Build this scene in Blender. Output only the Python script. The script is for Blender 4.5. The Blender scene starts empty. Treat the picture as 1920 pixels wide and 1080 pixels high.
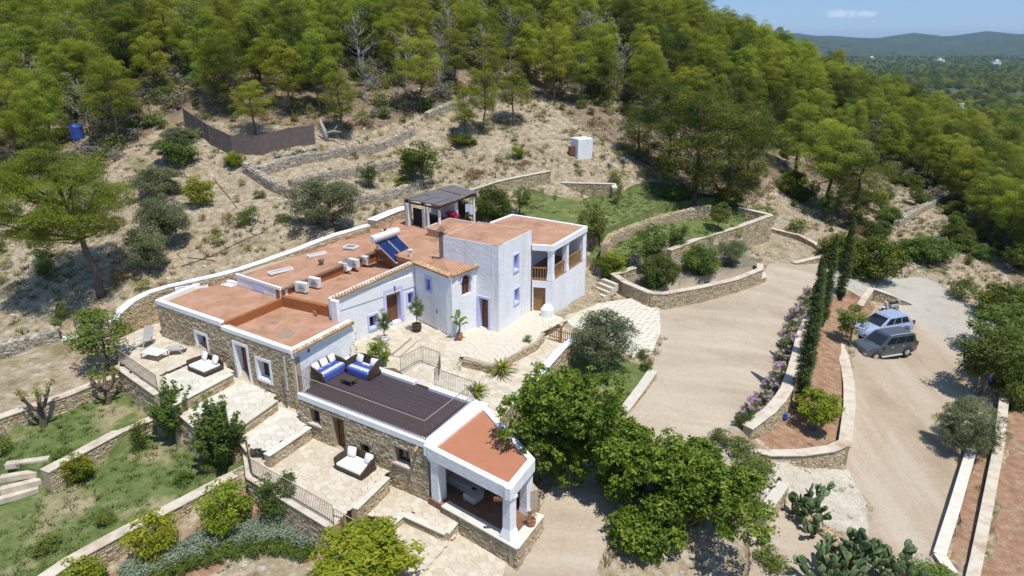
import bpy, math, random
import numpy as np
from mathutils import Vector, Matrix
random.seed(7); RNG = np.random.default_rng(11)
S = bpy.context.scene
COL = S.collection
R = math.radians
# ------------------------------------------------------------------ camera, sky, sun
CAMH = 23.0; PITCH = R(19.8); FPX = 1280.0; SP, CP = math.sin(PITCH), math.cos(PITCH)
cd = bpy.data.cameras.new('camera'); cam = bpy.data.objects.new('camera', cd); COL.objects.link(cam)
cam.location = (0, 0, CAMH); cam.rotation_euler = (R(90) - PITCH, 0, 0)
cd.sensor_width = 36; cd.lens = 36 * FPX / 1920; cd.clip_start = .1; cd.clip_end = 30000
S.camera = cam
SUN_AZ = R(-54); SUN_EL = R(68)          # azimuth measured from +X, towards the sun
w = bpy.data.worlds.new('World'); S.world = w; w.use_nodes = True
nt = w.node_tree; nt.nodes.clear()
out = nt.nodes.new('ShaderNodeOutputWorld'); bg = nt.nodes.new('ShaderNodeBackground')
sky = nt.nodes.new('ShaderNodeTexSky'); sky.sky_type = 'NISHITA'; sky.sun_disc = False
sky.sun_elevation = SUN_EL; sky.sun_rotation = R(90) - SUN_AZ; sky.altitude = 2500
sky.air_density = 1.0; sky.dust_density = 0.0; sky.ozone_density = 4.0
bg.inputs['Strength'].default_value = .12
hs_ = nt.nodes.new('ShaderNodeHueSaturation'); hs_.inputs['Saturation'].default_value = 1.0; hs_.inputs['Value'].default_value = .97
# one even blue mixed into the dome, against pale horizon and too blue shadows
ev_ = nt.nodes.new('ShaderNodeMix'); ev_.data_type = 'RGBA'; ev_.inputs[0].default_value = .62; ev_.inputs[7].default_value = (1.55, 2.75, 4.9, 1)
nt.links.new(sky.outputs[0], ev_.inputs[6]); nt.links.new(ev_.outputs[2], hs_.inputs['Color'])
# two small fair weather clouds low in the sky
tc_ = nt.nodes.new('ShaderNodeTexCoord'); mix_ = nt.nodes.new('ShaderNodeMix'); mix_.data_type = 'RGBA'; prev = None
for (du, dv, r1) in ((1578, 26, .030), (1622, 26, .022)):
    d0 = Vector(((du-960)/FPX, CP+(540-dv)/FPX*SP, -SP+(540-dv)/FPX*CP)).normalized()
    sb_ = nt.nodes.new('ShaderNodeVectorMath'); sb_.operation = 'SUBTRACT'; sb_.inputs[1].default_value = d0
    sc__ = nt.nodes.new('ShaderNodeVectorMath'); sc__.operation = 'MULTIPLY'; sc__.inputs[1].default_value = (1, 1, 3.2); ln = nt.nodes.new('ShaderNodeVectorMath'); ln.operation = 'LENGTH'
    mr = nt.nodes.new('ShaderNodeMapRange'); mr.inputs[1].default_value = 0; mr.inputs[2].default_value = r1; mr.inputs[3].default_value = 1; mr.inputs[4].default_value = 0
    nt.links.new(tc_.outputs['Generated'], sb_.inputs[0]); nt.links.new(sb_.outputs[0], sc__.inputs[0]); nt.links.new(sc__.outputs[0], ln.inputs[0]); nt.links.new(ln.outputs['Value'], mr.inputs[0])
    if prev is None: prev = mr.outputs[0]
    else: mx_ = nt.nodes.new('ShaderNodeMath'); mx_.operation = 'MAXIMUM'; nt.links.new(prev, mx_.inputs[0]); nt.links.new(mr.outputs[0], mx_.inputs[1]); prev = mx_.outputs[0]
cn_ = nt.nodes.new('ShaderNodeTexNoise'); cn_.inputs['Scale'].default_value = 90; cn_.inputs['Detail'].default_value = 6; nt.links.new(tc_.outputs['Generated'], cn_.inputs['Vector'])
cm_ = nt.nodes.new('ShaderNodeMath'); cm_.operation = 'MULTIPLY'; nt.links.new(prev, cm_.inputs[0]); nt.links.new(cn_.outputs['Fac'], cm_.inputs[1])
cr_ = nt.nodes.new('ShaderNodeMapRange'); cr_.inputs[1].default_value = .16; cr_.inputs[2].default_value = .42; cr_.inputs[4].default_value = .4; nt.links.new(cm_.outputs[0], cr_.inputs[0])
nt.links.new(cr_.outputs[0], mix_.inputs[0]); nt.links.new(hs_.outputs[0], mix_.inputs[6]); mix_.inputs[7].default_value = (7, 7, 8, 1)
nt.links.new(mix_.outputs[2], bg.inputs['Color']); nt.links.new(bg.outputs[0], out.inputs['Surface'])
sd = bpy.data.lights.new('sun', 'SUN'); sd.energy = 4.2; sd.angle = R(.53); sd.color = (1, .955, .88)
sun = bpy.data.objects.new('sun', sd); COL.objects.link(sun)
SDIR = Vector((math.cos(SUN_AZ) * math.cos(SUN_EL), math.sin(SUN_AZ) * math.cos(SUN_EL), math.sin(SUN_EL)))
sun.rotation_euler = SDIR.to_track_quat('Z', 'Y').to_euler()
S.view_settings.view_transform = 'Standard'; S.view_settings.look = 'None'
S.view_settings.exposure = 0.27; S.view_settings.gamma = 1; S.view_settings.use_curve_mapping = False
S.cycles.max_bounces = 6; S.cycles.transparent_max_bounces = 6; S.cycles.volume_bounces = 0
S.cycles.use_adaptive_sampling = True

# ------------------------------------------------------------------ pixel of the photograph -> place in the world
def ray(u, v):
    x = (u - 960) / FPX; y = (540 - v) / FPX
    return np.array((x, CP + y * SP, -SP + y * CP))
def W(u, v, z):
    d = ray(u, v); t = (z - CAMH) / d[2]
    return np.array((d[0] * t, d[1] * t, z))
def proj(x, y, z):
    dz = z - CAMH; d = y * CP - dz * SP; up = y * SP + dz * CP
    return 960 + FPX * x / d, 540 - FPX * up / d
def onwall(u, v, P, Q):                  # ray against the vertical plane through P and Q -> (s along PQ, z)
    d = ray(u, v); ex, ey = Q[0] - P[0], Q[1] - P[1]; L = math.hypot(ex, ey); ex /= L; ey /= L
    nx, ny = -ey, ex
    t = (P[0] * nx + P[1] * ny) / (d[0] * nx + d[1] * ny)
    return (d[0] * t - P[0]) * ex + (d[1] * t - P[1]) * ey, CAMH + d[2] * t
def ztop(x, y, v):                       # height on the vertical through (x,y) that shows at row v
    r = ray(960, v); return CAMH + y * r[2] / r[1]

# ------------------------------------------------------------------ materials
MATS = {}
def rgb(r, g, b):                        # sRGB 0..255 -> linear
    f = lambda c: (c / 255 / 12.92) if c <= 10 else ((c / 255 + .055) / 1.055) ** 2.4
    return (f(r), f(g), f(b), 1)
def mat(name, cols, scale=4.0, rough=.85, bump=0.0, bscale=None, detail=6.0, dist=.02, attr=None, rand=0.0, metal=0.0, trans=0.0,
        spec=.3, scale2=None, col2=None, lo=.3, hi=.7, hsv=0.0, thr2=(.55, .7), an=None, speck=0.0):
    if name in MATS: return MATS[name]
    m = bpy.data.materials.new(name); m.use_nodes = True; n = m.node_tree.nodes; l = m.node_tree.links
    b = n['Principled BSDF']; b.inputs['Roughness'].default_value = rough; b.inputs['Metallic'].default_value = metal
    b.inputs['Specular IOR Level'].default_value = spec
    tc = n.new('ShaderNodeTexCoord'); co = tc.outputs['Object']
    if not isinstance(cols[0], (tuple, list)): cols = [cols]
    ramp = n.new('ShaderNodeValToRGB'); el = ramp.color_ramp.elements
    while len(el) < len(cols): el.new(.5)
    for i, c in enumerate(cols):
        el[i].position = lo + (hi - lo) * i / max(1, len(cols) - 1); el[i].color = c
    if attr:
        a = n.new('ShaderNodeAttribute'); a.attribute_name = attr; fac = a.outputs['Fac']
        if attr and rand:
            oi = n.new('ShaderNodeObjectInfo'); mx = n.new('ShaderNodeMath'); mx.operation = 'MULTIPLY_ADD'
            sb = n.new('ShaderNodeMath'); sb.operation = 'SUBTRACT'; sb.inputs[1].default_value = .5
            l.new(oi.outputs['Random'], sb.inputs[0]); l.new(sb.outputs[0], mx.inputs[0]); mx.inputs[1].default_value = rand
            l.new(fac, mx.inputs[2]); fac = mx.outputs[0]
    elif rand:
        oi = n.new('ShaderNodeObjectInfo'); no = n.new('ShaderNodeTexNoise'); no.inputs['Scale'].default_value = scale; no.inputs['Detail'].default_value = detail
        l.new(co, no.inputs['Vector']); mx = n.new('ShaderNodeMath'); mx.operation = 'MULTIPLY_ADD'
        sb = n.new('ShaderNodeMath'); sb.operation = 'SUBTRACT'; sb.inputs[1].default_value = .5
        l.new(oi.outputs['Random'], sb.inputs[0]); l.new(sb.outputs[0], mx.inputs[0]); mx.inputs[1].default_value = rand
        l.new(no.outputs['Fac'], mx.inputs[2]); fac = mx.outputs[0]
    else:
        no = n.new('ShaderNodeTexNoise'); no.inputs['Scale'].default_value = scale; no.inputs['Detail'].default_value = detail
        no.inputs['Roughness'].default_value = .62
        l.new(co, no.inputs['Vector']); fac = no.outputs['Fac']
    l.new(fac, ramp.inputs['Fac']); colo = ramp.outputs['Color']
    if col2 is not None:
        n2 = n.new('ShaderNodeTexNoise'); n2.inputs['Scale'].default_value = scale2; n2.inputs['Detail'].default_value = 8; n2.inputs['Roughness'].default_value = .6
        if an:
            mp = n.new('ShaderNodeMapping'); mp.inputs['Rotation'].default_value = (0, 0, R(an[0])); mp.inputs['Scale'].default_value = an[1]; l.new(co, mp.inputs['Vector']); l.new(mp.outputs[0], n2.inputs['Vector'])
        else: l.new(co, n2.inputs['Vector'])
        r2 = n.new('ShaderNodeMapRange'); r2.inputs[1].default_value = thr2[0]; r2.inputs[2].default_value = thr2[1]
        l.new(n2.outputs['Fac'], r2.inputs[0]); mi = n.new('ShaderNodeMix'); mi.data_type = 'RGBA'
        l.new(r2.outputs[0], mi.inputs[0]); l.new(colo, mi.inputs[6]); mi.inputs[7].default_value = col2; colo = mi.outputs[2]
    if speck:
        n3 = n.new('ShaderNodeTexNoise'); n3.inputs['Scale'].default_value = 5.5; n3.inputs['Detail'].default_value = 9; n3.inputs['Roughness'].default_value = .75; l.new(co, n3.inputs['Vector'])
        r3 = n.new('ShaderNodeMapRange'); r3.inputs[1].default_value = .35; r3.inputs[2].default_value = .65; r3.inputs[3].default_value = 1-speck; r3.inputs[4].default_value = 1+speck*.7; l.new(n3.outputs['Fac'], r3.inputs[0])
        h3 = n.new('ShaderNodeHueSaturation'); l.new(r3.outputs[0], h3.inputs['Value']); l.new(colo, h3.inputs['Color']); colo = h3.outputs[0]
    if hsv:
        oi = n.new('ShaderNodeObjectInfo'); h = n.new('ShaderNodeHueSaturation')
        m1 = n.new('ShaderNodeMapRange'); m1.inputs[3].default_value = .5 - hsv * .06; m1.inputs[4].default_value = .5 + hsv * .08
        m2 = n.new('ShaderNodeMapRange'); m2.inputs[3].default_value = 1 - hsv * .9; m2.inputs[4].default_value = 1 + hsv * .9
        wn = n.new('ShaderNodeTexWhiteNoise'); wn.noise_dimensions = '1D'
        l.new(oi.outputs['Random'], m1.inputs[0]); l.new(oi.outputs['Random'], wn.inputs['W']); l.new(wn.outputs['Value'], m2.inputs[0])
        l.new(m1.outputs[0], h.inputs['Hue']); l.new(m2.outputs[0], h.inputs['Value']); l.new(colo, h.inputs['Color']); colo = h.outputs[0]
    l.new(colo, b.inputs['Base Color'])
    if bump:
        nb = n.new('ShaderNodeTexNoise'); nb.inputs['Scale'].default_value = bscale or scale * 4; nb.inputs['Detail'].default_value = 6
        l.new(co, nb.inputs['Vector']); bp = n.new('ShaderNodeBump'); bp.inputs['Strength'].default_value = bump; bp.inputs['Distance'].default_value = dist
        l.new(nb.outputs['Fac'], bp.inputs['Height']); l.new(bp.outputs[0], b.inputs['Normal'])
    if trans:
        tr = n.new('ShaderNodeBsdfTranslucent'); ms = n.new('ShaderNodeMixShader'); ms.inputs[0].default_value = trans
        l.new(colo, tr.inputs['Color']); l.new(b.outputs[0], ms.inputs[1]); l.new(tr.outputs[0], ms.inputs[2])
        l.new(ms.outputs[0], n['Material Output'].inputs['Surface'])
    MATS[name] = m; return m
def glassmat(name, col, rough=.06):
    if name in MATS: return MATS[name]
    m = bpy.data.materials.new(name); m.use_nodes = True; b = m.node_tree.nodes['Principled BSDF']
    b.inputs['Base Color'].default_value = col; b.inputs['Roughness'].default_value = rough; b.inputs['Specular IOR Level'].default_value = .8
    MATS[name] = m; return m
L3 = lambda r, g, b: (r, g, b, 1)
M_white = mat('lime_wash', [L3(.73,.745,.78), L3(.83,.84,.87)], 1.2, bump=.5, bscale=4, dist=.05, rough=.9, col2=L3(.64,.63,.61), scale2=.8, thr2=(.54,.74), an=(0,(1.6,1.6,.22)), speck=.04)
M_whitetrim = mat('white_trim', [L3(.74,.74,.76), L3(.84,.84,.85)], 3, bump=.2, bscale=9, rough=.85, col2=L3(.5,.47,.42), scale2=2.2, thr2=(.66,.8))
M_blue = mat('pale_blue_paint', [L3(.50,.53,.82), L3(.58,.60,.86)], 3, rough=.8)
M_deepblue = mat('blue_shutter', [L3(.03,.07,.30), L3(.05,.10,.38)], 8, rough=.5)
M_roof = mat('terracotta_roof_paint', [L3(.35,.185,.115), L3(.41,.23,.145), L3(.47,.29,.20)], .8, rough=.8, bump=.15, bscale=14, col2=L3(.27,.145,.095), scale2=.9, thr2=(.52,.72), speck=.10)
M_roof2 = mat('porch_roof_paint', [L3(0.378, 0.158, 0.086), L3(0.423, 0.180, 0.104)], 1.5, rough=.8, bump=.15, bscale=18)
M_riser = mat('ochre_upstand', [L3(0.281, 0.098, 0.034), L3(0.357, 0.136, 0.051)], 2.5, rough=.6, bump=.1)
M_stain = mat('dried_puddle', [L3(.25,.2,.15), L3(.36,.24,.17)], 5)
M_stone = mat('rubble_stone', [L3(.26,.19,.105), L3(.40,.315,.20), L3(.46,.385,.27), L3(.36,.27,.155), L3(.54,.47,.355)], attr='tint', lo=0, hi=1, rough=.95)
M_stoneg = mat('grey_field_stone', [L3(.20,.17,.135), L3(.33,.29,.23), L3(.42,.385,.32), L3(.26,.22,.17), L3(.50,.47,.41)], attr='tint', lo=0, hi=1, rough=.95)
M_mortar = mat('earth_mortar', [L3(.36,.29,.195), L3(.46,.385,.275)], 6, bump=.5, bscale=25, rough=1)
M_coping = mat('pale_coping', [L3(0.393, 0.338, 0.267), L3(0.541, 0.474, 0.381), L3(0.594, 0.533, 0.446)], 1.8, bump=.25, bscale=10, rough=.9, col2=L3(0.367, 0.228, 0.138), scale2=.5, thr2=(.56,.72))
M_flag = mat('limestone_flags', [L3(0.482, 0.416, 0.317), L3(0.533, 0.473, 0.374), L3(0.576, 0.517, 0.426)], 2.5, rand=.5, bump=.2, bscale=14, rough=.85)
M_flagw = mat('pale_limestone_flags', [L3(0.528, 0.489, 0.412), L3(0.581, 0.542, 0.467), L3(0.625, 0.596, 0.530)], 2.5, rand=.5, bump=.2, bscale=14, rough=.85)
M_joint = mat('flag_joint', [L3(0.464, 0.404, 0.307), L3(0.533, 0.469, 0.362)], 5, rough=1)
M_wood = mat('brown_wood', [L3(.13,.055,.025), L3(.22,.10,.045)], 5, rough=.6)
M_woodl = mat('honey_wood', [L3(.24,.13,.055), L3(.38,.22,.09)], 7, rough=.6)
M_dark = mat('dark_interior', [L3(.02,.018,.016), L3(.035,.03,.027)], 3)
M_iron = mat('weathered_iron', [L3(.13,.09,.07), L3(.22,.16,.12)], 8, rough=.6)
M_ironlight = mat('iron_handrail', [L3(.30,.22,.16), L3(.38,.29,.21)], 8, rough=.5)
M_plank = mat('dark_decking', [L3(.055,.040,.045), L3(.072,.053,.058)], 6, rand=.35, rough=.65)
M_wicker = mat('brown_wicker', [L3(.045,.030,.02), L3(.09,.06,.04)], 40, rough=.7, bump=.6, bscale=60)
M_cush = mat('white_cushion', [L3(.72,.71,.69), L3(.82,.81,.79)], 6, rough=.9, bump=.2, bscale=8)
M_throw = None
M_grey = mat('light_grey_metal', [L3(.42,.42,.42), L3(.5,.5,.5)], 5, rough=.5)
M_ac = mat('white_enamel', [L3(.62,.62,.60), L3(.72,.72,.70)], 6, rough=.45)
M_glass = glassmat('dark_glass', L3(.015,.02,.025))
M_skyl = mat('skylight_pane', [L3(.16,.18,.17), L3(.25,.27,.25)], 6, rough=.25)
M_solar = mat('solar_glass', [L3(.008,.018,.085), L3(.012,.03,.13)], 2, rough=.18, spec=.7)
M_clay = mat('clay_tile', [L3(.42,.26,.13), L3(.50,.36,.22), L3(.40,.20,.10), L3(.56,.46,.32)], 5, rand=.9, rough=.9, lo=.15, hi=.85)
M_pot = mat('terracotta_pot', [L3(.30,.14,.075), L3(.40,.2,.11)], 6, rough=.8)
M_reed = mat('weathered_reed_mat', [L3(.10,.09,.095), L3(.19,.175,.18)], 14, rough=.95, bump=.5, bscale=30)
M_cloth = mat('off_white_cloth', [L3(.66,.65,.63), L3(.76,.75,.73)], 5, rough=.9)
# ground
M_soil = mat('dry_stony_soil', cols=[L3(0.189, 0.138, 0.084), L3(0.287, 0.224, 0.146), L3(0.347, 0.287, 0.201), L3(0.431, 0.374, 0.285)], scale=1.9, speck=.22, detail=10, bump=.9, bscale=4, dist=.12, rough=1, col2=L3(0.189, 0.165, 0.080), scale2=.5, thr2=(.54,.66), lo=.33, hi=.66)
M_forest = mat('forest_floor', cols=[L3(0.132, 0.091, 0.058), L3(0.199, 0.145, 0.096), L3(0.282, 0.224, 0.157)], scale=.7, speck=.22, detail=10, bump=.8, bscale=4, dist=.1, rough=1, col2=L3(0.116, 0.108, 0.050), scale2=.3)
M_lawn = mat('patchy_lawn', cols=[L3(0.071, 0.109, 0.025), L3(0.109, 0.147, 0.040), L3(0.157, 0.176, 0.067)], scale=1.6, speck=.22, detail=10, bump=.8, bscale=16, dist=.05, rough=1, col2=L3(0.304, 0.257, 0.152), scale2=.45, thr2=(.52,.66))
M_lawng = mat('lush_lawn', cols=[L3(0.081, 0.114, 0.028), L3(0.119, 0.152, 0.043), L3(0.171, 0.190, 0.071)], scale=1.6, speck=.22, detail=10, bump=.8, bscale=16, dist=.05, rough=1, col2=L3(0.266, 0.228, 0.123), scale2=.5, thr2=(.55,.70))
M_redsoil = mat('red_earth', cols=[L3(0.224, 0.120, 0.064), L3(0.290, 0.176, 0.110), L3(0.356, 0.256, 0.174)], scale=2.1, speck=.22, detail=10, bump=.6, bscale=10, dist=.05, rough=1)
M_gravel = mat('pink_beige_gravel', cols=[L3(0.324, 0.260, 0.192), L3(0.376, 0.306, 0.231), L3(0.423, 0.351, 0.270)], scale=.35, speck=.12, detail=12, bump=.5, bscale=30, dist=.03, rough=1, col2=L3(0.446, 0.378, 0.295), scale2=.5, thr2=(.42,.62), an=(-32,(.09,1.1,1)))
M_parking = mat('tan_gravel', cols=[L3(0.297, 0.228, 0.153), L3(0.354, 0.279, 0.198), L3(0.394, 0.322, 0.239)], scale=.4, speck=.12, detail=12, bump=.5, bscale=30, dist=.03, rough=1, col2=L3(0.434, 0.362, 0.285), scale2=.45, thr2=(.42,.64), an=(12,(1.0,.12,1)))
M_road = mat('pale_concrete_track', cols=[L3(0.342, 0.314, 0.266), L3(0.399, 0.370, 0.318), L3(0.418, 0.394, 0.342)], scale=.5, speck=.12, detail=10, bump=.3, bscale=20, rough=.95, col2=L3(0.347, 0.299, 0.242), scale2=.25)
M_chalk = mat('pale_rock_slope', cols=[L3(0.378, 0.333, 0.261), L3(0.468, 0.423, 0.342), L3(0.522, 0.486, 0.414)], scale=.9, speck=.22, detail=10, bump=.9, bscale=3, dist=.15, rough=1, col2=L3(0.315, 0.279, 0.171), scale2=.5, thr2=(.6,.7))
M_drybed = mat('bark_mulched_bed', cols=[L3(.17,.14,.11), L3(.26,.22,.17)], scale=2.5, speck=.22, detail=10, bump=.8, bscale=12, dist=.06, rough=1, col2=L3(.10,.12,.04), scale2=.8, thr2=(.5,.62))
# bark, foliage
M_bark = mat('grey_brown_bark', [L3(.10,.072,.052), L3(.19,.145,.11)], 6, bump=.6, bscale=16, rough=.95)
M_deadbark = mat('silver_dead_wood', [L3(.26,.24,.235), L3(.42,.40,.39)], 6, rough=.95)
def leafmat(name, cols, trans=.3, hsv=.35, rand=.0, rough=.6):
    return mat(name, cols, attr='tint', lo=0, hi=1, trans=trans, hsv=hsv, rough=rough, spec=.2)
LF_pine = leafmat('aleppo_pine_needles', [L3(.14,.175,.018), L3(.225,.27,.025), L3(.31,.35,.032), L3(.39,.39,.045)], .45, .30)
LF_dpine = leafmat('dark_pine_needles', [L3(.045,.068,.010), L3(.085,.115,.014), L3(.145,.175,.018), L3(.22,.24,.026)], .35, .2)
LF_thin = leafmat('thin_grey_twigs', [L3(.20,.18,.16), L3(.28,.27,.25), L3(.24,.26,.12)], .25, .3)
LF_olive = leafmat('olive_leaves', [L3(.10,.125,.05), L3(.17,.20,.09), L3(.25,.28,.15)], .3, .2)
LF_fig = leafmat('bright_broad_leaves', [L3(.055,.10,.010), L3(.12,.19,.018), L3(.20,.28,.030), L3(.28,.34,.05)], .35, .1, rough=.45)
LF_citrus = leafmat('yellow_green_leaves', [L3(.14,.19,.014), L3(.25,.30,.022), L3(.38,.40,.04)], .45, .2)
LF_shrub = leafmat('green_shrub_leaves', [L3(.085,.125,.022), L3(.14,.19,.034), L3(.21,.255,.05)], .4, .3)
LF_scrub = leafmat('dry_scrub_leaves', [L3(.17,.19,.05), L3(.25,.26,.075), L3(.33,.32,.11)], .35, .35)
LF_rust = leafmat('rust_scrub_leaves', [L3(.20,.10,.03), L3(.28,.15,.045), L3(.24,.17,.05)], .3, .2)
LF_lav = leafmat('grey_green_lavender', [L3(.16,.20,.14), L3(.23,.27,.20), L3(.20,.25,.12)], .2, .2)
LF_lavdry = leafmat('faded_lavender', [L3(.19,.165,.15), L3(.27,.24,.22), L3(.2,.22,.12)], .2, .2)
LF_cyp = leafmat('cypress_foliage', [L3(.045,.07,.02), L3(.085,.12,.03), L3(.13,.17,.042)], .15, .15)
LF_pink = leafmat('pink_flowers', [L3(.42,.24,.40), L3(.52,.36,.50), L3(.62,.50,.62)], .3, .1)
LF_mag = leafmat('magenta_flowers', [L3(.45,.02,.12), L3(.6,.05,.2)], .3, .1)
LF_cact = leafmat('cactus_skin', [L3(.055,.090,.035), L3(.10,.145,.06), L3(.145,.185,.085)], 0, .2, rough=.5)
LF_agave = leafmat('agave_skin', [L3(.13,.19,.18), L3(.2,.27,.25)], 0, .2, rough=.5)
LF_grass = leafmat('dry_grass_blades', [L3(.24,.205,.10), L3(.34,.29,.15), L3(.17,.18,.06)], .3, .35)
LF_turf = leafmat('turf_blades', [L3(.055,.095,.018), L3(.085,.13,.028), L3(.14,.17,.045)], .3, .3)

# ------------------------------------------------------------------ object helpers
def link(name, me, m=None, parent=None, kind=None, loc=None):
    o = bpy.data.objects.new(name, me); COL.objects.link(o)
    if m is not None and me is not None and len(me.materials) == 0: me.materials.append(m)
    if parent is not None: o.parent = parent
    if kind: o['kind'] = kind
    if loc is not None: o.location = loc
    return o
def tag(o, label=None, cat=None, group=None, kind=None):
    if label: o['label'] = label
    if cat: o['category'] = cat
    if group: o['group'] = group
    if kind: o['kind'] = kind
    return o
def thing(name, label, cat, loc=(0, 0, 0), rz=0.0, group=None, s=1.0):
    o = bpy.data.objects.new(name, None); COL.objects.link(o); o.empty_display_size = .3
    o.location = loc; o.rotation_euler = (0, 0, rz); o.scale = (s, s, s) if not hasattr(s, '__len__') else s
    return tag(o, label, cat, group, 'thing')
def kids(o): return [c for c in ALLKIDS.get(o.name, [])] or list(o.children)
ALLKIDS = {}
def copy_tree(o, parent=None):
    c = o.copy(); COL.objects.link(c); c.parent = parent
    for ch in list(o.children): copy_tree(ch, c)
    return c
def mesh_np(name, V, F, tint=None, smooth=False):
    """V (n,3) float, F (m,k) int with constant k, or list of arrays of different k; tint per face"""
    me = bpy.data.meshes.new(name)
    Fs = F if isinstance(F, list) else [F]
    Fs = [np.asarray(f, dtype=np.int32) for f in Fs if len(f)]
    tot = sum(f.size for f in Fs); nf = sum(len(f) for f in Fs)
    me.vertices.add(len(V)); me.vertices.foreach_set('co', np.asarray(V, dtype=np.float32).ravel())
    me.loops.add(tot); me.polygons.add(nf)
    me.loops.foreach_set('vertex_index', np.concatenate([f.ravel() for f in Fs]))
    starts = []; c = 0
    for f in Fs:
        starts.append(c + np.arange(len(f)) * f.shape[1]); c += f.size
    me.polygons.foreach_set('loop_start', np.concatenate(starts).astype(np.int32))
    if smooth: me.polygons.foreach_set('use_smooth', np.ones(nf, dtype=bool))
    me.update(calc_edges=True)
    if tint is not None:
        a = me.attributes.new('tint', 'FLOAT', 'FACE'); a.data.foreach_set('value', np.asarray(tint, dtype=np.float32))
    return me
class MB:
    """collects faces with a per-face tint"""
    def __init__(s): s.v = []; s.f = []; s.t = []
    def add(s, vs, fs, t=.5):
        b = len(s.v); s.v += [tuple(map(float, p)) for p in vs]
        for f in fs: s.f.append(tuple(i + b for i in f)); s.t.append(t)
        return s
    def box(s, x0, y0, z0, x1, y1, z1, t=.5):
        return s.add([(x0,y0,z0),(x1,y0,z0),(x1,y1,z0),(x0,y1,z0),(x0,y0,z1),(x1,y0,z1),(x1,y1,z1),(x0,y1,z1)],
                     [(0,3,2,1),(4,5,6,7),(0,1,5,4),(1,2,6,5),(2,3,7,6),(3,0,4,7)], t)
    def obox(s, P, Q, w, z0, z1, t=.5, side=0.0):
        """box along P->Q (xy), width w centred (side shifts to the left of travel)"""
        P = np.array(P[:2], float); Q = np.array(Q[:2], float); d = Q - P; L = np.hypot(*d) or 1; d /= L; n = np.array((-d[1], d[0]))
        a, b = side - w / 2, side + w / 2
        c = [P + n * a, Q + n * a, Q + n * b, P + n * b]
        zz0 = z0 if hasattr(z0, '__len__') else (z0, z0); zz1 = z1 if hasattr(z1, '__len__') else (z1, z1)
        k = (0, 1, 1, 0)
        vs = [(c[i][0], c[i][1], zz0[k[i]]) for i in range(4)] + [(c[i][0], c[i][1], zz1[k[i]]) for i in range(4)]
        return s.add(vs, [(0,3,2,1),(4,5,6,7),(0,1,5,4),(1,2,6,5),(2,3,7,6),(3,0,4,7)], t)
    def prism(s, poly, z0, z1, t=.5, cap=True):
        n = len(poly); a = sum(poly[i][0]*poly[(i+1)%n][1]-poly[(i+1)%n][0]*poly[i][1] for i in range(n))
        if a < 0: poly = poly[::-1]
        zb = z0 if hasattr(z0, '__len__') else [z0]*n; zt = z1 if hasattr(z1, '__len__') else [z1]*n
        if a < 0: zb = list(zb)[::-1]; zt = list(zt)[::-1]
        vs = [(p[0], p[1], zb[i]) for i, p in enumerate(poly)] + [(p[0], p[1], zt[i]) for i, p in enumerate(poly)]
        fs = [(i, (i+1)%n, n+(i+1)%n, n+i) for i in range(n)]
        if cap: fs += [tuple(range(n, 2*n)), tuple(range(n-1, -1, -1))]
        return s.add(vs, fs, t)
    def tube(s, pts, rad, k=6, t=.5, caps=True):
        pts = [Vector(p) for p in pts]; rad = rad if hasattr(rad, '__len__') else [rad]*len(pts); b = len(s.v)
        up = Vector((0, 0, 1))
        for i, p in enumerate(pts):
            d = (pts[min(i+1, len(pts)-1)] - pts[max(i-1, 0)]).normalized()
            x = d.cross(up if abs(d.z) < .95 else Vector((1, 0, 0))).normalized(); y = d.cross(x)
            for j in range(k):
                a = 2*math.pi*j/k; q = p + (x*math.cos(a) + y*math.sin(a))*rad[i]; s.v.append(tuple(q))
        for i in range(len(pts)-1):
            for j in range(k):
                s.f.append((b+i*k+j, b+i*k+(j+1)%k, b+(i+1)*k+(j+1)%k, b+(i+1)*k+j)); s.t.append(t)
        if caps:
            s.f.append(tuple(b+j for j in range(k))[::-1]); s.t.append(t)
            e = b+(len(pts)-1)*k; s.f.append(tuple(e+j for j in range(k))); s.t.append(t)
        return s
    def lathe(s, prof, k=12, c=(0, 0, 0), t=.5):
        b = len(s.v); n = len(prof)
        for r, z in prof:
            for j in range(k):
                a = 2*math.pi*j/k; s.v.append((c[0]+r*math.cos(a), c[1]+r*math.sin(a), c[2]+z))
        for i in range(n-1):
            for j in range(k): s.f.append((b+i*k+j, b+i*k+(j+1)%k, b+(i+1)*k+(j+1)%k, b+(i+1)*k+j)); s.t.append(t)
        s.f.append(tuple(b+j for j in range(k))[::-1]); s.t.append(t); e = b+(n-1)*k
        s.f.append(tuple(e+j for j in range(k))); s.t.append(t)
        return s
    def ball(s, c, r, k=8, m=5, t=.5, jit=0):
        rr = r if hasattr(r, '__len__') else (r, r, r); b = len(s.v); 
        s.v.append((c[0], c[1], c[2]-rr[2]))
        for i in range(1, m):
            p = -math.pi/2 + math.pi*i/m
            for j in range(k):
                a = 2*math.pi*j/k; q = 1 + random.uniform(-jit, jit)
                s.v.append((c[0]+rr[0]*q*math.cos(p)*math.cos(a), c[1]+rr[1]*q*math.cos(p)*math.sin(a), c[2]+rr[2]*q*math.sin(p)))
        s.v.append((c[0], c[1], c[2]+rr[2])); e = len(s.v)-1
        for j in range(k):
            s.f.append((b, b+1+(j+1)%k, b+1+j)); s.t.append(t)
            for i in range(m-2): 
                o = b+1+i*k; s.f.append((o+j, o+(j+1)%k, o+k+(j+1)%k, o+k+j)); s.t.append(t)
            o = b+1+(m-2)*k; s.f.append((o+j, o+(j+1)%k, e)); s.t.append(t)
        return s
    def xf(s, M, start=0):
        for i in range(start, len(s.v)): s.v[i] = tuple(M @ Vector(s.v[i]))
        return s
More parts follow.
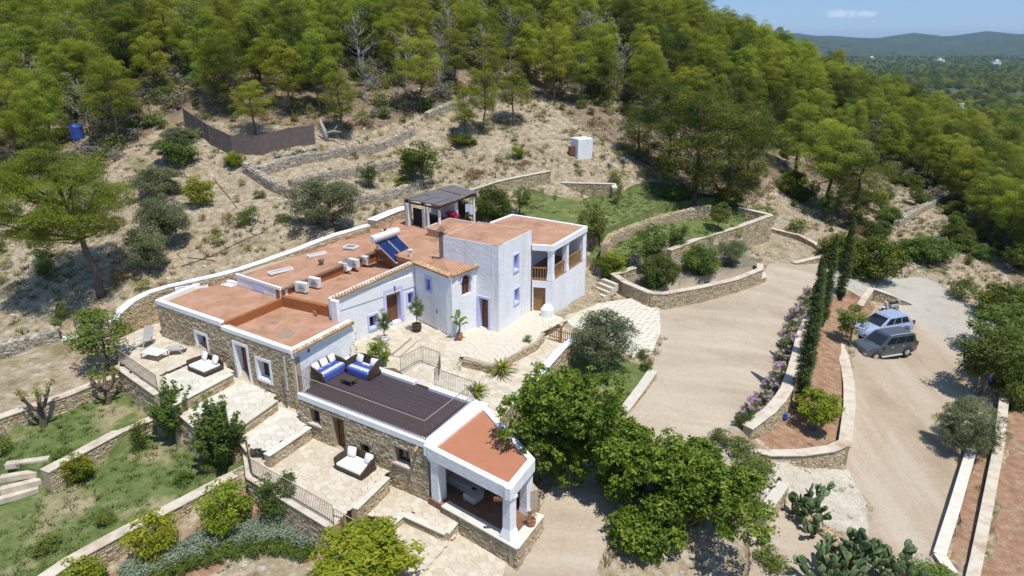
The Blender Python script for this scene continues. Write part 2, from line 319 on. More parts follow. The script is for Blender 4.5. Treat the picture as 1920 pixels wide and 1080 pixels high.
    def mesh(s, name, smooth=False):
        me = bpy.data.meshes.new(name); me.from_pydata(s.v, [], s.f)
        a = me.attributes.new('tint', 'FLOAT', 'FACE'); a.data.foreach_set('value', s.t)
        if smooth: me.polygons.foreach_set('use_smooth', [True]*len(s.f))
        return me
    def build(s, name, m, parent=None, kind=None, smooth=False, bevel=0, loc=None):
        o = link(name, s.mesh(name, smooth), m, parent, kind, loc)
        if bevel:
            b = o.modifiers.new('bevel', 'BEVEL'); b.width = bevel; b.segments = 2; b.limit_method = 'ANGLE'; b.angle_limit = R(40)
        return o
# ------------------------------------------------------------------ terrain: heights measured at points, smooth in between
CTRL = [  # (column, row, height) of points of the ground seen in the photograph
 (0,640,6.0),(90,640,6.0),(0,560,6.9),(0,450,9.0),(100,500,8.2),(192,556,7.3),(300,470,9.0),(250,560,7.2),(100,400,10.2),(300,400,10.6),
 (430,450,9.6),(350,545,7.2),(430,524,7.6),(500,505,7.9),(560,485,8.3),(390,500,9.0),(470,485,9.2),(560,400,10.6),(612,428,10.0),(650,425,9.6),(745,405,9.5),(700,375,10.4),(800,350,10.8),(640,340,11.6),(520,340,12.0),
 (420,330,12.2),(100,300,12.8),(0,300,13.0),(250,300,13.2),(200,200,17.0),(0,200,16.6),(340,215,16.4),(500,250,15.2),(600,260,14.3),(700,270,13.4),
 (700,225,15.6),(780,240,14.8),(800,290,12.8),(880,315,11.6),(900,235,14.9),(960,230,15.0),(980,300,12.4),(1090,292,12.3),(1000,190,16.6),(1150,300,11.9),(1200,330,10.4),(1150,350,9.6),
 (860,365,10.4),(930,400,9.6),(1000,400,8.8),(1120,360,9.2),(1300,365,8.4),(1350,400,7.6),(1400,440,5.2),(1230,370,9.0),
 (1450,340,8.0),(1480,420,5.2),(1560,400,5.0),(1600,350,6.0),(1550,300,8.2),(1700,380,4.6),(1700,440,3.6),(1640,500,3.0),(1760,500,2.6),(1850,560,1.4),(1900,620,.8),
 (1920,500,2.0),(1920,400,2.6),(1800,350,4.0),(1920,750,.1),(1900,900,-.3),(1880,1060,-.6),
 (60,700,4.6),(200,720,4.6),(30,820,3.6),(0,900,2.8),(120,960,2.7),(250,900,3.0),(400,890,3.2),(420,1000,2.2),(560,980,2.4),(300,1050,1.9),(100,1070,1.8),(650,1060,1.9),
 (720,1080,2.2),(950,1060,2.5),(1100,1060,2.3),(1300,1060,1.2),(1150,950,2.8),(1300,900,2.4),(1400,880,1.8),(1450,950,1.2),(1450,1050,.6),(1560,1000,.3),(1600,900,.2),
 (1350,700,3.6),(1250,800,3.1),(1300,560,4.6),(1400,510,4.4),(1480,480,4.2),(1540,500,3.8),(1130,700,4.7),(1150,620,4.9),(1200,760,3.7),(1100,780,4.0),
 (1150,530,5.4),(1120,480,6.6),(1250,500,6.0),
 (300,690,5.9),(460,740,5.0),(540,800,4.4),(620,890,3.7),(760,960,2.9),
]
BASE3 = [ # (x, y, z) out of the picture and far away
 (-60,15,0),(-30,10,-1),(0,8,-.5),(30,12,-1.5),(60,25,-2),(-70,45,9),(90,50,-1.5),(75,80,0),(90,110,-1.5),(120,150,-7),(160,200,-4),(220,260,-12),
 (-60,110,25),(-20,110,26),(20,110,23.5),(50,110,12),(75,120,5.5),(95,135,0.5),(-100,90,22),(-110,60,16),
 (-100,160,42),(-30,160,42),(20,160,31),(40,160,19),(55,160,14),(72,155,7.5),(85,160,2.5),(115,180,-7),(-100,230,60),(0,230,56),(60,230,14),(110,240,0),(160,260,-14),
 (-120,330,78),(0,330,76),(80,330,12),(150,340,-8),(220,360,-22),(260,200,-16),(150,90,-4),(130,40,-6),(250,80,-18),(-200,200,50),(-200,80,30),(-200,20,12),(-150,330,74),(260,330,-24),(-120,-5,2),(0,-10,-2),(120,-5,-8),(250,0,-22),
]
DRIVE = [(1225,570,4.75),(1250,552,4.75),(1430,518,4.45),(1440,503,4.45),(1490,494,4.25),(1545,478,3.9),(1620,520,3.0),(1560,560,3.5),(1500,580,3.7),(1450,680,3.5),(1420,750,3.3),(1330,830,3.0),(1250,900,2.8),(1160,960,2.6),(1100,1100,2.3),(935,1100,2.4),(952,1050,2.5),(1010,960,2.7),(1110,840,3.1),(1165,770,3.5),(1225,690,4.0),(1240,640,4.3),(1235,600,4.6)]
PARK = [(1592,830,.45),(1595,700,.55),(1612,640,.8),(1640,590,1.3),(1700,590,1.6),(1760,575,1.8),(1830,590,1.35),(1850,620,1.0),(1850,700,.55),(1870,745,.35),(1812,860,.05),(1758,1040,-.35),(1700,1110,-.5),(1620,1010,-.2),(1640,960,0),(1580,890,.25)]
ROAD = [(1540,478,3.95),(1600,512,3.2),(1660,512,3.0),(1740,520,2.5),(1820,565,1.7),(1860,610,1.0),(1960,680,.5),(1960,720,.3),(1880,660,.7),(1800,640,1.1),(1700,590,1.65),(1640,545,2.5),(1590,560,3.0),(1560,540,3.5)]
CTRL = [c for c in CTRL if not (c[0] in (1350,1250,1300,1400,1480,1540) and c[1] in (700,800,560,510,480,500))]
cp = np.array([W(*c) for c in CTRL+DRIVE[::2]+PARK[::2]+ROAD[::3]] + [np.array(b, float) for b in BASE3])
def _phi(r2): return np.where(r2 > 1e-9, r2 * np.log(np.maximum(r2, 1e-9)), 0.0) * .5
TPSN = len(cp); TPSC = 50.0
TPSP = cp[:, :2] / TPSC
K_ = _phi(((TPSP[:, None] - TPSP[None]) ** 2).sum(-1)) + np.eye(TPSN) * .004
A_ = np.zeros((TPSN+3, TPSN+3)); A_[:TPSN, :TPSN] = K_; A_[:TPSN, TPSN] = 1; A_[:TPSN, TPSN+1:] = TPSP; A_[TPSN, :TPSN] = 1; A_[TPSN+1:, :TPSN] = TPSP.T
TPSS = np.linalg.solve(A_, np.concatenate([cp[:, 2], np.zeros(3)]))
def base_z(x, y):
    x = np.atleast_1d(np.asarray(x, float)); y = np.atleast_1d(np.asarray(y, float)); out = np.empty(x.size); xf, yf = x.ravel()/TPSC, y.ravel()/TPSC
    for i in range(0, x.size, 20000):
        r2 = (xf[i:i+20000, None]-TPSP[None, :, 0])**2 + (yf[i:i+20000, None]-TPSP[None, :, 1])**2
        out[i:i+20000] = _phi(r2) @ TPSS[:TPSN] + TPSS[TPSN] + xf[i:i+20000]*TPSS[TPSN+1] + yf[i:i+20000]*TPSS[TPSN+2]
    return np.clip(out.reshape(x.shape), -30, 90)
def vnoise(x, y, f, seed=0):
    x = np.asarray(x)*f + seed*17.3; y = np.asarray(y)*f - seed*9.1; xi = np.floor(x).astype(int); yi = np.floor(y).astype(int); fx = x-xi; fy = y-yi
    h = lambda a, b: ((np.sin(a*127.1+b*311.7+seed*7.7)*43758.5453) % 1.0)
    sx = fx*fx*(3-2*fx); sy = fy*fy*(3-2*fy)
    return (h(xi,yi)*(1-sx)+h(xi+1,yi)*sx)*(1-sy)+(h(xi,yi+1)*(1-sx)+h(xi+1,yi+1)*sx)*sy - .5
def inpoly(x, y, poly):
    x = np.asarray(x, float); y = np.asarray(y, float); ins = np.zeros(x.shape, bool); n = len(poly)
    for i in range(n):
        x1, y1 = poly[i][:2]; x2, y2 = poly[(i+1) % n][:2]
        c = ((y1 > y) != (y2 > y)); 
        with np.errstate(divide='ignore', invalid='ignore'):
            xi = (x2-x1)*(y-y1)/(y2-y1)+x1
        ins ^= c & (x < xi)
    return ins
REG = []
class Reg: pass
def region(name, m, pts, z=None, wob=0.0, plane=True, seed=1, sheet=None):
    """pts: (u,v) with common z, or (u,v,z). plane: flat fit through the corners; else the smooth terrain"""
    r = Reg(); r.name = name; r.m = m
    q = []
    for p in pts:
        if len(p) == 3: q.append(W(*p))
        elif z is not None: q.append(W(p[0], p[1], z))
        else: q.append(G_base(*p))
    q = np.array(q)
    if plane:
        A = np.c_[q[:, :2], np.ones(len(q))]; r.pl = np.linalg.lstsq(A, q[:, 2], rcond=None)[0] if z is None else np.array((0, 0, z))
    else: r.pl = None
    poly = []
    for i in range(len(q)):
        a, b = q[i], q[(i+1) % len(q)]; n = max(1, int(np.hypot(*(b-a)[:2])/.8)) if wob else 1
        for k in range(n):
            p = a+(b-a)*k/n
            if wob: p = p+np.array((vnoise(p[0], p[1], .7, seed)+.6*vnoise(p[0], p[1], 2.1, seed), vnoise(p[0], p[1], .7, seed+5)+.6*vnoise(p[0], p[1], 2.1, seed+5), 0))*wob*2
            poly.append(p[:2])
    r.poly = np.array(poly); REG.append(r); return r
def G_base(u, v):
    d = ray(u, v); t = 12.0
    for k in range(900):
        p = np.array((0, 0, CAMH))+d*t
        if p[2] < base_z(p[0], p[1])[0]:
            lo, hi = t-.5, t
            for _ in range(12):
                mid = (lo+hi)/2; p = np.array((0, 0, CAMH))+d*mid
                if p[2] < base_z(p[0], p[1])[0]: hi = mid
                else: lo = mid
            return p
        t += .5 if t < 150 else 2
    return p
def ground_raw(x, y):
    x = np.asarray(x, float); y = np.asarray(y, float); z = base_z(x, y); lab = -np.ones(z.shape, int)
    rough = (vnoise(x, y, .35, 3)*.35+vnoise(x, y, 1.1, 4)*.16+vnoise(x, y, .12, 8)*.5)
    z0 = z+rough
    zz = z0.copy()
    for i, r in enumerate(REG):
        lo = r.poly.min(0)-.1; hi = r.poly.max(0)+.1
        c = (x > lo[0]) & (x < hi[0]) & (y > lo[1]) & (y < hi[1])
        if not c.any(): continue
        ins = np.zeros(z.shape, bool); ins[c] = inpoly(x[c], y[c], r.poly)
        lab[ins] = i
        if r.pl is not None: zz[ins] = (r.pl[0]*x+r.pl[1]*y+r.pl[2])[ins]+(.05*vnoise(x, y, .8, 6)[ins] if r.m in (M_lawn, M_redsoil, M_lawng, M_drybed) else 0)
        else: zz[ins] = z[ins]+.12*rough[ins]
    return zz, lab
# --- natural and gravel regions (first ones lie under later ones)
region('lower_garden', M_lawn, [(-60,960,2.7),(0,880,3.2),(85,882,3.3),(165,840,3.5),(270,795,3.7),(400,800,3.6),(470,870,3.4),(400,905,3.1),(200,1020,2.6),(60,1090,2.3),(-80,1150,2.0)], wob=.12)
region('upper_garden', M_lawn, [(-10,860,4.0),(30,800,4.3),(180,745,4.7),(225,715,4.8),(300,745,4.5),(282,785,4.3),(80,880,4.0)], wob=.1)
region('dirt_terrace', M_soil, [(-60,800,5.2),(-40,690,5.6),(110,640,5.7),(130,615,6.0),(225,600,6.1),(225,690,5.5),(190,720,5.2),(0,790,5.1)], wob=.1)
region('red_flower_bed', M_redsoil, [(200,1075,2.1),(340,1000,2.3),(470,925,2.7),(490,905,2.8),(610,985,2.4),(690,1030,2.1),(690,1100,1.8),(500,1030,1.9),(300,1130,1.7)], wob=.1)
region('grass_terrace', M_lawng, [(970,405,8.9),(985,378,9.2),(1140,365,9.3),(1240,352,9.2),(1380,372,8.6),(1330,385,8.5),(1135,455,8.0),(1110,440,8.2)], wob=.3)
region('middle_garden_terrace', M_lawng, [(1100,480,7.0),(1135,450,7.3),(1240,400,7.9),(1375,380,7.9),(1445,402,7.4),(1400,418,7.1),(1290,460,6.7),(1190,495,6.5),(1125,500,6.6)], wob=.1)
region('lavender_terrace', M_drybed, [(1160,512,5.9),(1190,492,6.1),(1290,462,6.2),(1345,460,6.0),(1428,490,5.55),(1427,506,5.5),(1380,525,5.5),(1310,542,5.55),(1245,553,5.65),(1215,551,5.7),(1170,530,5.9)], wob=.05)
region('ploughed_plot', M_soil, [(1390,475,4.9),(1400,440,5.2),(1450,428,5.2),(1510,440,4.9),(1545,474,4.3),(1485,490,4.3),(1430,492,4.6)], wob=.1)
region('driveway', M_gravel, DRIVE, wob=.12, plane=False)
region('lower_track', M_gravel, [(1430,960,1.4),(1490,960,1.1),(1560,1020,.8),(1540,1110,.5),(1400,1110,1.0),(1400,1000,1.5)], wob=.15)
region('parking_area', M_parking, PARK, wob=.15, plane=False)
region('access_road', M_road, ROAD, wob=.25, plane=False)
region('cypress_bed', M_redsoil, [(1560,560,2.9),(1590,552,2.6),(1640,580,2.0),(1600,630,1.7),(1582,660,1.65),(1592,720,1.65),(1585,820,1.7),(1450,850,1.9),(1400,822,2.2),(1450,760,2.4),(1490,720,2.4),(1510,640,2.7)], wob=.0)
region('right_red_field', M_redsoil, [(1895,745,.2),(1975,700,.5),(2050,1000,-.6),(1980,1150,-1.0),(1835,1110,-.6),(1850,1020,-.45),(1880,860,-.1)], wob=.5)
region('verge_strip', M_redsoil, [(1840,830,0.1),(1872,790,.2),(1850,900,-.1),(1820,1060,-.45),(1782,1050,-.4),(1810,930,-.15)], wob=.2)
region('rocky_bank', M_chalk, [(1440,870,1.6),(1590,882,.35),(1625,950,.05),(1625,1010,-.15),(1560,990,.5),(1480,960,1.1),(1410,930,1.7),(1350,880,2.4),(1300,850,2.8),(1340,830,2.9)], wob=.2)
region('olive_lawn', M_lawng, [(1062,690,4.9),(1085,640,5.0),(1190,675,4.7),(1225,690,4.3),(1165,770,3.8),(1110,800,3.7),(1040,760,4.2)], wob=.05)
region('pale_apron', M_joint, [(1185,560,5.0),(1235,572,4.85),(1240,620,4.5),(1222,668,4.2),(1185,668,4.6),(1120,640,4.9),(1060,620,5.2),(1060,600,5.3),(1120,570,5.2)])
# --- paved terraces of the house, level pads
PADS = {}
def pad(key, name, pts, z, m=None):
    r = region(name, m or M_joint, pts, z=z); PADS[key] = r; return r
pad('p1', 'upper_patio', [(222,592),(312,585),(380,668),(300,703),(297,737),(222,684)], 6.1)
pad('p2', 'daybed_patio', [(380,668),(440,696),(430,700),(340,748),(297,737),(300,703)], 5.9)
pad('p3', 'door_patio', [(424,702),(440,700),(520,742),(512,750),(455,792),(400,800),(330,760),(338,750)], 5.25)
pad('p4', 'middle_patio', [(455,790),(512,752),(590,785),(577,800),(508,846),(470,842),(440,800)], 4.65)
pad('p5', 'sofa_patio', [(508,844),(576,800),(590,800),(740,880),(724,892),(664,950),(626,984),(470,890),(466,848)], 3.95)
pad('p6', 'lower_patio', [(660,956),(724,896),(740,890),(860,960),(857,972),(836,996),(756,960),(727,984),(706,972)], 3.15)
pad('p7', 'lower_landing', [(728,984),(756,958),(838,994),(860,1000),(836,1026),(790,1082),(740,1100),(640,1000),(664,958),(706,970)], 2.75)
pad('p8', 'entrance_paving', [(858,985),(955,1040),(950,1056),(940,1092),(880,1120),(750,1120),(790,1082),(838,1024)], 2.55)
pad('c1', 'courtyard', [(650,690),(650,640),(790,580),(1000,570),(1065,600),(1040,612),(1018,622),(1004,640),(930,684),(870,668),(850,690),(900,760),(830,760),(740,690)], 6.0)
pad('c3', 'lower_courtyard', [(870,668),(930,684),(1004,640),(1018,622),(1050,600),(1078,636),(1040,680),(960,760),(930,800),(880,760),(850,710)], 5.45)
def ground(x, y):
    s = np.ndim(x) == 0; z, _ = ground_raw(np.atleast_1d(x), np.atleast_1d(y)); return float(z[0]) if s else z
# fast lookup grid for planting
GX = np.arange(-75, 115, .5); GY = np.arange(12, 190, .5)
GZ, GL = ground_raw(*np.meshgrid(GX, GY))
def gz(x, y):
    i = int(np.clip(round((x-GX[0])/.5), 0, len(GX)-1)); j = int(np.clip(round((y-GY[0])/.5), 0, len(GY)-1)); return GZ[j, i]
def glab(x, y):
    i = int(np.clip(round((x-GX[0])/.5), 0, len(GX)-1)); j = int(np.clip(round((y-GY[0])/.5), 0, len(GY)-1)); return GL[j, i]
def G(u, v):                                  # point of the ground seen at a pixel
    d = ray(u, v); t = 12.0
    while t < 400:
        p = np.array((0, 0, CAMH))+d*t
        if p[2] < gz(p[0], p[1]):
            t0 = t-.3
            for k in range(6):
                p = np.array((0, 0, CAMH))+d*t0
                if p[2] < gz(p[0], p[1]): break
                t0 += .05
            p[2] = ground(p[0], p[1]); return p
        t += .3
    return p
# --- the mesh: fine near the house, coarse far out; vertices pulled onto region borders
def axis(lo, f0, f1, hi, fine, grow=1.18):
    a = list(np.arange(f0, f1+1e-6, fine)); s = fine
    while a[-1] < hi: s = min(s*grow, 9); a.append(a[-1]+s)
    s = fine; b = [a[0]]
    while b[-1] > lo: s = min(s*grow, 9); b.append(b[-1]-s)
    return np.array(b[1:][::-1]+a)
ax = axis(-330, -30, 46, 420, .16); ay = axis(-40, 17, 70, 480, .16)
XX, YY = np.meshgrid(ax, ay); XX = XX.copy(); YY = YY.copy()
x_, y_ = XX.ravel(), YY.ravel(); moved = np.full(x_.shape, .17)
near_ = (x_ > -31) & (x_ < 47) & (y_ > 16) & (y_ < 71); idn = np.where(near_)[0]
ox, oy = x_[idn].copy(), y_[idn].copy(); bx, by = ox.copy(), oy.copy(); bd = np.full(ox.shape, .105)
for r in REG:
    n = len(r.poly)
    for i in range(n):
        a, b = r.poly[i], r.poly[(i+1) % n]; lo = np.minimum(a, b)-.3; hi = np.maximum(a, b)+.3
        c = np.where((ox > lo[0]) & (ox < hi[0]) & (oy > lo[1]) & (oy < hi[1]))[0]
        if not len(c): continue
        d = b-a; L2 = d@d+1e-9; t = np.clip(((ox[c]-a[0])*d[0]+(oy[c]-a[1])*d[1])/L2, 0, 1); px = a[0]+t*d[0]; py = a[1]+t*d[1]
        dd = np.hypot(px-ox[c], py-oy[c]); k = dd < bd[c]; bx[c[k]] = px[k]; by[c[k]] = py[k]; bd[c[k]] = dd[k]
x_[idn] = bx; y_[idn] = by
z_, _ = ground_raw(x_, y_)
sn = idn[bd < .105]; zs_ = z_[sn].copy()
for dx_, dy_ in ((.06,0),(-.06,0),(0,.06),(0,-.06)): zs_ = np.maximum(zs_, ground_raw(x_[sn]+dx_, y_[sn]+dy_)[0])
z_[sn] = zs_
nx, ny = len(ax), len(ay)
ii = np.arange((ny-1)*(nx-1)); q0 = (ii//(nx-1))*nx+ii % (nx-1)
quads = np.stack([q0, q0+1, q0+nx+1, q0+nx], 1)
cx = x_[quads].mean(1); cy = y_[quads].mean(1)
_, flab = ground_raw(cx, cy)
pv = proj(cx, cy, z_[quads].mean(1))
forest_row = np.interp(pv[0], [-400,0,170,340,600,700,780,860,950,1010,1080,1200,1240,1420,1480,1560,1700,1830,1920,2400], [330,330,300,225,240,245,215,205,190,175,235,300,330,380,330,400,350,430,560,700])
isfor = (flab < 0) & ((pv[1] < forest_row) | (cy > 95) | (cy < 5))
def sub_ground(name, m, sel):
    q = quads[sel]
    if not len(q): return
    used, inv = np.unique(q, return_inverse=True); inv = inv.reshape(q.shape)
    me = mesh_np(name, np.c_[x_[used], y_[used], z_[used]], inv, smooth=True)
    return link(name, me, m, kind='structure')
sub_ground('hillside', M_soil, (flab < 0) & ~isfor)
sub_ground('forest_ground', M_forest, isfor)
for i, r in enumerate(REG): sub_ground(r.name, r.m, flab == i)
# ------------------------------------------------------------------ stone walls
def stones_on(mb, P, Q, z0f, z1f, side, skip=(), sw=(.16, .36), sh=(.10, .21), proud=(.015, .05), step=None):
    """rubble stones on the vertical face through P,Q (xy), normal to the left*side; z0f,z1f functions of s"""
    P = np.array(P[:2], float); Q = np.array(Q[:2], float); d = Q-P; L = np.hypot(*d); d /= L; n = np.array((-d[1], d[0]))*side
    zlo = min(z0f(0), z0f(L), z0f(L/2)); zhi = max(z1f(0), z1f(L), z1f(L/2)); z = zlo; c = 0
    while z < zhi-.03:
        h = random.uniform(*sh); s = random.uniform(-.1, .02)
        while s < L:
            w_ = random.uniform(*sw)*(1.5 if random.random() < .12 else 1); a = max(0.0, s); b = min(L, s+w_-.02); zz0 = z+random.uniform(-.02, .02); zz1 = z+h-.018+random.uniform(-.03, .03)
            mid = (a+b)/2
            if b-a > .05 and zz1 < z1f(mid)+.02 and zz0 > z0f(mid)-.25 and not any(k[0] < b and k[1] > a and k[2] < zz1 and k[3] > zz0 for k in skip):
                pr = random.uniform(*proud); j = lambda: random.uniform(-.025, .025)
                o = [(a+j(), zz0+j()), (b+j(), zz0+j()), (b+j(), zz1+j()), (a+j(), zz1+j())]; cxm, czm = mid, (zz0+zz1)/2
                inn = [(cxm+(p[0]-cxm)*.72, czm+(p[1]-czm)*.68) for p in o]
                vs = [(P[0]+d[0]*p[0], P[1]+d[1]*p[0], p[1]) for p in o]+[(P[0]+d[0]*p[0]+n[0]*pr, P[1]+d[1]*p[0]+n[1]*pr, p[1]) for p in inn]
                f = [(4,5,6,7), (0,1,5,4), (1,2,6,5), (2,3,7,6), (3,0,4,7)]
                if side > 0: f = [tuple(reversed(q)) for q in f]
                mb.add(vs, f, random.random()); c += 1
            s += w_
        z += h
    return c
RC = [0]
def densify(pts, step=1.6):
    out = [pts[0]]
    for a, b in zip(pts[:-1], pts[1:]):
        n = max(1, int(np.hypot(*(b-a)[:2])/step))
        out += [a+(b-a)*k/n for k in range(1, n+1)]
    return out
def retaining_wall(label, pix, thick=.42, coping=True, group=None, cm=None, sm=None, drop=.3, name='stone_wall', rough=0.0, h=None, ztab=None, cop_w=.06, mm=None, cat='wall', sides=(1, -1), ch=.07, onground=None, pieces=False):
    """pix: (u,v,z) along the top of the wall. Goes down to the ground on both sides"""
    pts = [W(*p) for p in pix] if onground is None else [G(p[0], p[1])+np.array((0, 0, onground)) for p in pix]
    pts = densify(pts); c = pts[0].copy(); c[2] = ground(c[0], c[1])
    t = thing(name, label, cat, (0, 0, 0), group=group)
    core = MB(); st = MB(); cop = MB()
    for a, b in zip(pts[:-1], pts[1:]):
        if np.hypot(*(b-a)[:2]) < .05: continue
        d = (b-a)[:2]; L = np.hypot(*d); d = d/L; n = np.array((-d[1], d[0]))
        lows = {}
        for s in (1, -1):
            la = gz(*(a[:2]+n*s*(thick/2+.3)))-drop; lb = gz(*(b[:2]+n*s*(thick/2+.3)))-drop
            lows[s] = (min(la, a[2]-.1), min(lb, b[2]-.1))
        zb = (min(lows[1][0], lows[-1][0]), min(lows[1][1], lows[-1][1]))
        e = d*.03; RC[0] += 1; za, zc = a[2]-ch+random.uniform(-rough, rough)+.0025*(RC[0] % 4), b[2]-ch+random.uniform(-rough, rough)+.0025*(RC[0] % 4)
        core.obox(a[:2]-e, b[:2]+e, thick, zb, (za, zc))
        for s in sides:
            o = n*s*(thick/2); f0 = lambda q, s=s: lows[s][0]+(lows[s][1]-lows[s][0])*q/L; f1 = lambda q: za+(zc-za)*q/L
            if max(a[2]-lows[s][0], b[2]-lows[s][1]) > drop+.12: stones_on(st, a[:2]+o, b[:2]+o, f0, f1, s)
        if coping: cop.obox(a[:2]-d*.035, b[:2]+d*.035, thick+cop_w*2, (za, zc), (za+ch, zc+ch), random.random())
        elif rough:
            s_ = 0
            while s_ < L:
                w_ = random.uniform(.2, .42); q = a[:2]+d*(s_+w_/2); zz = za+(zc-za)*(s_/L)
                for sd in (-1, 1):
                    st.ball((q[0]+n[0]*sd*thick*.25, q[1]+n[1]*sd*thick*.25, zz+random.uniform(-.05, .05)), (w_*.5, thick*.32, random.uniform(.08, .16)), 6, 4, random.random(), .2)
                s_ += w_*.9
    core.build('core', mm or M_mortar, t)
    if coping: cop.build('coping', cm or M_coping, t, bevel=.015)
    if pieces:
        per = 5; i = 0; groups = []
        # stones of 5 faces each become parts of their own
        nv = 8
        for k in range(0, min(len(st.f)//5, 300)):
            m = MB(); m.v = st.v[k*nv:(k+1)*nv]; m.f = [tuple(q-k*nv for q in f) for f in st.f[k*5:k*5+5]]; m.t = st.t[k*5:k*5+5]
            m.build('stone', sm or M_stone, t)
    elif st.f: st.build('stones', sm or M_stone, t, kind='stuff')
    return t
def flags(reg, parent, m, size=.5, h=.018, lim=290, shrink=.006, skip=None, joined=False, name='flagstone'):
    """irregular paving stones: a Voronoi pattern clipped to the region"""
    poly = [tuple(p) for p in reg.poly]; P = np.array(poly); lo, hi = P.min(0), P.max(0); z = reg.pl[2]
    nx_ = int((hi[0]-lo[0])/size)+2; ny_ = int((hi[1]-lo[1])/size)+2
    sx = [(lo[0]+(i+.5*(j % 2)+random.uniform(-.36, .36))*size, lo[1]+(j+random.uniform(-.36, .36))*size) for i in range(-1, nx_) for j in range(-1, ny_)]
    sites = np.array(sx); c = 0; allm = MB()
    area = lambda q: abs(sum(q[i][0]*q[(i+1) % len(q)][1]-q[(i+1) % len(q)][0]*q[i][1] for i in range(len(q))))/2
    def clip(q, nrm, dd):
        o = []
        for i in range(len(q)):
            a, b = q[i], q[(i+1) % len(q)]; fa = a[0]*nrm[0]+a[1]*nrm[1]-dd; fb = b[0]*nrm[0]+b[1]*nrm[1]-dd
            if fa <= 0: o.append(a)
            if fa*fb < 0: t = fa/(fa-fb); o.append((a[0]+(b[0]-a[0])*t, a[1]+(b[1]-a[1])*t))
        return o
    for s in sites:
        if not inpoly(np.array([s[0]]), np.array([s[1]]), poly)[0]: continue
        q = [(s[0]-size*1.3, s[1]-size*1.3), (s[0]+size*1.3, s[1]-size*1.3), (s[0]+size*1.3, s[1]+size*1.3), (s[0]-size*1.3, s[1]+size*1.3)]
        for o in sites[np.hypot(*(sites-s).T) < size*2.6]:
            v = o-s; L = np.hypot(*v)
            if L < 1e-6: continue
            v = v/L; q = clip(q, v, v@((o+s)/2)-shrink)
            if len(q) < 3: break
        if len(q) < 3: continue
        # trim to the outline (edges near this cell)
        for i in range(len(poly)):
            a, b = np.array(poly[i]), np.array(poly[(i+1) % len(poly)]); e = b-a; L = np.hypot(*e)
            if L < 1e-6: continue
            e = e/L; tt = (s-a)@e
            if tt < -size*.2 or tt > L+size*.2: continue
            nn = np.array((e[1], -e[0])); dd = nn@a
            if nn@s > dd: nn = -nn; dd = -dd
            if dd-nn@s < size*1.4: q = clip(q, nn, dd-.01)
            if len(q) < 3: break
        if len(q) < 3 or area(q) < .02: continue
        cx_, cy_ = sum(p[0] for p in q)/len(q), sum(p[1] for p in q)/len(q)
        zt = (reg.pl[0]*cx_+reg.pl[1]*cy_+z); dz = random.uniform(-.006, .006)
        m = MB(); n = len(q); vs = [(p[0], p[1], zt-.02) for p in q]+[(p[0], p[1], zt+h-.01+dz) for p in q]+[(cx_+(p[0]-cx_)*.95, cy_+(p[1]-cy_)*.95, zt+h+dz) for p in q]
        if sum(q[i][0]*q[(i+1) % n][1]-q[(i+1) % n][0]*q[i][1] for i in range(n)) < 0: pass
        fs = [(i, (i+1) % n, n+(i+1) % n, n+i) for i in range(n)]+[(n+i, n+(i+1) % n, 2*n+(i+1) % n, 2*n+i) for i in range(n)]+[tuple(range(2*n, 3*n))]
        (allm if (joined or c >= lim) else m).add(vs, fs, random.random())
        if not joined and c < lim: m.build(name, m_of(m, m_arg=reg, mm=m, mat_=MFLAG[0]) if False else MFLAG[0], parent)
        c += 1
    if allm.f: allm.build('flagstones', MFLAG[0], parent, kind='stuff')
    return c
MFLAG = [M_flag]
def railing(label, pts, h=.95, gap=.12, group='iron railings', rail_m=None, posts=True, name='iron_railing'):
    t = thing(name, label, 'railing', (0, 0, 0), group=group)
    me = None; mb = MB()
    bal = MB().box(-.008, -.008, 0, .008, .008, 1).mesh('baluster'); bal.materials.append(M_iron)
    for i, (a, b) in enumerate(zip(pts[:-1], pts[1:])):
        a, b = Vector(a), Vector(b); L = (b-a).length
        MB().tube([a+Vector((0, 0, h)), b+Vector((0, 0, h))], .022, 6).build('handrail', rail_m or M_ironlight, t)
        MB().tube([a+Vector((0, 0, .1)), b+Vector((0, 0, .1))], .012, 5).build('bottom_rail', M_iron, t)
        MB().tube([a, a+Vector((0, 0, h))], .018, 6).build('post', M_iron, t)
        n = int(L/gap)
        for k in range(1, n):
            o = link('baluster', bal, None, t); o.location = a+(b-a)*k/n+Vector((0, 0, .1)); o.scale = (1, 1, h-.1)
    b = Vector(pts[-1]); MB().tube([b, b+Vector((0, 0, h))], .018, 6).build('post', M_iron, t)
    return t

# terrace edge walls (top edge in the photograph, with its height)
G1 = 'retaining walls of the house terraces'; G2 = 'retaining walls of the garden terraces'; G3 = 'dry stone walls on the hillside'
rw = retaining_wall
rw('low stone step with white edge below the daybed patio', [(432,700,5.9),(340,748,5.9),(322,758,5.9)], .3, group=G1, cm=M_flagw)
rw('long low stone step with pale edge below the patio of the framed door', [(515,750,5.25),(455,792,5.25),(430,806,5.25)], .3, group=G1, cm=M_flagw)
rw('low stone wall with white edge between middle patio and sofa patio', [(578,800,4.65),(510,846,4.65),(500,852,4.65)], .3, group=G1, cm=M_flagw)
rw('low stone wall with white edge to the right of the sofa patio', [(724,894,3.95),(664,952,3.95)], .3, group=G1, cm=M_flagw)
rw('zigzag stone wall with white edge in front of the lower patio', [(706,973,3.15),(727,985,3.15),(756,961,3.15),(836,997,3.15),(857,972,3.15)], .28, group=G1, cm=M_flagw)
rw('stone wall with pale coping under the railing of the upper patio', [(222,684,6.1),(297,737,6.1)], .4, group=G1)
rw('short stone wall end below the upper patio railing', [(297,737,5.9),(338,762,5.6)], .4, group=G1)
rw('stone wall edging the patios behind the tall spiky bushes', [(330,762,5.3),(372,798,5.2),(440,802,4.7),(470,842,4.4)], .4, group=G1)
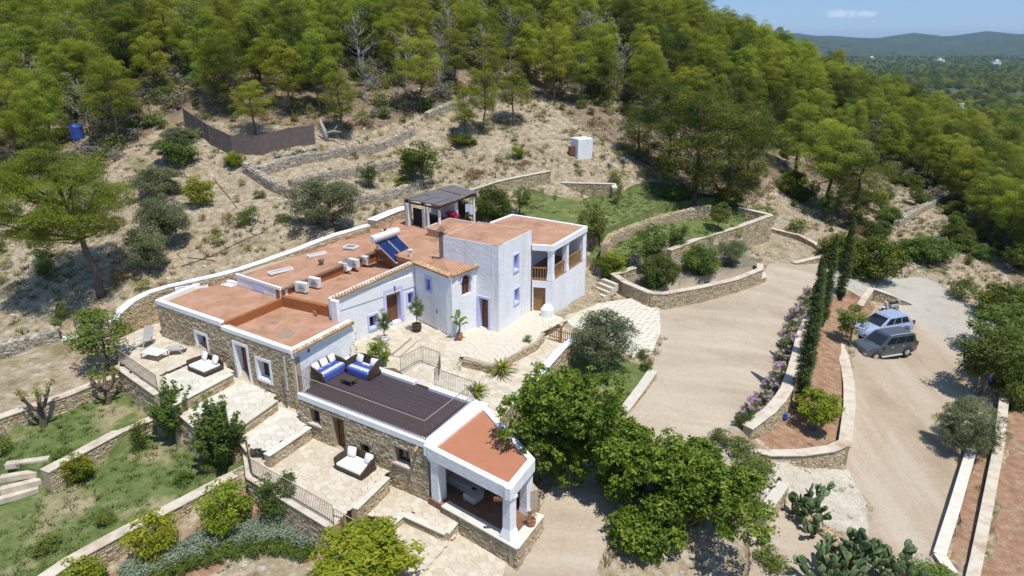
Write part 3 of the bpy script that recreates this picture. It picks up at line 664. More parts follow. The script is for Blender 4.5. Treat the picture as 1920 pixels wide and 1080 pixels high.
rw('stone wall with pale coping under the long railing beside sofa patio', [(466,848,4.0),(472,892,3.95),(626,985,3.95)], .42, group=G1)
rw('stone wall with pale coping under the lowest railing section', [(628,990,3.4),(706,1032,3.0),(740,1052,2.9)], .42, group=G1)
rw('stone wall with pale coping at the back of the upper lawn', [(-60,802,5.3),(0,780,5.3),(60,760,5.3),(120,740,5.35),(165,722,5.4),(222,702,5.6),(232,688,5.9)], .45, group=G2)
rw('stone wall with pale coping between the upper and lower lawns', [(84,882,4.15),(110,868,4.15),(165,838,4.2),(225,806,4.25),(284,783,4.35)], .5, group=G2)
rw('rubble wall between the lower lawn and the red flower bed', [(60,1098,3.0),(130,1050,3.05),(180,1022,3.1),(240,990,3.1),(330,945,3.2),(380,918,3.2),(470,872,3.4)], .5, coping=True, group=G2, rough=.02)
rw('long curved stone wall behind the top lawn, with pale coping', [(958,352,9.9),(1000,343,10.3),(1035,341,10.4),(1150,344,10.4),(1153,352,10.1)], .4, group=G2)
rw('stone wall with pale coping along the narrow path above the top lawn', [(880,357,10.6),(930,340,11.3),(960,333,11.5),(1030,320,11.6)], .35, group=G2)
rw('curved rubble wall below the top lawn', [(1133,458,8.1),(1145,438,8.1),(1190,421,8.1),(1240,404,8.3),(1330,384,8.6)], .5, coping=False, group=G2, rough=.05)
rw('stone wall with pale coping around the middle garden terrace', [(1385,388,8.0),(1446,402,7.6),(1385,424,7.1),(1310,446,6.9),(1255,468,6.7)], .45, group=G2)
rw('long curved stone wall with pale coping around the lavender terrace', [(1190,500,6.6),(1165,510,6.4),(1150,512,6.3),(1172,528,6.1),(1220,548,5.9),(1245,549,5.85),(1310,538,5.75),(1380,522,5.7),(1425,504,5.7),(1425,494,5.7)], .4, group=G2)
rw('low stone bench wall at the foot of the lavender terrace', [(1172,545,5.15),(1215,558,5.1),(1240,560,5.05),(1310,551,5.0),(1390,534,4.9),(1432,518,4.8),(1428,508,4.8)], .4, group=G2)
rw('low stone wall around the ploughed plot by the driveway', [(1448,428,5.5),(1500,440,5.3),(1530,456,4.9),(1548,472,4.5),(1540,480,4.4),(1488,492,4.4)], .4, group=G2)
rw('stone wall with pale coping between driveway and cypress bed', [(1402,800,3.15),(1444,768,3.5),(1462,748,3.6),(1475,728,3.65),(1485,700,3.75),(1495,665,3.9),(1504,625,4.0),(1520,590,4.0)], .5, group=G2, cop_w=.1)
rw('long curved stone wall between cypress bed and parked cars', [(1572,642,2.1),(1581,665,2.0),(1587,690,1.95),(1592,720,1.9),(1593,760,1.85),(1584,835,1.85)], .45, group=G2, cop_w=.12)
rw('curved stone wall with pale coping at the lower end of the cypress bed', [(1586,828,1.9),(1560,840,1.95),(1500,848,2.0),(1440,848,2.1),(1410,840,2.3)], .45, group=G2, cop_w=.1, pieces=True)
rw('triangular stone wall beside the motorbike', [(1634,540,3.4),(1620,560,3.0),(1612,572,2.6)], .4, group=G2)
rw('sloping stone wall with white coping behind the motorbike', [(1640,541,3.35),(1670,552,2.9),(1706,568,2.0)], .4, group=G2, cm=M_flagw)
rw('low pale stone kerb wall along the right edge of the parking area', [(1823,838,.5),(1815,865,.4),(1790,950,.1),(1762,1038,-.1),(1785,1072,-.2)], .42, group=G2, cm=M_flagw)
rw('stained pale wall along the red field', [(1884,738,.8),(1874,830,.5),(1853,940,.2),(1832,1045,-.1),(1822,1090,-.2)], .42, group=G2)
rw('short stone wall beside the prickly pears', [(1470,905,2.3),(1452,930,2.2),(1430,962,2.2)], .45, group=G2, cm=M_flagw)
rw('rubble wall curving below the rocky bank', [(1495,950,1.5),(1520,968,1.4),(1560,1000,1.1),(1575,1030,.9)], .5, coping=False, group=G2, rough=.06)
rw('pale stone kerb between the olive lawn and the driveway', [(1224,694,4.5),(1205,722,4.3),(1180,755,4.05),(1168,770,3.95)], .45, group=G2, cm=M_flagw)
rw('white topped wall between lower courtyard and olive lawn', [(1078,634,6.1),(1055,650,6.1),(1030,678,6.0),(1000,712,5.9)], .35, group=G1, cm=M_white)
rw('low stone wall along the edge of the upper courtyard', [(870,669,6.05),(900,676,6.05),(930,683,6.05),(960,662,6.05),(1003,640,6.05),(1018,622,6.05)], .25, coping=False, group=G1)
for lab, px in (('upper dry stone wall below the metal fence', [(488,330),(530,312),(590,300),(660,290),(715,280),(775,250)]), ('dry stone wall descending beside the dirt path on the hillside', [(462,324),(490,342),(520,360),(545,372)]),
                ('middle dry stone wall behind the olive tree', [(545,352),(600,342),(650,334),(700,322),(745,312)]), ('lower dry stone wall between olive tree and pergola', [(660,385),(700,378),(745,368),(790,352)]),
                ('dry stone wall crossing the scrub on the right', [(1680,425),(1712,405),(1742,390),(1775,372)]), ('crumbling dry stone wall left of the white channel', [(0,665),(40,655),(80,640),(110,632)]), ('dry stone wall at the edge of the pine wood', [(800,222),(845,205),(900,192),(960,178)])):
    rw(lab, px, .6, coping=False, group=G3, onground=.75, rough=.08, sm=M_stoneg)
# paving stones
for key, m, lim in (('p1', M_flag, 290), ('p2', M_flagw, 290), ('p3', M_flagw, 290), ('p4', M_flagw, 290), ('p5', M_flag, 290), ('p6', M_flag, 290), ('p7', M_flag, 290), ('p8', M_flag, 290), ('c1', M_flag, 290), ('c3', M_flag, 290)):
    MFLAG[0] = m; g = bpy.data.objects.get(PADS[key].name)
    flags(PADS[key], g, m, .44 if key in ('c1', 'c3', 'p1') else .36, lim=lim)
MFLAG[0] = M_flagw
apron = [r for r in REG if r.name == 'pale_apron'][0]
flags(apron, bpy.data.objects.get('pale_apron'), M_flagw, .42, joined=True)
# curved white-topped water channel behind the house
ch = [(118,634,6.6),(150,626,6.7),(185,612,6.9),(215,598,7.3),(225,582,7.7),(245,564,8.0),(275,548,8.2),(310,537,8.4),(360,525,8.7),(405,515,8.9),(450,503,9.1),(500,486,9.3),(560,465,9.6),(620,441,9.8),(690,421,10.0)]
rw('long white topped wall curving along the hillside behind the house', ch, .5, group=None, cm=M_whitetrim, drop=.3, name='white_wall', ch=.09, cop_w=.02)
rw('white wall section between roof and pergola', [(697,412,10.1),(735,396,10.2),(760,388,10.3)], .8, group=None, cm=M_whitetrim, drop=.3, name='white_wall')
# railings
f = lambda L: [tuple(W(*p)) for p in L]
railing('iron railing on the upper patio by the left lawn', f([(226,684,6.1),(297,734,6.1)]))
railing('long iron railing beside the sofa patio', f([(466,850,4.0),(474,893,3.97),(626,983,3.97)]))
railing('lowest iron railing stepping down beside the yellow green tree', f([(629,988,3.45),(688,1022,3.1)]))
# garden steps
for i, (p, q, lab) in enumerate((((10,868,4.1),(92,857,4.1),'topmost'), ((0,893,3.8),(80,880,3.8),'second'), ((0,915,3.5),(78,896,3.5),'third'), ((-10,936,3.2),(72,912,3.2),'lowest'))):
    a, b = W(*p), W(*q); t = MB(); t.obox(a, b, .34, a[2]-.3, a[2]); o = t.build('garden_step', M_coping, bevel=.02)
    tag(o, lab+' of four pale stone steps at the left edge of the lawns', 'step', 'garden steps')
def steps(label, P, Q, n, run, rise, m=M_flagw, w=None, group=None, down=None):
    """n steps; P->Q is the top nosing, stepping down to the right of travel"""
    P = np.array(P); Q = np.array(Q); d = (Q-P)[:2]; d = d/np.hypot(*d); nn = np.array((d[1], -d[0]))
    t = thing('stone_steps', label, 'steps', (0, 0, 0), group=group)
    for k in range(n):
        o = nn*run*(k+.5); z = P[2]-rise*(k+1)
        MB().obox(P[:2]+o, Q[:2]+o, run, z-.6, z).build('step', m, t, bevel=.015)
        MB().obox(P[:2]+nn*(run*(k+1)), Q[:2]+nn*(run*(k+1)), .05, z-.0, z+.012).build('nosing', M_coping, t)
    return t
steps('pale steps in front of the main wooden door', W(724,655,6.42), W(760,625,6.42), 2, .42, .16, M_flag)
steps('four long pale steps going down in the courtyard', W(865,678,5.98), W(838,697,5.98), 4, .55, .13, M_flag)
steps('stone steps beside the curved wall by the tower', W(1134,516,6.3), W(1160,526,6.3), 5, .36, .24, M_flag)
# ------------------------------------------------------------------ the villa
villa = thing('villa', 'whitewashed and rubble stone farmhouse with flat terracotta coloured roofs', 'house', (0, 0, 0))
def V2(p): return np.array((p[0], p[1]), float)
def house_wall(P, Q, z0, z1, ops=(), thick=.5, m=None, stone=False, name='wall', parent=None, sides=True):
    """outside is on the right of P->Q. ops: dicts with s0,s1,z0,z1. z1 may be a pair"""
    parent = parent or villa; P, Q = V2(P), V2(Q); d = Q-P; L = np.hypot(*d); d /= L; n = np.array((d[1], -d[0]))
    WC[0] += 1; P0_ = P; Q0_ = Q; cut = .012+.004*(WC[0] % 3)
    za, zb = z1 if hasattr(z1, '__len__') else (z1, z1)
    zt = lambda s: za+(zb-za)*s/L
    S_ = sorted({0.0, L, *[max(0., min(L, o['s0'])) for o in ops], *[max(0., min(L, o['s1'])) for o in ops]})
    mb = MB()
    for a, b in zip(S_[:-1], S_[1:]):
        if b-a < 1e-4: continue
        mid = (a+b)/2; here = sorted([o for o in ops if o['s0'] <= mid <= o['s1']], key=lambda o: o['z0']); z = z0
        for o in here+[None]:
            top = o['z0'] if o else None
            p, q = P+d*max(a, cut), P+d*min(b, L-cut)
            if o is None: mb.obox(p, q, thick, z, (zt(a), zt(b)), side=thick/2)
            else:
                if top > z+.01: mb.obox(p, q, thick, z, top, side=thick/2)
                z = o['z1']
    w_ = mb.build(name, m or (M_mortar if stone else M_white), parent)
    if stone:
        st = MB(); skip = [(o['s0']-.02, o['s1']+.02, o['z0']-.02, o['z1']+.02) for o in ops]
        stones_on(st, P, Q, lambda s: z0, lambda s: zt(s), -1, skip=skip, sw=(.12, .30), sh=(.09, .17), proud=(.012, .045))
        st.build('stones', M_stone, w_, kind='stuff')
        for o in ops:       # dressed reveals inside the openings keep the core colour
            pass
    return w_
def opening(P, Q, bl, tr, lean=None):
    """pixel of the lower left and of the upper right corner of an opening"""
    s0, z0 = onwall(*bl, P, Q); s1, z1 = onwall(*tr, P, Q); return dict(s0=min(s0, s1), s1=max(s0, s1), z0=z0, z1=z1)
def onw(P, Q, s, out=0.0):
    P, Q = V2(P), V2(Q); d = (Q-P)/np.hypot(*(Q-P)); return P+d*s+np.array((d[1], -d[0]))*out
WC = [0]
def fill_window(P, Q, o, depth=.3, m_frame=None, surround=None, sw=.13, shutters=None, sill=True, mull=1, name='window'):
    m_frame = m_frame or M_wood; mb = MB(); a, b, z0, z1 = o['s0'], o['s1'], o['z0'], o['z1']
    def bar(sa, sb, za, zb, din, dout, mbx, t=.5): mbx.obox(onw(P, Q, sa, -(din+dout)/2), onw(P, Q, sb, -(din+dout)/2), abs(dout-din), za, zb, t)
    f = .06
    bar(a, a+f, z0, z1, depth, depth+.07, mb); bar(b-f, b, z0, z1, depth, depth+.07, mb); bar(a+f, b-f, z0, z0+f, depth, depth+.07, mb); bar(a+f, b-f, z1-f, z1, depth, depth+.07, mb)
    for k in range(1, mull+1):
        s = a+(b-a)*k/(mull+1); bar(s-.025, s+.025, z0+f, z1-f, depth+.005, depth+.06, mb)
    w_ = mb.build(name, m_frame, villa)
    g = MB(); bar(a+f, b-f, z0+f, z1-f, depth+.035, depth+.045, g); g.build('pane', M_glass if not shutters else shutters, w_)
    if surround is not None:
        q = MB(); bar(a-sw, a, z0-sw, z1+sw, -.05, .02, q); bar(b, b+sw, z0-sw, z1+sw, -.05, .02, q); bar(a, b, z1, z1+sw, -.05, .02, q); bar(a, b, z0-sw, z0, -.07, .02, q)
        q.build('surround', surround, w_)
        q = MB(); bar(a-.002, a+.03, z0+.03, z1-.03, -.02, depth, q); bar(b-.03, b+.002, z0+.03, z1-.03, -.02, depth, q); bar(a, b, z1-.03, z1+.002, -.02, depth, q); bar(a, b, z0-.002, z0+.03, -.02, depth, q)
        q.build('reveal', surround, w_)
    elif sill:
        q = MB(); bar(a-.1, b+.1, z0-.07, z0+.015, -.09, depth, q); q.build('sill', M_coping, w_)
    return w_
def fill_door(P, Q, o, depth=.25, m=None, surround=None, sw=.15, planks=4, name='door', slats=False):
    m = m or M_wood; a, b, z0, z1 = o['s0'], o['s1'], o['z0'], o['z1']
    def bar(sa, sb, za, zb, din, dout, mbx, t=.5): mbx.obox(onw(P, Q, sa, -(din+dout)/2), onw(P, Q, sb, -(din+dout)/2), abs(dout-din), za, zb, t)
    mb = MB(); f = .07
    bar(a, a+f, z0, z1, depth, depth+.09, mb); bar(b-f, b, z0, z1, depth, depth+.09, mb); bar(a+f, b-f, z1-f, z1, depth, depth+.09, mb)
    d_ = mb.build(name, m, villa); n = planks; w_ = (b-a-2*f)/n
    for k in range(n):
        p = MB(); bar(a+f+k*w_+.008, a+f+(k+1)*w_-.008, z0+.01, z1-f-.01, depth+.03, depth+.07, p); p.build('plank', m, d_)
    p = MB(); p.box(-.02, -.02, -.05, .02, .02, .05); h = p.build('handle', M_iron, d_); q = onw(P, Q, b-f-.12, -(depth+.01)); h.location = (q[0], q[1], z0+1.0)
    if surround is not None:
        q = MB(); bar(a-sw, a, z0, z1+sw, -.05, .02, q); bar(b, b+sw, z0, z1+sw, -.05, .02, q); bar(a, b, z1, z1+sw, -.05, .02, q); q.build('surround', surround, d_)
        q = MB(); bar(a-.002, a+.03, z0+.01, z1-.03, -.02, depth, q); bar(b-.03, b+.002, z0+.01, z1-.03, -.02, depth, q); bar(a, b, z1-.03, z1+.002, -.02, depth, q)
        q.build('reveal', surround, d_)
    return d_
def roof(poly, z, m=M_roof, th=.3, name='roof'):
    zz = z if hasattr(z, '__len__') else [z]*len(poly); c = sum(V2(p) for p in poly)/len(poly); poly = [V2(p)+(c-V2(p))/np.hypot(*(c-V2(p)))*.055 for p in poly]
    return MB().prism([tuple(V2(p)) for p in poly], [q-th for q in zz], list(zz)).build(name, m, villa)
def parapet(P, Q, z0, z1, w_=.28, side=0, m=None, name='parapet'):
    """strip along P->Q, its outer face 4 cm proud of the wall on the right side"""
    PC[0] += 1; P = V2(P); Q = V2(Q); z1 += .0023*(PC[0] % 5); d = (Q-P)/np.hypot(*(Q-P))*.0031*(PC[0] % 4)
    return MB().obox(P+d, Q-d, w_, z0+.001*(PC[0] % 7), z1, side=w_/2-.04-.0017*(PC[0] % 3)).build(name, m or M_whitetrim, villa, bevel=.025)
PC = [0]
def tiles_along(P, Q, z, step=.2, length=.42, tilt=14, parent=None, name='roof_tile'):
    P, Q = V2(P), V2(Q); d = Q-P; L = np.hypot(*d); d /= L; n = np.array((d[1], -d[0])); zz = z if hasattr(z, '__len__') else (z, z)
    m = MB(); k = 5; r0, r1 = .085, .068
    for j, (r, x) in enumerate(((r0, 0), (r1, length))):
        for i in range(k+1):
            a = math.pi*i/k; m.v.append((math.cos(a)*r, x, math.sin(a)*r)); 
    for i in range(k+1): a = math.pi*i/k; m.v.append((math.cos(a)*(r0-.018), 0, math.sin(a)*(r0-.018)))
    for i in range(k): m.f += [(i, i+1, k+2+i, k+1+i), (i+1, i, 2*(k+1)+i, 2*(k+1)+i+1)]; m.t += [.5, .5]
    me = m.mesh('roof_tile'); me.materials.append(M_clay); c = int(L/step)
    ang = math.atan2(n[1], n[0])
    for i in range(c):
        s = (i+.5)*L/c; p = P+d*s+n*.2; o = link(name, me, None, parent or villa)
        o.location = (p[0], p[1], zz[0]+(zz[1]-zz[0])*s/L+random.uniform(-.012, .012)); o.rotation_euler = (R(tilt), random.uniform(-.06, .06), ang+math.pi/2+random.uniform(-.05, .05))
    q = MB().obox(P+n*.06, Q+n*.06, .22, (zz[0]-.1, zz[1]-.1), (zz[0]+.0, zz[1]+.0)); q.build('eave_course', M_clay, parent or villa)
F0, Fm, F1 = W(292,562,8.5), W(421,608,8.5), W(545,656,8.25)
G1_ = W(659,599,8.25); I2 = W(621,593,7.9); I1 = W(526,541,9.0); I0 = W(442,514,9.0); Rb = W(401,518,8.5)
Fm = V2(F0)+(V2(F1)-V2(F0))*.52
# front rubble wall, three framed openings
P, Q = V2(F0), V2(F1)
wA = opening(P, Q, (373,655), (396,628)); wA['s1'] = wA['s0']+.95; wA['z1'] = wA['z0']+1.05
dB = opening(P, Q, (450,712), (470,664)); dB['z0'] = 5.27; dB['z1'] = 7.45; dB['s1'] = dB['s0']+1.0
wC = opening(P, Q, (487,708), (516,690)); wC['s1'] = wC['s0']+1.0; wC['z0'] = ztop(*onw(P, Q, wC['s0']), 707); wC['z1'] = wC['z0']+1.1
ops = [wA, dB, wC]; L1 = np.hypot(*(Q-P)); sm = np.hypot(*(Fm-P))
house_wall(P, Q, 3.4, (8.32, 8.05), ops, stone=True, name='front_wall')
for o in (wA, wC): fill_window(P, Q, o, .34, surround=M_whitetrim, sw=.17)
fill_door(P, Q, dB, .34, surround=M_whitetrim, sw=.17, planks=5)
roof([F0, Fm, I1, I0, Rb], 8.27); parapet(P, Fm, 8.2, 8.5); parapet(Fm, Q, 8.0, 8.25)
house_wall(Rb, F0, 4, 8.3, stone=True, name='side_wall'); parapet(Rb, F0, 8.2, 8.5)
house_wall(I0, Rb, 6, 8.3, name='rear_wall'); parapet(I0, Rb, 8.2, 8.5, .22)
parapet(Fm, I1, 7.8, 8.36, .2, m=M_riser, name='upstand')
# lower roof beside the deck
roof([Fm, F1, G1_, I2, I1], 7.85)
house_wall(V2(F1)+(V2(G1_)-V2(F1))*.03, G1_, 4, 8.05, name='side_wall'); parapet(F1, G1_, 7.7, 8.22, .3); tiles_along(V2(F1)+np.array((.1,0)), V2(G1_), 8.1, .2, .34)
# stained patch on the lower roof
st = MB(); c_ = W(535,627,7.856); st.prism([(c_[0]+.48*math.cos(a)*random.uniform(.8, 1.15), c_[1]+.6*math.sin(a)*random.uniform(.8, 1.15)) for a in np.linspace(0, 2*math.pi, 17)[:-1]], 7.84, 7.858); st.build('stain', M_stain, villa)
# high back roof with the skylights
K0, K1, K2, K3 = W(442,514,9.0), W(526,541,9.0), W(703,468,9.35), W(737,412,9.6)
roof([K0, K1, K2, K3], [8.95, 8.95, 9.3, 9.5]); house_wall(K0, K1, 6, 8.9, name='end_wall', m=M_white); parapet(K0, K1, 8.85, 9.05, .14)
house_wall(K1, K2, 6, (8.9, 9.2), name='inner_wall', m=M_riser); 
house_wall(K3, K0, 6, (9.4, 9.0), name='rear_wall', stone=True)
gt = MB(); gt.obox(onw(K1, K2, .1, .06), onw(K1, K2, np.hypot(*(V2(K2)-V2(K1)))-.1, .06), .12, (8.83, 9.14), (8.92, 9.21)); gt.build('gutter', M_iron, villa)
nich = MB(); nich.obox(onw(K0, K1, 1.75, .015), onw(K0, K1, 2.9, .015), .03, 8.35, 8.85); nich.build('panel', M_blue, villa)
# courtyard roof and tiled eave
M0, M1 = np.array((-10.3, 36.6)), np.array((-6.2, 41.2)); Kc = np.array((-3.6, 38.2)); Kt = np.array((-2.2, 39.93))
T0, TC, TR, TB = np.array((-4.34, 41.3)), np.array((-.8, 39.0)), np.array((1.27, 42.7)), np.array((-2.3, 45.0))
roof([I1, I2, M0, M1, V2(K2)+np.array((.4,.2)), K2, K1], 8.46)
parapet(I1, I2, 7.8, 8.5, .3, m=M_riser, name='upstand')
lm = np.hypot(*(M1-M0)); P, Q = M0, M1
dM = opening(P, Q, (727,600), (752,556)); dM['z0'] = 6.32; dM['z1'] = dM['z0']+2.15; dM['s0'] = onwall(726, 600, P, Q)[0]; dM['s1'] = dM['s0']+1.15
wL = opening(P, Q, (693,617), (705,596)); wL['s1'] = wL['s0']+.55; wL['z1'] = wL['z0']+.8
wR = opening(P, Q, (765,572), (775,552)); wR['s1'] = wR['s0']+.5; wR['z1'] = wR['z0']+.8
house_wall(P, Q, 4, (9.1, 9.85), [wL, dM, wR], name='courtyard_wall')
fill_door(P, Q, dM, .35, surround=M_blue, sw=.2, planks=4); fill_window(P, Q, wL, .3, surround=M_blue, sw=.12); fill_window(P, Q, wR, .3, surround=M_blue, sw=.12, shutters=M_deepblue)
parapet(P, Q, 8.3, 9.12, .3); MB().obox(P, Q, .3, (9.0, 9.6), (9.12, 9.86), side=.11).build('parapet', M_whitetrim, villa)
tiles_along(P, Q, (9.12, 9.86), .2, .36)
MB().obox(P-np.array((.05,.05)), P+np.array((.4,-.35)), .25, 7.6, 9.16).build('pier', M_whitetrim, villa, bevel=.03)
# corner room with the arched window
P, Q = M1, Kc
w1 = opening(P, Q, (800,542), (809,520)); w1['s1'] = w1['s0']+.5; w1['z1'] = w1['z0']+.75
w2 = opening(P, Q, (817,587), (822,578)); w2['s1'] = w2['s0']+.22; w2['z1'] = w2['z0']+.3
house_wall(P, Q, 4, 9.9, [w1, w2], name='corner_wall'); fill_window(P, Q, w1, .25, surround=M_blue, sw=.14); fill_window(P, Q, w2, .2, sill=False, mull=0)
tiles_along(P, Q, (9.92, 9.98), .2, .36); parapet(P, Q, 9.75, 9.93, .3)
P, Q = Kc, Kt; La = np.hypot(*(Q-P))
a0, zb_ = onwall(866, 556, P, Q); a1 = a0+.85; zs = zb_; zarch = onwall(877, 512, P, Q)[1]-.43; print('ARCH', a0, a1, zs, zarch, La)
arch = [dict(s0=a0, s1=a1, z0=zs, z1=zarch)]
na = 8
for k in range(na):
    th0 = math.pi*k/na; th1 = math.pi*(k+1)/na; r_ = (a1-a0)/2; c = (a0+a1)/2
    sa, sb = c-r_*math.cos(th0), c-r_*math.cos(th1); arch.append(dict(s0=sa+1e-4, s1=sb-1e-4, z0=zarch, z1=zarch+r_*math.sin((th0+th1)/2)))
# merge column-wise
cols_ = [dict(s0=o['s0'], s1=o['s1'], z0=zs, z1=o['z1']) for o in arch[1:]]
cols_ = [dict(o, s0=o['s0']-1e-4, s1=o['s1']+1e-4) for o in cols_]
for o in cols_: o['s0'] += 0; 
house_wall(P, Q, 4, 9.9, [dict(s0=round(o['s0'], 4), s1=round(o['s1'], 4), z0=o['z0'], z1=o['z1']) for o in cols_], name='arch_wall')
fw = fill_window(P, Q, dict(s0=a0, s1=a1, z0=zs, z1=zarch+.1), .3, sill=False, mull=1); 
for k in range(5):
    s = a0+.1+(a1-a0-.2)*k/4; MB().obox(onw(P, Q, s-.03, -.18), onw(P, Q, s+.03, -.18), .04, zs, zs+.9).build('baluster', M_wood, fw)
MB().obox(onw(P, Q, a0, -.18), onw(P, Q, a1, -.18), .07, zs+.88, zs+.95).build('rail', M_wood, fw)
q = MB()
for k in range(10):
    th0, th1 = math.pi*k/10, math.pi*(k+1)/10; r_ = (a1-a0)/2+.08; c = (a0+a1)/2
    p0, p1 = (c-r_*math.cos(th0), zarch+r_*math.sin(th0)), (c-r_*math.cos(th1), zarch+r_*math.sin(th1)); A_q, B_q = onw(P, Q, p0[0], .015), onw(P, Q, p1[0], .015)
    q.tube([(A_q[0], A_q[1], p0[1]), (B_q[0], B_q[1], p1[1])], .07, 6)
q.build('arch_moulding', M_blue, fw)
tiles_along(P, Q, (9.98, 10.05), .2, .36); parapet(P, Q, 9.75, 9.98, .3)
roof([M1, Kc, Kt, T0, V2(W(800,478,9.9))], [9.9, 9.93, 10.0, 10.15, 9.9])
# roofs behind
roof([K2, V2(W(775,487,9.6)), T0+np.array((-.02,.1)), TB+np.array((-.5,.3)), V2(W(842,425,9.6)), V2(W(800,426,9.6)), V2(W(770,407,9.6)), K3], [9.32, 9.5, 9.7, 9.7, 9.6, 9.6, 9.55, 9.48])
house_wall(K2, W(775,487,9.6), 6, (9.1, 9.3), m=M_riser, name='inner_wall')
parapet(K2, W(745,478,9.5), 9.2, 9.45, .2, m=M_riser, name='upstand')
B0, B1, B2, B3 = W(800,427,10.2), W(841,410,10.2), W(888,418,10.2), W(852,440,10.2)
roof([B0, B1, B2, B3], 10.15, th=1.8); parapet(B0, B1, 10.1, 10.25, .15, m=M_coping); parapet(B1, B2, 10.1, 10.25, .15, m=M_coping)
# tower
house_wall(T0, TC, 3, (11.45, 11.65), [], name='tower_wall')
P, Q = T0, TC
dT = opening(P, Q, (899,608), (910,562)); dT['z0'] = 6.03; dT['z1'] = 8.05; dT['s1'] = dT['s0']+.72
bpy.data.objects.remove([o for o in bpy.data.objects if o.name.startswith('tower_wall')][0])
house_wall(P, Q, 3, 11.6, [dT], name='tower_wall'); fill_door(P, Q, dT, .28, surround=M_blue, sw=.14, planks=3)
P, Q = TC, TR
u1 = opening(P, Q, (963,509), (971,481)); u1['s1'] = u1['s0']+.62; u1['z1'] = u1['z0']+1.02
u2 = opening(P, Q, (964,570), (971,545)); u2['s1'] = u2['s0']+.62; u2['z1'] = u2['z0']+.95
house_wall(P, Q, 3, 11.6, [u1, u2], name='tower_wall'); fill_window(P, Q, u1, .3, surround=M_blue, sw=.09, shutters=M_deepblue, m_frame=M_deepblue, mull=0); fill_window(P, Q, u2, .3, surround=M_blue, sw=.09, shutters=M_glass)
house_wall(TR, TB, 8, 11.6, name='tower_wall'); house_wall(TB, T0, 8, 11.6, name='tower_wall')
roof([T0, TC, TR, TB], 11.605, th=.4)

# loggia wing
La0, Lc1, Lc2, Lb1, Lb2, Lb3 = np.array((1.3, 42.55)), np.array((2.65, 42.25)), np.array((5.35, 47.2)), np.array((2.6, 49.1)), np.array((0, 50.8)), np.array((-1.6, 48.3))
d1 = opening(La0, Lc1, (1003,588), (1012,545)); d1['s0'] = .1; d1['s1'] = .95; d1['z0'] = 5.95; d1['z1'] = 7.75
house_wall(La0, Lc1, 3, 8.2, [d1], name='loggia_wall'); fill_door(La0, Lc1, d1, .2, m=M_woodl, planks=6)
house_wall(Lc1, Lc2, 3, 8.2, name='loggia_wall'); house_wall(Lc2, Lb1, 3, 10.3, name='loggia_wall')
house_wall(Lb1, Lb2, 6, 10.3, name='loggia_wall'); house_wall(Lb2, Lb3, 6, 10.3, name='loggia_wall')
roof([La0, Lc1, Lc2, V2(Lb1), TR+(TB-TR)*.6], 8.25, m=M_redsoil, name='loggia_floor', th=.2)
house_wall(TR+(TB-TR)*.25+np.array((.1,.2)), TR+(TB-TR)*.25+np.array((2.4, 4.9)), 8, 10.3, name='loggia_wall', thick=.2)
roof([La0, Lc1, Lc2, Lb1, Lb2, Lb3, TB], 10.62, th=.3)
for a, b in ((La0, Lc1), (Lc1, Lc2), (Lc2, Lb1), (Lb1, Lb2), (Lb2, Lb3)):
    PC[0] += 1; MB().obox(a, b, .2, 10.28, 10.69+.002*(PC[0] % 5), side=.05).build('parapet', M_whitetrim, villa, bevel=.03)
def column(p, z0, z1, w_=.34, ang=0, name='column', flare=1.25):
    c, s = math.cos(ang), math.sin(ang); m = MB(); pr = [(w_*flare, z0), (w_*flare*.98, z0+.12), (w_, z0+.5), (w_*.96, z1-.25), (w_*1.2, z1-.12), (w_*1.2, z1)]
    for r, z in pr:
        for sx, sy in ((-1,-1),(1,-1),(1,1),(-1,1)): x, y = sx*r/2, sy*r/2; m.v.append((p[0]+x*c-y*s, p[1]+x*s+y*c, z))
    for i in range(len(pr)-1):
        for j in range(4): m.f.append((i*4+j, i*4+(j+1) % 4, i*4+4+(j+1) % 4, i*4+4+j)); m.t.append(.5)
    m.f.append(tuple(range(len(pr)*4-4, len(pr)*4))); m.t.append(.5)
    return m.build(name, M_white, villa, bevel=.02)
ang = math.atan2(*(Lc2-Lc1)[::-1]); uv = (Lc2-Lc1)/np.hypot(*(Lc2-Lc1)); LL = np.hypot(*(Lc2-Lc1)); nn_ = np.array((-uv[1], uv[0]))
cs = [Lc1+uv*.2+nn_*.22, Lc1+uv*LL*.44+nn_*.22, Lc1+uv*(LL-.2)+nn_*.22]
for c in cs: column(c, 8.22, 10.3, .36, ang)
def balustrade(a, b, z, h=.85, gap=.16):
    t = MB().obox(a, b, .07, z+h-.05, z+h+.02).build('balustrade', M_woodl, villa); MB().obox(a, b, .06, z+.08, z+.14).build('rail', M_woodl, t)
    me = MB().box(-.022, -.022, 0, .022, .022, h-.2).mesh('baluster'); me.materials.append(M_woodl); L = np.hypot(*(b-a)); n = int(L/gap)
    for k in range(n+1): o = link('baluster', me, None, t); p = a+(b-a)*k/n; o.location = (p[0], p[1], z+.14)
balustrade(La0+np.array((.05, .15)), cs[0]-np.array((.15, -.05)), 8.22); balustrade(cs[0]+uv*.2, cs[1]-uv*.2, 8.22); balustrade(cs[1]+uv*.2, cs[2]-uv*.2, 8.22)
# white rounded pier beside the loggia door with a stone base
pp = W(1026,592,6.0); MB().lathe([(.42, 0), (.45, .4), (.43, .9), (.25, 1.15)], 12, (pp[0], pp[1], 5.6)).build('pier', M_white, villa)
pp = W(1016,612,5.6); MB().lathe([(.5, 0), (.5, .55), (.35, .65)], 12, (pp[0], pp[1], 5.3)).build('pier', M_mortar, villa)
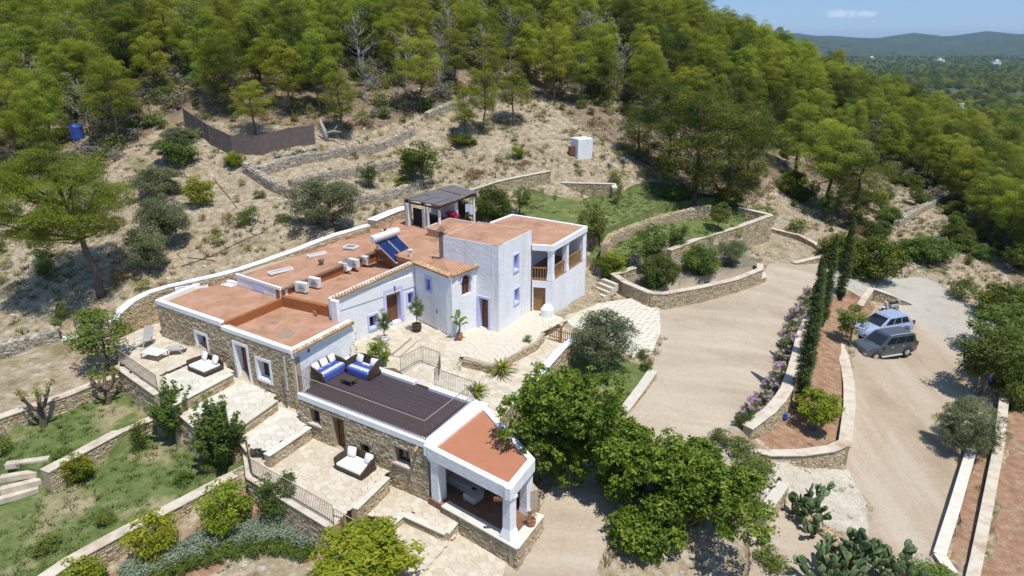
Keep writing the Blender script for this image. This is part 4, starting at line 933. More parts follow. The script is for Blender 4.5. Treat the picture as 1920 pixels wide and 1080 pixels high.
# ---------------- deck wing
D0, D1, D2, D3 = W(558,736,6.35), W(800,829,6.35), W(895,750,6.35), W(652,668,6.35)
D0 = V2(D0); D1 = V2(D1); D2 = V2(D2); D3 = V2(D3)
P, Q = D0, D1
o1 = opening(P, Q, (583,792), (600,769)); o1['s1'] = o1['s0']+.72; o1['z1'] = o1['z0']+.85
o2 = opening(P, Q, (628,840), (646,790)); o2['s1'] = o2['s0']+.8; o2['z0'] = 3.97; o2['z1'] = 5.75
o3 = opening(P, Q, (676,850), (690,830)); o3['s1'] = o3['s0']+.6; o3['z1'] = o3['z0']+.6
o4 = opening(P, Q, (741,866), (768,842)); o4['s1'] = o4['s0']+.95; o4['z1'] = o4['z0']+.85
house_wall(P, Q, 2.4, 6.15, [o1, o2, o3, o4], stone=True, name='deck_wall')
for o in (o1, o3, o4): fill_window(P, Q, o, .28, m_frame=M_wood)
fill_door(P, Q, o2, .3, m=M_wood, planks=3)
for a, b in ((D1+(D2-D1)*.05, D2), (D2, D3), (D3, D0+(D3-D0)*.1)): house_wall(a, b, 3, 6.1, name='deck_wall')
MB().prism([tuple(D0), tuple(D1), tuple(D2), tuple(D3)], 5.9, 6.13).build('deck_base', M_dark, villa)
parapet(D0, D1, 6.0, 6.33, .34); parapet(D1, D2, 6.0, 6.33, .3)
eD = (D3-D2)/np.hypot(*(D3-D2)); parapet(D2, D2+eD*2.9, 6.0, 6.33, .36); parapet(D2+eD*3.9, D3, 6.0, 6.33, .36)
deck = thing('deck', None, None); deck.parent = villa; del deck['kind']
dA = (D1-D0)/np.hypot(*(D1-D0)); nA = np.array((-dA[1], dA[0])); wd = np.dot(D2-D1, nA)-.05; k = .3
while k < wd-.3:
    fr = lambda P_, Q_: P_+(Q_-P_)*(k/wd)
    a, b = D0+(D3-D0)*(k/wd)+dA*.12, D1+(D2-D1)*(k/wd)-dA*.26
    MB().obox(a, b, .133, 6.1, 6.17+random.uniform(-.0015, .0015)).build('plank', M_plank, deck); k += .14
# ---------------- covered porch
M_porchfloor = mat('worn_floor_tiles', [L3(.17,.085,.05), L3(.25,.14,.09)], 3, rough=.7)
P0, P1, P2, P3 = [V2(W(*p)) for p in ((799,838,6.2), (957,918,6.2), (1003,861,6.2), (905,754,6.2))]
MB().prism([tuple(p) for p in (P0, P1, P2, P3)], 5.9, 6.1).build('porch_roof', M_roof2, villa)
for a, b in ((P0, P1), (P1, P2), (P2, P3)): PC[0] += 1; MB().obox(a, b, .3, 5.62+.002*(PC[0] % 5), 6.22+.002*(PC[0] % 5), side=.13).build('beam', M_white, villa, bevel=.03)
MB().obox(P3, P0, .55, 5.7, 6.24, side=.1).build('beam', M_whitetrim, villa, bevel=.03)
pa = math.atan2(*(P1-P0)[::-1]); dp = (P1-P0)/np.hypot(*(P1-P0)); npv = np.array((-dp[1], dp[0]))
column(P0+dp*.38+npv*.3, 3.0, 5.65, .5, pa); column(P1-dp*.3+npv*.3, 3.55, 5.65, .42, pa, flare=1.45); column(P2-dp*.3-npv*.2, 3.3, 5.65, .42, pa)
house_wall(P0+npv*.6, P3+npv*-.2, 2.5, 5.7, stone=False, name='porch_back_wall', thick=.1, m=M_mortar)
MB().prism([tuple(P0), tuple(P1+dp*.25), tuple(P2+dp*.35), tuple(P3)], 2.2, 3.52).build('porch_floor', M_porchfloor, villa)
pf = W(830,958,3.5)
for a, b, lab in ((P0+dp*.9-npv*.05, P1+dp*.4-npv*.05, 0), (P1+dp*.4-npv*.05, P2+dp*.5, 1)):
    house_wall(a, b, 2.0, 3.5, stone=True, name='porch_base', thick=.4); PC[0] += 1; MB().obox(a, b, .5, 3.5, 3.58+.003*(PC[0] % 5), side=.18).build('coping', M_flagw, villa, bevel=.02)
MB().obox(P3, P2, .4, 3.5, 4.6).build('porch_side_wall', M_mortar, villa)
MB().box(-.17, -.06, 0, .17, .06, .14).build('lamp_box', M_wood, villa, loc=tuple(P1-dp*.62-npv*.06)+(5.42,))
# drain pipes and spouts
for (u, v, z, zz) in ((304,573,8.0,6.3), (534,668,7.9,6.0)):
    a = W(u, v, z)[:2]; n_o = np.array((-.5,-.86))*.08; MB().tube([(a[0]+n_o[0], a[1]+n_o[1], z), (a[0]+n_o[0], a[1]+n_o[1], zz)], .05, 8).build('drain_pipe', M_grey, villa)
a = W(588,583,8.1); MB().tube([a, a+np.array((.25,-.25,-.08))], .07, 8).build('spout', M_riser, villa)
a = W(783,840,5.95); MB().tube([a+np.array((0,.2,0)), a+np.array((-.12,-.22,-.06))], .07, 8).build('spout', M_clay, villa)
# chimneys
a = W(603,500,9.0); ch_ = MB().lathe([(.13, -.6), (.13, .35)], 12, (a[0], a[1], a[2])).build('chimney', M_iron, villa, smooth=False); MB().lathe([(.19, .35), (.19, .5), (.05, .55)], 12, (a[0], a[1], a[2])).build('cowl', M_iron, ch_)
a = T0+np.array((-.12, .15)); ch_ = MB().box(a[0]-.13, a[1]-.13, 9.6, a[0]+.13, a[1]+.13, 11.9).build('chimney', M_iron, villa)
MB().add([(a[0]-.25, a[1]-.25, 11.9), (a[0]+.25, a[1]-.25, 11.9), (a[0]+.25, a[1]+.25, 11.9), (a[0]-.25, a[1]+.25, 11.9), (a[0], a[1], 12.25)], [(0,1,4), (1,2,4), (2,3,4), (3,0,4), (3,2,1,0)]).build('cowl', M_iron, ch_)
# skylights
def skylight(u, v, z, L, w_, ang):
    c = W(u, v, z); f = MB(); h = .13
    f.box(-L/2, -w_/2, 0, L/2, -w_/2+.06, h).box(-L/2, w_/2-.06, 0, L/2, w_/2, h).box(-L/2, -w_/2+.06, 0, -L/2+.06, w_/2-.06, h).box(L/2-.06, -w_/2+.06, 0, L/2, w_/2-.06, h)
    o = f.build('skylight', M_whitetrim, villa); o.location = (c[0], c[1], z-.02); o.rotation_euler = (0, 0, R(ang))
    MB().box(-L/2+.06, -w_/2+.06, .05, L/2-.06, w_/2-.06, .09).build('pane', M_skyl, o)
skylight(360,540,8.3,1.9,.42,22); skylight(526,509,9.1,1.6,.42,45); skylight(594,478,9.2,1.4,.36,45); skylight(658,464,9.35,.9,.75,-20); skylight(728,432,9.5,1.1,.4,42)
# deck railings
f3 = lambda q, z=6.33: (q[0], q[1], z)
railing('iron railing with pale handrail around the dark roof deck', [f3(D0+dA*.1+nA*.1), f3(D1-dA*.15+nA*.1), f3(D2-dA*.1-nA*.15)], h=1.0, gap=.11)
railing('iron railing on the courtyard side of the roof deck', [f3(D2+eD*2.7), f3(D2+eD*.1)], h=1.0, gap=.11)
railing('short iron railing between roof deck and white tiled wall', [f3(D0+nA*.15), f3(D0+(D3-D0)*.25, 6.33)], h=1.0, gap=.11)
railing('curved iron railing around the landing in the courtyard', [tuple(W(752,700,6.1)), tuple(W(792,678,6.1)), tuple(W(826,690,6.1)), tuple(W(822,712,6.1))], h=.95, gap=.12)
# ------------------------------------------------------------------ valley, distant hills, far houses
M_valley = mat('valley_fields', [L3(.030,.05,.020), L3(.055,.075,.030), L3(.10,.11,.05), L3(.18,.15,.09)], .02, detail=12, rough=1, lo=.36, hi=.72, col2=L3(.26,.17,.10), scale2=.004, thr2=(.62,.68))
M_hill = mat('wooded_far_hill', [L3(.018,.032,.014), L3(.045,.065,.028), L3(.095,.10,.055)], .02, detail=12, rough=1)
gx = np.r_[np.linspace(-9000, -500, 12), np.linspace(-400, 4200, 60), np.linspace(4400, 9000, 10)]; gy = np.r_[-3000, -200, np.linspace(200, 3200, 40), np.linspace(3400, 9000, 14)]
XX_, YY_ = np.meshgrid(gx, gy); zz = np.full(XX_.shape, -30.6)+np.where(YY_ > 700, vnoise(XX_, YY_, .004, 2)*6, 0)
zz += np.clip((YY_-1500)/2000, 0, 1)*6
def grid_mesh(name, X, Y, Z, smooth=True):
    ny, nx = X.shape; ii = np.arange((ny-1)*(nx-1)); q0 = (ii//(nx-1))*nx+ii % (nx-1)
    return mesh_np(name, np.c_[X.ravel(), Y.ravel(), Z.ravel()], np.stack([q0, q0+1, q0+nx+1, q0+nx], 1), smooth=smooth)
link('valley_floor', grid_mesh('valley_floor', XX_, YY_, zz), M_valley, kind='structure')
def ridge(name, Y0, depth, prof, seed, x0=-2500, x1=6500):
    """prof: (column, row) of the crest"""
    us, vs = zip(*prof); X = np.linspace(x0, x1, 260); 
    T = np.linspace(-1, 1, 25); XX_, TT = np.meshgrid(X, T); YY_ = Y0+TT*depth
    uu = 960+FPX*X/(Y0*CP); crest = np.interp(uu, us, vs); zc = np.array([ztop(x, Y0, v) for x, v in zip(X, crest)])
    env = np.maximum(0, 1-np.abs(TT))**.8; n = 1+.35*vnoise(XX_, YY_, .004, seed)*(1-env)+.12*vnoise(XX_, YY_, .015, seed+1)*(1-env)
    zz = -32+(zc[None]+32)*env*n+vnoise(XX_, YY_, .02, seed+3)*5*env
    link(name, grid_mesh(name, XX_, YY_, zz), M_hill, kind='structure')
ridge('distant_hills', 4600, 1300, [(-2000,70),(1300,72),(1490,62),(1530,68),(1560,66),(1590,70),(1650,71),(1690,66),(1710,61),(1735,66),(1770,68),(1800,66),(1845,58),(1880,66),(1920,64),(1960,62),(2100,70),(3000,74)], 3)
ridge('distant_hills', 3500, 900, [(-2000,86),(1300,84),(1480,66),(1500,68),(1560,80),(1650,80),(1760,84),(1850,76),(1920,72),(2000,74),(3000,84)], 9)
def far_house(u, v, z, wd, dp, h, label):
    p = W(u, v, z); t = thing('white_house', label, 'house', tuple(p), random.uniform(-.5, .5))
    MB().box(-wd/2, -dp/2, -3, wd/2, dp/2, h).build('wall', M_whitetrim, t); MB().box(-wd/2-.3, -dp/2-.3, h, wd/2+.3, dp/2+.3, h+.4).build('roof', M_coping, t)
    MB().box(wd*.1, dp*.45, h*.5, wd*.48, dp/2+dp*.3, h*1.5).build('upper_floor', M_whitetrim, t)
    for k in range(3): MB().box(-wd*.4+k*wd*.28, -dp/2-.06, 1, -wd*.4+k*wd*.28+wd*.1, -dp/2+.02, 1+h*.35).build('window', M_glass, t)
far_house(1632,111,-27,22,10,6,'low white house just right of the pine covered slope in the valley')
far_house(1760,116,-27,26,12,6,'long low white house in the middle of the valley')
far_house(1866,123,-28,18,12,9,'square white house at the right of the valley')
for i, (u, v, wd, lab) in enumerate(((1625,82,40,'leftmost white house of the far hamlet left of the middle'), (1638,80,30,'second white house of the far left hamlet'), (1770,82,30,'small lone white house below the middle far hill'), (1773,89,34,'white house below the lone one at mid valley'),
      (1816,100,34,'left white house of the cluster right of the valley middle'), (1834,101,50,'largest white house of the cluster right of the valley middle'), (1847,70,60,'white house on the slope of the highest far hill'), (1905,69,70,'wide white house at the far right ridge'), (1915,95,40,'white house at the right picture edge in the valley'), (1672,94,26,'tiny white house among trees at left valley'))):
    far_house(u, v, -24+random.uniform(-2, 2) if v > 90 else -16, wd*.5, wd*.3, 8 if v < 90 else 7, lab)
far_house(1786,226,1.0,5.5,4,3.2,'pale house with flat roof hidden between pines at the upper right')
# ---- the air between here and the hills
M_haze = bpy.data.materials.new('thin_blue_haze'); M_haze.use_nodes = True; _n = M_haze.node_tree.nodes; _n.remove(_n['Principled BSDF']); _v = _n.new('ShaderNodeVolumePrincipled')
_v.inputs['Color'].default_value = (.42, .66, 1, 1); _v.inputs['Density'].default_value = .00008; _v.inputs['Anisotropy'].default_value = .2; M_haze.node_tree.links.new(_v.outputs[0], _n['Material Output'].inputs['Volume'])
hz = MB().box(-9500, -3500, -62, 9500, 9500, 128); hz.build('haze', M_haze, kind='stuff')
S.cycles.volume_step_rate = 10; S.cycles.volume_max_steps = 64
# ------------------------------------------------------------------ vegetation
def leaves(puffs, size=.2, wid=.5, shell=(.6, 1.05), up=.3, tjit=.25, flat=0.0, droop=0.0, seed=None):
    """puffs: (x,y,z,rx,ry,rz,n,tint) -> vertices, quads, tints of rhombic leaves"""
    V = []; T = []
    for (x, y, z, rx, ry, rz, n, t) in puffs:
        n = int(n); d = RNG.normal(size=(n, 3)); d[:, 2] += up; d /= np.linalg.norm(d, axis=1)[:, None]
        rad = RNG.uniform(shell[0], shell[1], (n, 1)); c = np.array((x, y, z))+d*rad*np.array((rx, ry, rz))
        nr = d*.7+RNG.normal(size=(n, 3))*.45; nr[:, 2] += .45; nr /= np.linalg.norm(nr, axis=1)[:, None]
        ax_ = d*.5+RNG.normal(size=(n, 3))*.8; ax_[:, 2] -= droop; ax_ -= nr*(ax_*nr).sum(1)[:, None]; ax_ /= np.linalg.norm(ax_, axis=1)[:, None]+1e-9
        b = np.cross(nr, ax_)
        s = size*RNG.uniform(.6, 1.3, (n, 1)); L = ax_*s*.5; B = b*s*.5*wid
        V.append(np.stack([c-L, c+B, c+L, c-B], 1)); T.append(np.clip(t+RNG.uniform(-tjit, tjit, n), 0, 1))
    V = np.concatenate(V).reshape(-1, 3); T = np.concatenate(T); F = np.arange(len(V)).reshape(-1, 4)
    return V, F, T
def leafmesh(name, puffs, m, **k):
    V, F, T = leaves(puffs, **k); me = mesh_np(name, V, F, T); me.materials.append(m); return me
U = random.uniform
def branchy(h, r, puffs, tr=.12, lean=(0, 0), base=.0, k=7, frac=.9, limbs=10, fork=.35):
    m = MB(); n = 7; pts = [(lean[0]*(i/n)**1.5+U(-.05, .05)*h*.3*(i > 0), lean[1]*(i/n)**1.5+U(-.05, .05)*h*.3*(i > 0), -base+(h*frac+base)*i/n) for i in range(n+1)]
    m.tube(pts, [tr*(1-.75*i/n)*(1.35 if i == 0 else 1) for i in range(n+1)], k)
    for p in random.sample(puffs, min(limbs, len(puffs))):
        zt = max(h*fork, min(p[2]-r*.35, h*frac*.9)); i = min(n-1, max(0, int((zt+base)/(h*frac+base)*n))); a = Vector(pts[i]); b = Vector(p[:3]); c = (a+b)/2+Vector((U(-.1, .1), U(-.1, .1), -.08*h*.3))
        m.tube([a, c, b], [tr*.42, tr*.28, tr*.12], 5)
    return m.mesh('trunk', smooth=True)
PROTO = {}
def proto(kind, h0, r0, trunk, crown, tm=None, name=None, extra=None, cname='crown'):
    if trunk is not None and tm: trunk.materials.append(tm)
    PROTO.setdefault(kind, []).append((h0, r0, trunk, crown, name or kind, extra, cname))
def ellip(n, cz, R_, H_, pr, nl, flatbot=.5, inner=.35, pt=(.2, .8), prz=.75, cone=0):
    out = []
    while len(out) < n:
        d = np.array([U(-1, 1) for _ in range(3)]); q = np.linalg.norm(d)
        if q > 1 or q < inner or d[2] < -flatbot: continue
        s = U(*pr); k_ = 1-cone*max(0, d[2])-cone*.25*max(0, -d[2]); out.append((d[0]*R_*k_, d[1]*R_*k_, cz+d[2]*H_, s, s, s*prz, nl*s*s/(pr[1]**2)+6, U(*pt)))
    return out
# pines: h 8, r 2.6
for i in range(7):
    R_, H_ = U(1.7, 2.2), U(2.6, 3.3); pf = ellip(84, 5.0, R_, H_, (.38, .74), 330, flatbot=.8, inner=.35, cone=U(.1, .45))
    for k in range(12): a = U(0, 6.28); pf.append((math.cos(a)*R_*1.0, math.sin(a)*R_*1.0, U(2.8, 5.2), .6, .6, .45, 170, U(.1, .7)))
    proto('pine', 8.0, 2.4, branchy(8, 2.4, pf, .13, (U(-.5, .5), U(-.5, .5)), .6, limbs=14), leafmesh('crown', pf, LF_pine, size=.18, wid=.17, up=1.0, tjit=.3), M_bark, 'pine_tree')
for i in range(3):
    pf = ellip(120, 4.4, 2.3, 4.1, (.45, .85), 330, flatbot=.98, inner=.35, pt=(.1, .8))
    proto('darkpine', 8.6, 2.7, branchy(8, 2.4, pf, .18, (0, 0), .6, limbs=10, fork=.15), leafmesh('crown', pf, LF_dpine, size=.19, wid=.19, up=.8, tjit=.3), M_bark, 'dark_pine_tree')
for i in range(3):
    pf = ellip(26, 4.6, 1.8, 2.4, (.35, .7), 36, flatbot=.9, inner=.2, pt=(0, .9))
    proto('thin', 7.0, 2.0, branchy(7, 2, pf, .09, (U(-.6, .6), U(-.4, .4)), .5, limbs=24), leafmesh('crown', pf, LF_thin, size=.26, wid=.18, up=.2), M_deadbark, 'sparse_grey_tree')
pf = ellip(240, 7.6, 4.1, 4.0, (.5, .95), 560, flatbot=.75, inner=.3, cone=.4); pf = [(p[0]-1.6, p[1], p[2], *p[3:]) for p in pf]
proto('bigpine', 11.5, 4.2, branchy(9.6, 3, pf, .27, (-1.5, .3), .6, limbs=20, fork=.5), leafmesh('crown', pf, LF_pine, size=.19, wid=.18, up=.9, tjit=.3), M_bark, 'pine_tree')
for i in range(2):
    pf = ellip(110, 2.3, 2.0, 1.6, (.32, .6), 230, flatbot=.9, inner=.35)
    proto('olive', 4.2, 2.4, branchy(2.6, 1.6, pf, .22, (U(-.3, .3), 0), .4, limbs=14, fork=.2), leafmesh('crown', pf, LF_olive, size=.16, wid=.32, up=.3), M_bark, 'olive_tree')
for i in range(3):
    pf = ellip(44, 2.4, 1.1, 1.35, (.25, .5), 120, flatbot=.9, inner=.2)
    proto('almond', 4.0, 1.5, branchy(3.3, 1, pf, .08, (U(-.2, .2), 0), .4, limbs=16, fork=.25), leafmesh('crown', pf, LF_shrub, size=.17, wid=.45, up=.3), M_bark, 'almond_tree')
for i in range(2):
    pf = ellip(60, 1.9, 1.15, 1.0, (.25, .45), 170, flatbot=.9, inner=.35)
    proto('citrus', 3.1, 1.5, branchy(2.2, 1, pf, .08, (0, 0), .4, limbs=8, fork=.2), leafmesh('crown', pf, LF_citrus, size=.15, wid=.5, up=.3), M_bark, 'citrus_tree')
for i in range(2):
    pf = ellip(50, 1.3, 1.1, 1.15, (.25, .45), 115, flatbot=.95, inner=.3)
    proto('citrusbush', 2.6, 1.45, branchy(1.5, 1, pf, .05, (0, 0), .3, limbs=8, fork=.1), leafmesh('crown', pf, LF_citrus, size=.16, wid=.45, up=.5), M_bark, 'leafy_bush')
for i in range(4):
    pf = ellip(30, .62, .62, .55, (.18, .34), 70, flatbot=1, inner=.2)
    proto('shrub', 1.3, .9, branchy(.6, .5, pf, .03, (0, 0), .2, limbs=5, fork=.1), leafmesh('crown', pf, LF_shrub, size=.12, wid=.4, up=.5), M_bark, 'green_shrub')
    pf = ellip(20, .5, .55, .42, (.14, .3), 42, flatbot=1, inner=.1)
    proto('scrub', 1.1, .8, branchy(.5, .5, pf, .02, (0, 0), .2, limbs=5, fork=.1), leafmesh('crown', pf, LF_scrub, size=.14, wid=.24, up=1.2), M_bark, 'scrub_bush')
for i in range(2):
    pf = ellip(26, .4, .8, .35, (.14, .3), 60, flatbot=1, inner=.1)
    proto('rust', .95, 1.0, branchy(.4, .5, pf, .02, (0, 0), .2, limbs=5, fork=.1), leafmesh('crown', pf, LF_rust, size=.12, wid=.3, up=1.2), M_bark, 'rusty_bush')
pf = ellip(90, 1.0, 1.5, 1.05, (.26, .5), 180, flatbot=1, inner=.4)
proto('bigshrub', 2.3, 1.95, branchy(1, .8, pf, .09, (0, 0), .3, limbs=8, fork=.1), leafmesh('crown', pf, LF_shrub, size=.15, wid=.45, up=.5), M_bark, 'large_shrub')
proto('darkshrub', 2.3, 1.95, branchy(1, .8, pf, .09, (0, 0), .3, limbs=8, fork=.1), leafmesh('crown', pf, LF_dpine, size=.15, wid=.45, up=.5), M_bark, 'large_dark_shrub')
# rosemary like bush with upright needles
pf = ellip(120, 1.05, 1.6, .95, (.25, .42), 260, flatbot=1, inner=.45)
proto('rosemary', 2.15, 1.95, branchy(.9, .8, pf, .07, (0, 0), .3, limbs=8, fork=.1), leafmesh('crown', pf, LF_olive, size=.17, wid=.14, up=1.0), M_bark, 'rosemary_bush')
# spiky upright bush: whips
for i in range(2):
    pf = []; m = MB()
    for k in range(60):
        a = U(0, 6.28); r1 = U(.2, .95); h = U(1.7, 3.3)*(1.15-.45*r1); m.tube([(0, 0, -.2), (math.cos(a)*r1*.5, math.sin(a)*r1*.5, h*.45), (math.cos(a)*r1, math.sin(a)*r1, h)], [.025, .015, .006], 4)
        for q in np.linspace(.22, 1, 10): pf.append((math.cos(a)*r1*q, math.sin(a)*r1*q, h*q, .2*(1.25-q*.8), .2*(1.25-q*.8), .22, 34*(1.3-q*.8), U(.2, .9)))
    proto('spiky', 3.3, 1.1, m.mesh('trunk'), leafmesh('crown', pf, LF_shrub, size=.16, wid=.34, up=.9), M_bark, 'upright_bush')
# cypress
for i in range(2):
    pf = []
    for z in np.linspace(.35, 9.6, 80):
        r = .42*min(1, z/1.2)*(1-max(0, (z-5)/4.9)**1.4*.9); 
        for k in range(3): a = U(0, 6.28); pf.append((math.cos(a)*r*.45, math.sin(a)*r*.45, z+U(-.1, .1), r*.7+.04, r*.7+.04, .26, 130, U(.2, .8)))
    m = MB(); m.tube([(0, 0, -.4), (0, 0, 9.4)], [.12, .02], 6)
    proto('cypress', 10, .55, m.mesh('trunk'), leafmesh('crown', pf, LF_cyp, size=.10, wid=.35, up=1.5), M_bark, 'cypress_tree')
def bushparts(o, kind, n, m, size, h0, r0, nm='flowers'):
    pass
def plant(kind, p, H=None, Rr=None, label=None, cat='tree', group=None, rz=None, var=None, name=None, lean=0):
    L = PROTO[kind]; v = L[var if var is not None else random.randrange(len(L))]; h0, r0, tk, cr, nm, extra, cn = v
    sz = (H or h0)/h0; sx = (Rr or r0)/r0
    t = thing(name or nm, label, cat, (p[0], p[1], p[2]), U(0, 6.28) if rz is None else rz, group, (sx, sx, sz))
    if tk is not None: link('trunk', tk, None, t)
    if cr is not None: link(cn, cr, None, t)
    if extra: link(extra[0], extra[1], None, t)
    return t
def at(kind, u, vb, vt, wpx, label, cat='bush', **k):
    """base pixel, top row and width in pixels of the photograph"""
    p = G(u, vb); d = p[1]*CP+(CAMH-p[2])*SP; H = max(.3, ztop(p[0], p[1], vt)-p[2]); H = H if vt < vb-4 else .5
    Rr = wpx/2*d/FPX*1.12; 
    H = max(H-Rr*.15, H*.85)       # the far side of the crown shows above the top of its axis
    return plant(kind, p, H, Rr, label, cat, **k)
# ---- the trees and bushes one can name
at('bigpine', 192,556,262,225, 'large pine with a bare leaning trunk left of the villa', 'pine tree', rz=0)
at('olive', 612,428,318,135, 'broad grey green olive tree behind the back roof', 'olive tree', var=0)
at('olive', 315,462,352,92, 'round olive tree up the slope behind the left roofs', 'olive tree', var=1)
at('olive', 278,512,418,84, 'slender olive tree just above the white topped wall', 'olive tree', var=0)
at('almond', 205,692,560,110, 'loose leafed tree growing beside the upper left patio', 'tree', var=0)
at('shrub', 170,606,580,66, 'low bright green shrub on the white wall at left')
at('almond', 330,308,250,90, 'dense green tree left of the brown metal fence', 'tree', var=1)
at('shrub', 345,310,270,70, 'dark round shrub beside the dirt path')
at('olive', 340,270,232,70, 'grey green tree crown left of the metal fence', 'olive tree')
at('citrusbush', 378,385,320,66, 'yellow green young pine bush beside the dirt path', 'bush')
at('olive', 300,372,300,95, 'green olive tree beyond the big leaning pine', 'olive tree')
at('citrusbush', 442,312,278,40, 'small yellow green bush below the corner of the metal fence')
for (u, v, vt, wd, lab) in ((80,492,436,50,'leafy green bush on the bare slope at the far left'), (85,505,480,44,'lower bush of the pair on the bare slope at left'), (0,478,440,30,'bush cut by the left picture edge'), (104,612,594,30,'small round green bush above the dry stone wall at left'),
    (408,440,420,20,'tiny round bush on the slope behind the first roof'), (400,520,498,14,'tiny bush on the white wall'), (370,535,516,16,'dark little bush touching the white wall'), (465,470,455,22,'small bush by the white wall behind the skylights'),
    (457,425,392,40,'left bush of the pair on the stony path'), (470,415,380,36,'right bush of the pair on the stony path'), (530,415,398,36,'low bright bush left of the olive tree'), (456,345,330,22,'round bush by the lower dry stone wall'), (486,372,352,30,'green bush between dry stone walls'), (445,380,362,18,'little bush in the dirt path')):
    at('scrub' if wd < 30 else 'shrub', u, v, vt, wd, lab)
# garden terraces at the lower left
at('spiky', 335,822,712,92, 'tall spiky green bush at the end of the upper lawn', var=0)
at('spiky', 418,872,735,105, 'largest spiky green bush between lawn and patios', var=1)
at('shrub', 268,840,782,48, 'small upright shrub on the lower lawn near the wall')
at('citrusbush', 150,902,848,62, 'round bright green shrub on the lower lawn', var=0)
at('citrusbush', 430,1002,885,100, 'yellow green citrus bush in the red flower bed', 'citrus bush', var=1)
at('almond', 532,980,875,95, 'green bush below the long iron railing', 'bush', var=2)
at('citrusbush', 295,1045,955,100, 'middle citrus bush in front of the rubble wall', 'citrus bush', var=0)
at('citrusbush', 150,1100,1035,105, 'citrus bush cut by the bottom edge at left', 'citrus bush', var=1)
at('citrus', 690,1112,985,205, 'large yellow green tree at the bottom below the terraces', 'citrus tree', var=0)
at('shrub', 5,850,812,50, 'dark green bush at the left edge by the steps')
at('shrub', 120,855,838,50, 'low grassy bush beside the garden steps')
for (u, v, wd, lab) in ((345,905,50,'weedy shrub along the rubble wall, third from the right'), (395,885,46,'weedy shrub along the rubble wall near the big spiky bush'), (85,1030,60,'leafy weed at the lower left wall end'), (200,985,44,'low weed on the rubble wall at left'), (330,750,0,''), (215,718,50,'green plants behind the pollarded tree')):
    if wd: at('shrub', u, v, v-28, wd, lab)
def pollard(u, vb, vt, label, seed):
    random.seed(seed); p = G(u, vb); H = ztop(p[0], p[1], vt)-p[2]; t = thing('pollarded_tree', label, 'tree', tuple(p)); m = MB(); pf = []
    m.tube([(0, 0, -.2), (.08, 0, H*.25), (-.05, .05, H*.45)], [.2, .17, .15], 8)
    for k in range(6):
        a = 6.28*k/6+U(-.3, .3); e = (math.cos(a)*.6, math.sin(a)*.6, H*U(.65, .85)); m.tube([(-.05, .05, H*.42), (e[0]*.5, e[1]*.5, H*.5), e], [.11, .09, .07], 6); m.ball(e, .11, 6, 4)
        for q in range(3): f = (e[0]+U(-.2, .2), e[1]+U(-.2, .2), e[2]+U(.2, .45)); m.tube([e, f], [.03, .01], 4); pf.append((*f, .17, .17, .2, 22 if k % 2 else 8, U(.3, .9)))
    link('trunk', m.mesh('trunk'), M_bark, t); link('crown', leafmesh('crown', pf, LF_citrus, size=.13, wid=.45), None, t)
pollard(82,800,726,'knobbly pollarded tree with a few leaves on the upper lawn', 3); pollard(203,755,700,'pollarded tree near the railing corner of the upper patio', 5)
# courtyard plants
at('citrusbush', 712,684,628,46, 'bright yellow green bamboo like plant in the courtyard', 'plant')
def potted(u, v, z, label, kind, h, r, pot=(.24, .42), m=None, group=None, stem=0):
    p = W(u, v, z); t = thing('plant_pot', label[0], 'plant pot', tuple(p))
    MB().lathe([(pot[0]*.75, 0), (pot[0]*1.05, pot[1]*.55), (pot[0]*.9, pot[1]*.92), (pot[0]*1.05, pot[1])], 12).build('pot', m or M_pot, t, smooth=False)
    MB().lathe([(pot[0]*.85, pot[1]*.93), (pot[0]*.85, pot[1]*.95)], 10).build('soil', M_bark, t)
    if kind: plant(kind, (p[0], p[1], p[2]+pot[1]*.9), h, r, label[1], 'plant', name='potted_plant')
    return p
potted(782,621,6.03, ('dark round pot beside the main door', 'slender potted tree right of the main wooden door'), 'almond', 2.0, .55, (.3, .5), M_wicker)
potted(722,641,6.03, ('small pot left of the door steps', 'slender potted tree left of the main door steps'), 'almond', 1.9, .6, (.22, .4), M_cloth)
pb = potted(862,637,6.03, ('small terracotta pot at the corner of the arched room', ''), None, 0, 0, (.2, .4))
t = thing('banana_plant', 'young banana plant with broad leaves in the corner pot', 'plant', (pb[0], pb[1], pb[2]+.38)); m = MB(); m.tube([(0, 0, 0), (.03, 0, .9)], [.06, .03], 6)
link('stem', m.mesh('stem'), LF_shrub, t)
for k in range(7):
    a = k*2.4; e = U(.5, 1.1); c, s = math.cos(a), math.sin(a); z = .4+k*.1; m = MB(); w2 = .14
    P_ = [(0, 0, z), (c*.2, s*.2, z+.3*e), (c*.42, s*.42, z+.42*e), (c*.6, s*.6, z+.3*e)]; ww = [.02, w2, w2*.9, .01]
    for i, q in enumerate(P_): m.v += [(q[0]-s*ww[i], q[1]+c*ww[i], q[2]), (q[0]+s*ww[i], q[1]-c*ww[i], q[2])]
    for i in range(3): m.f.append((2*i, 2*i+1, 2*i+3, 2*i+2)); m.t.append(U(.4, .9))
    link('leaf', m.mesh('leaf'), LF_shrub, t)
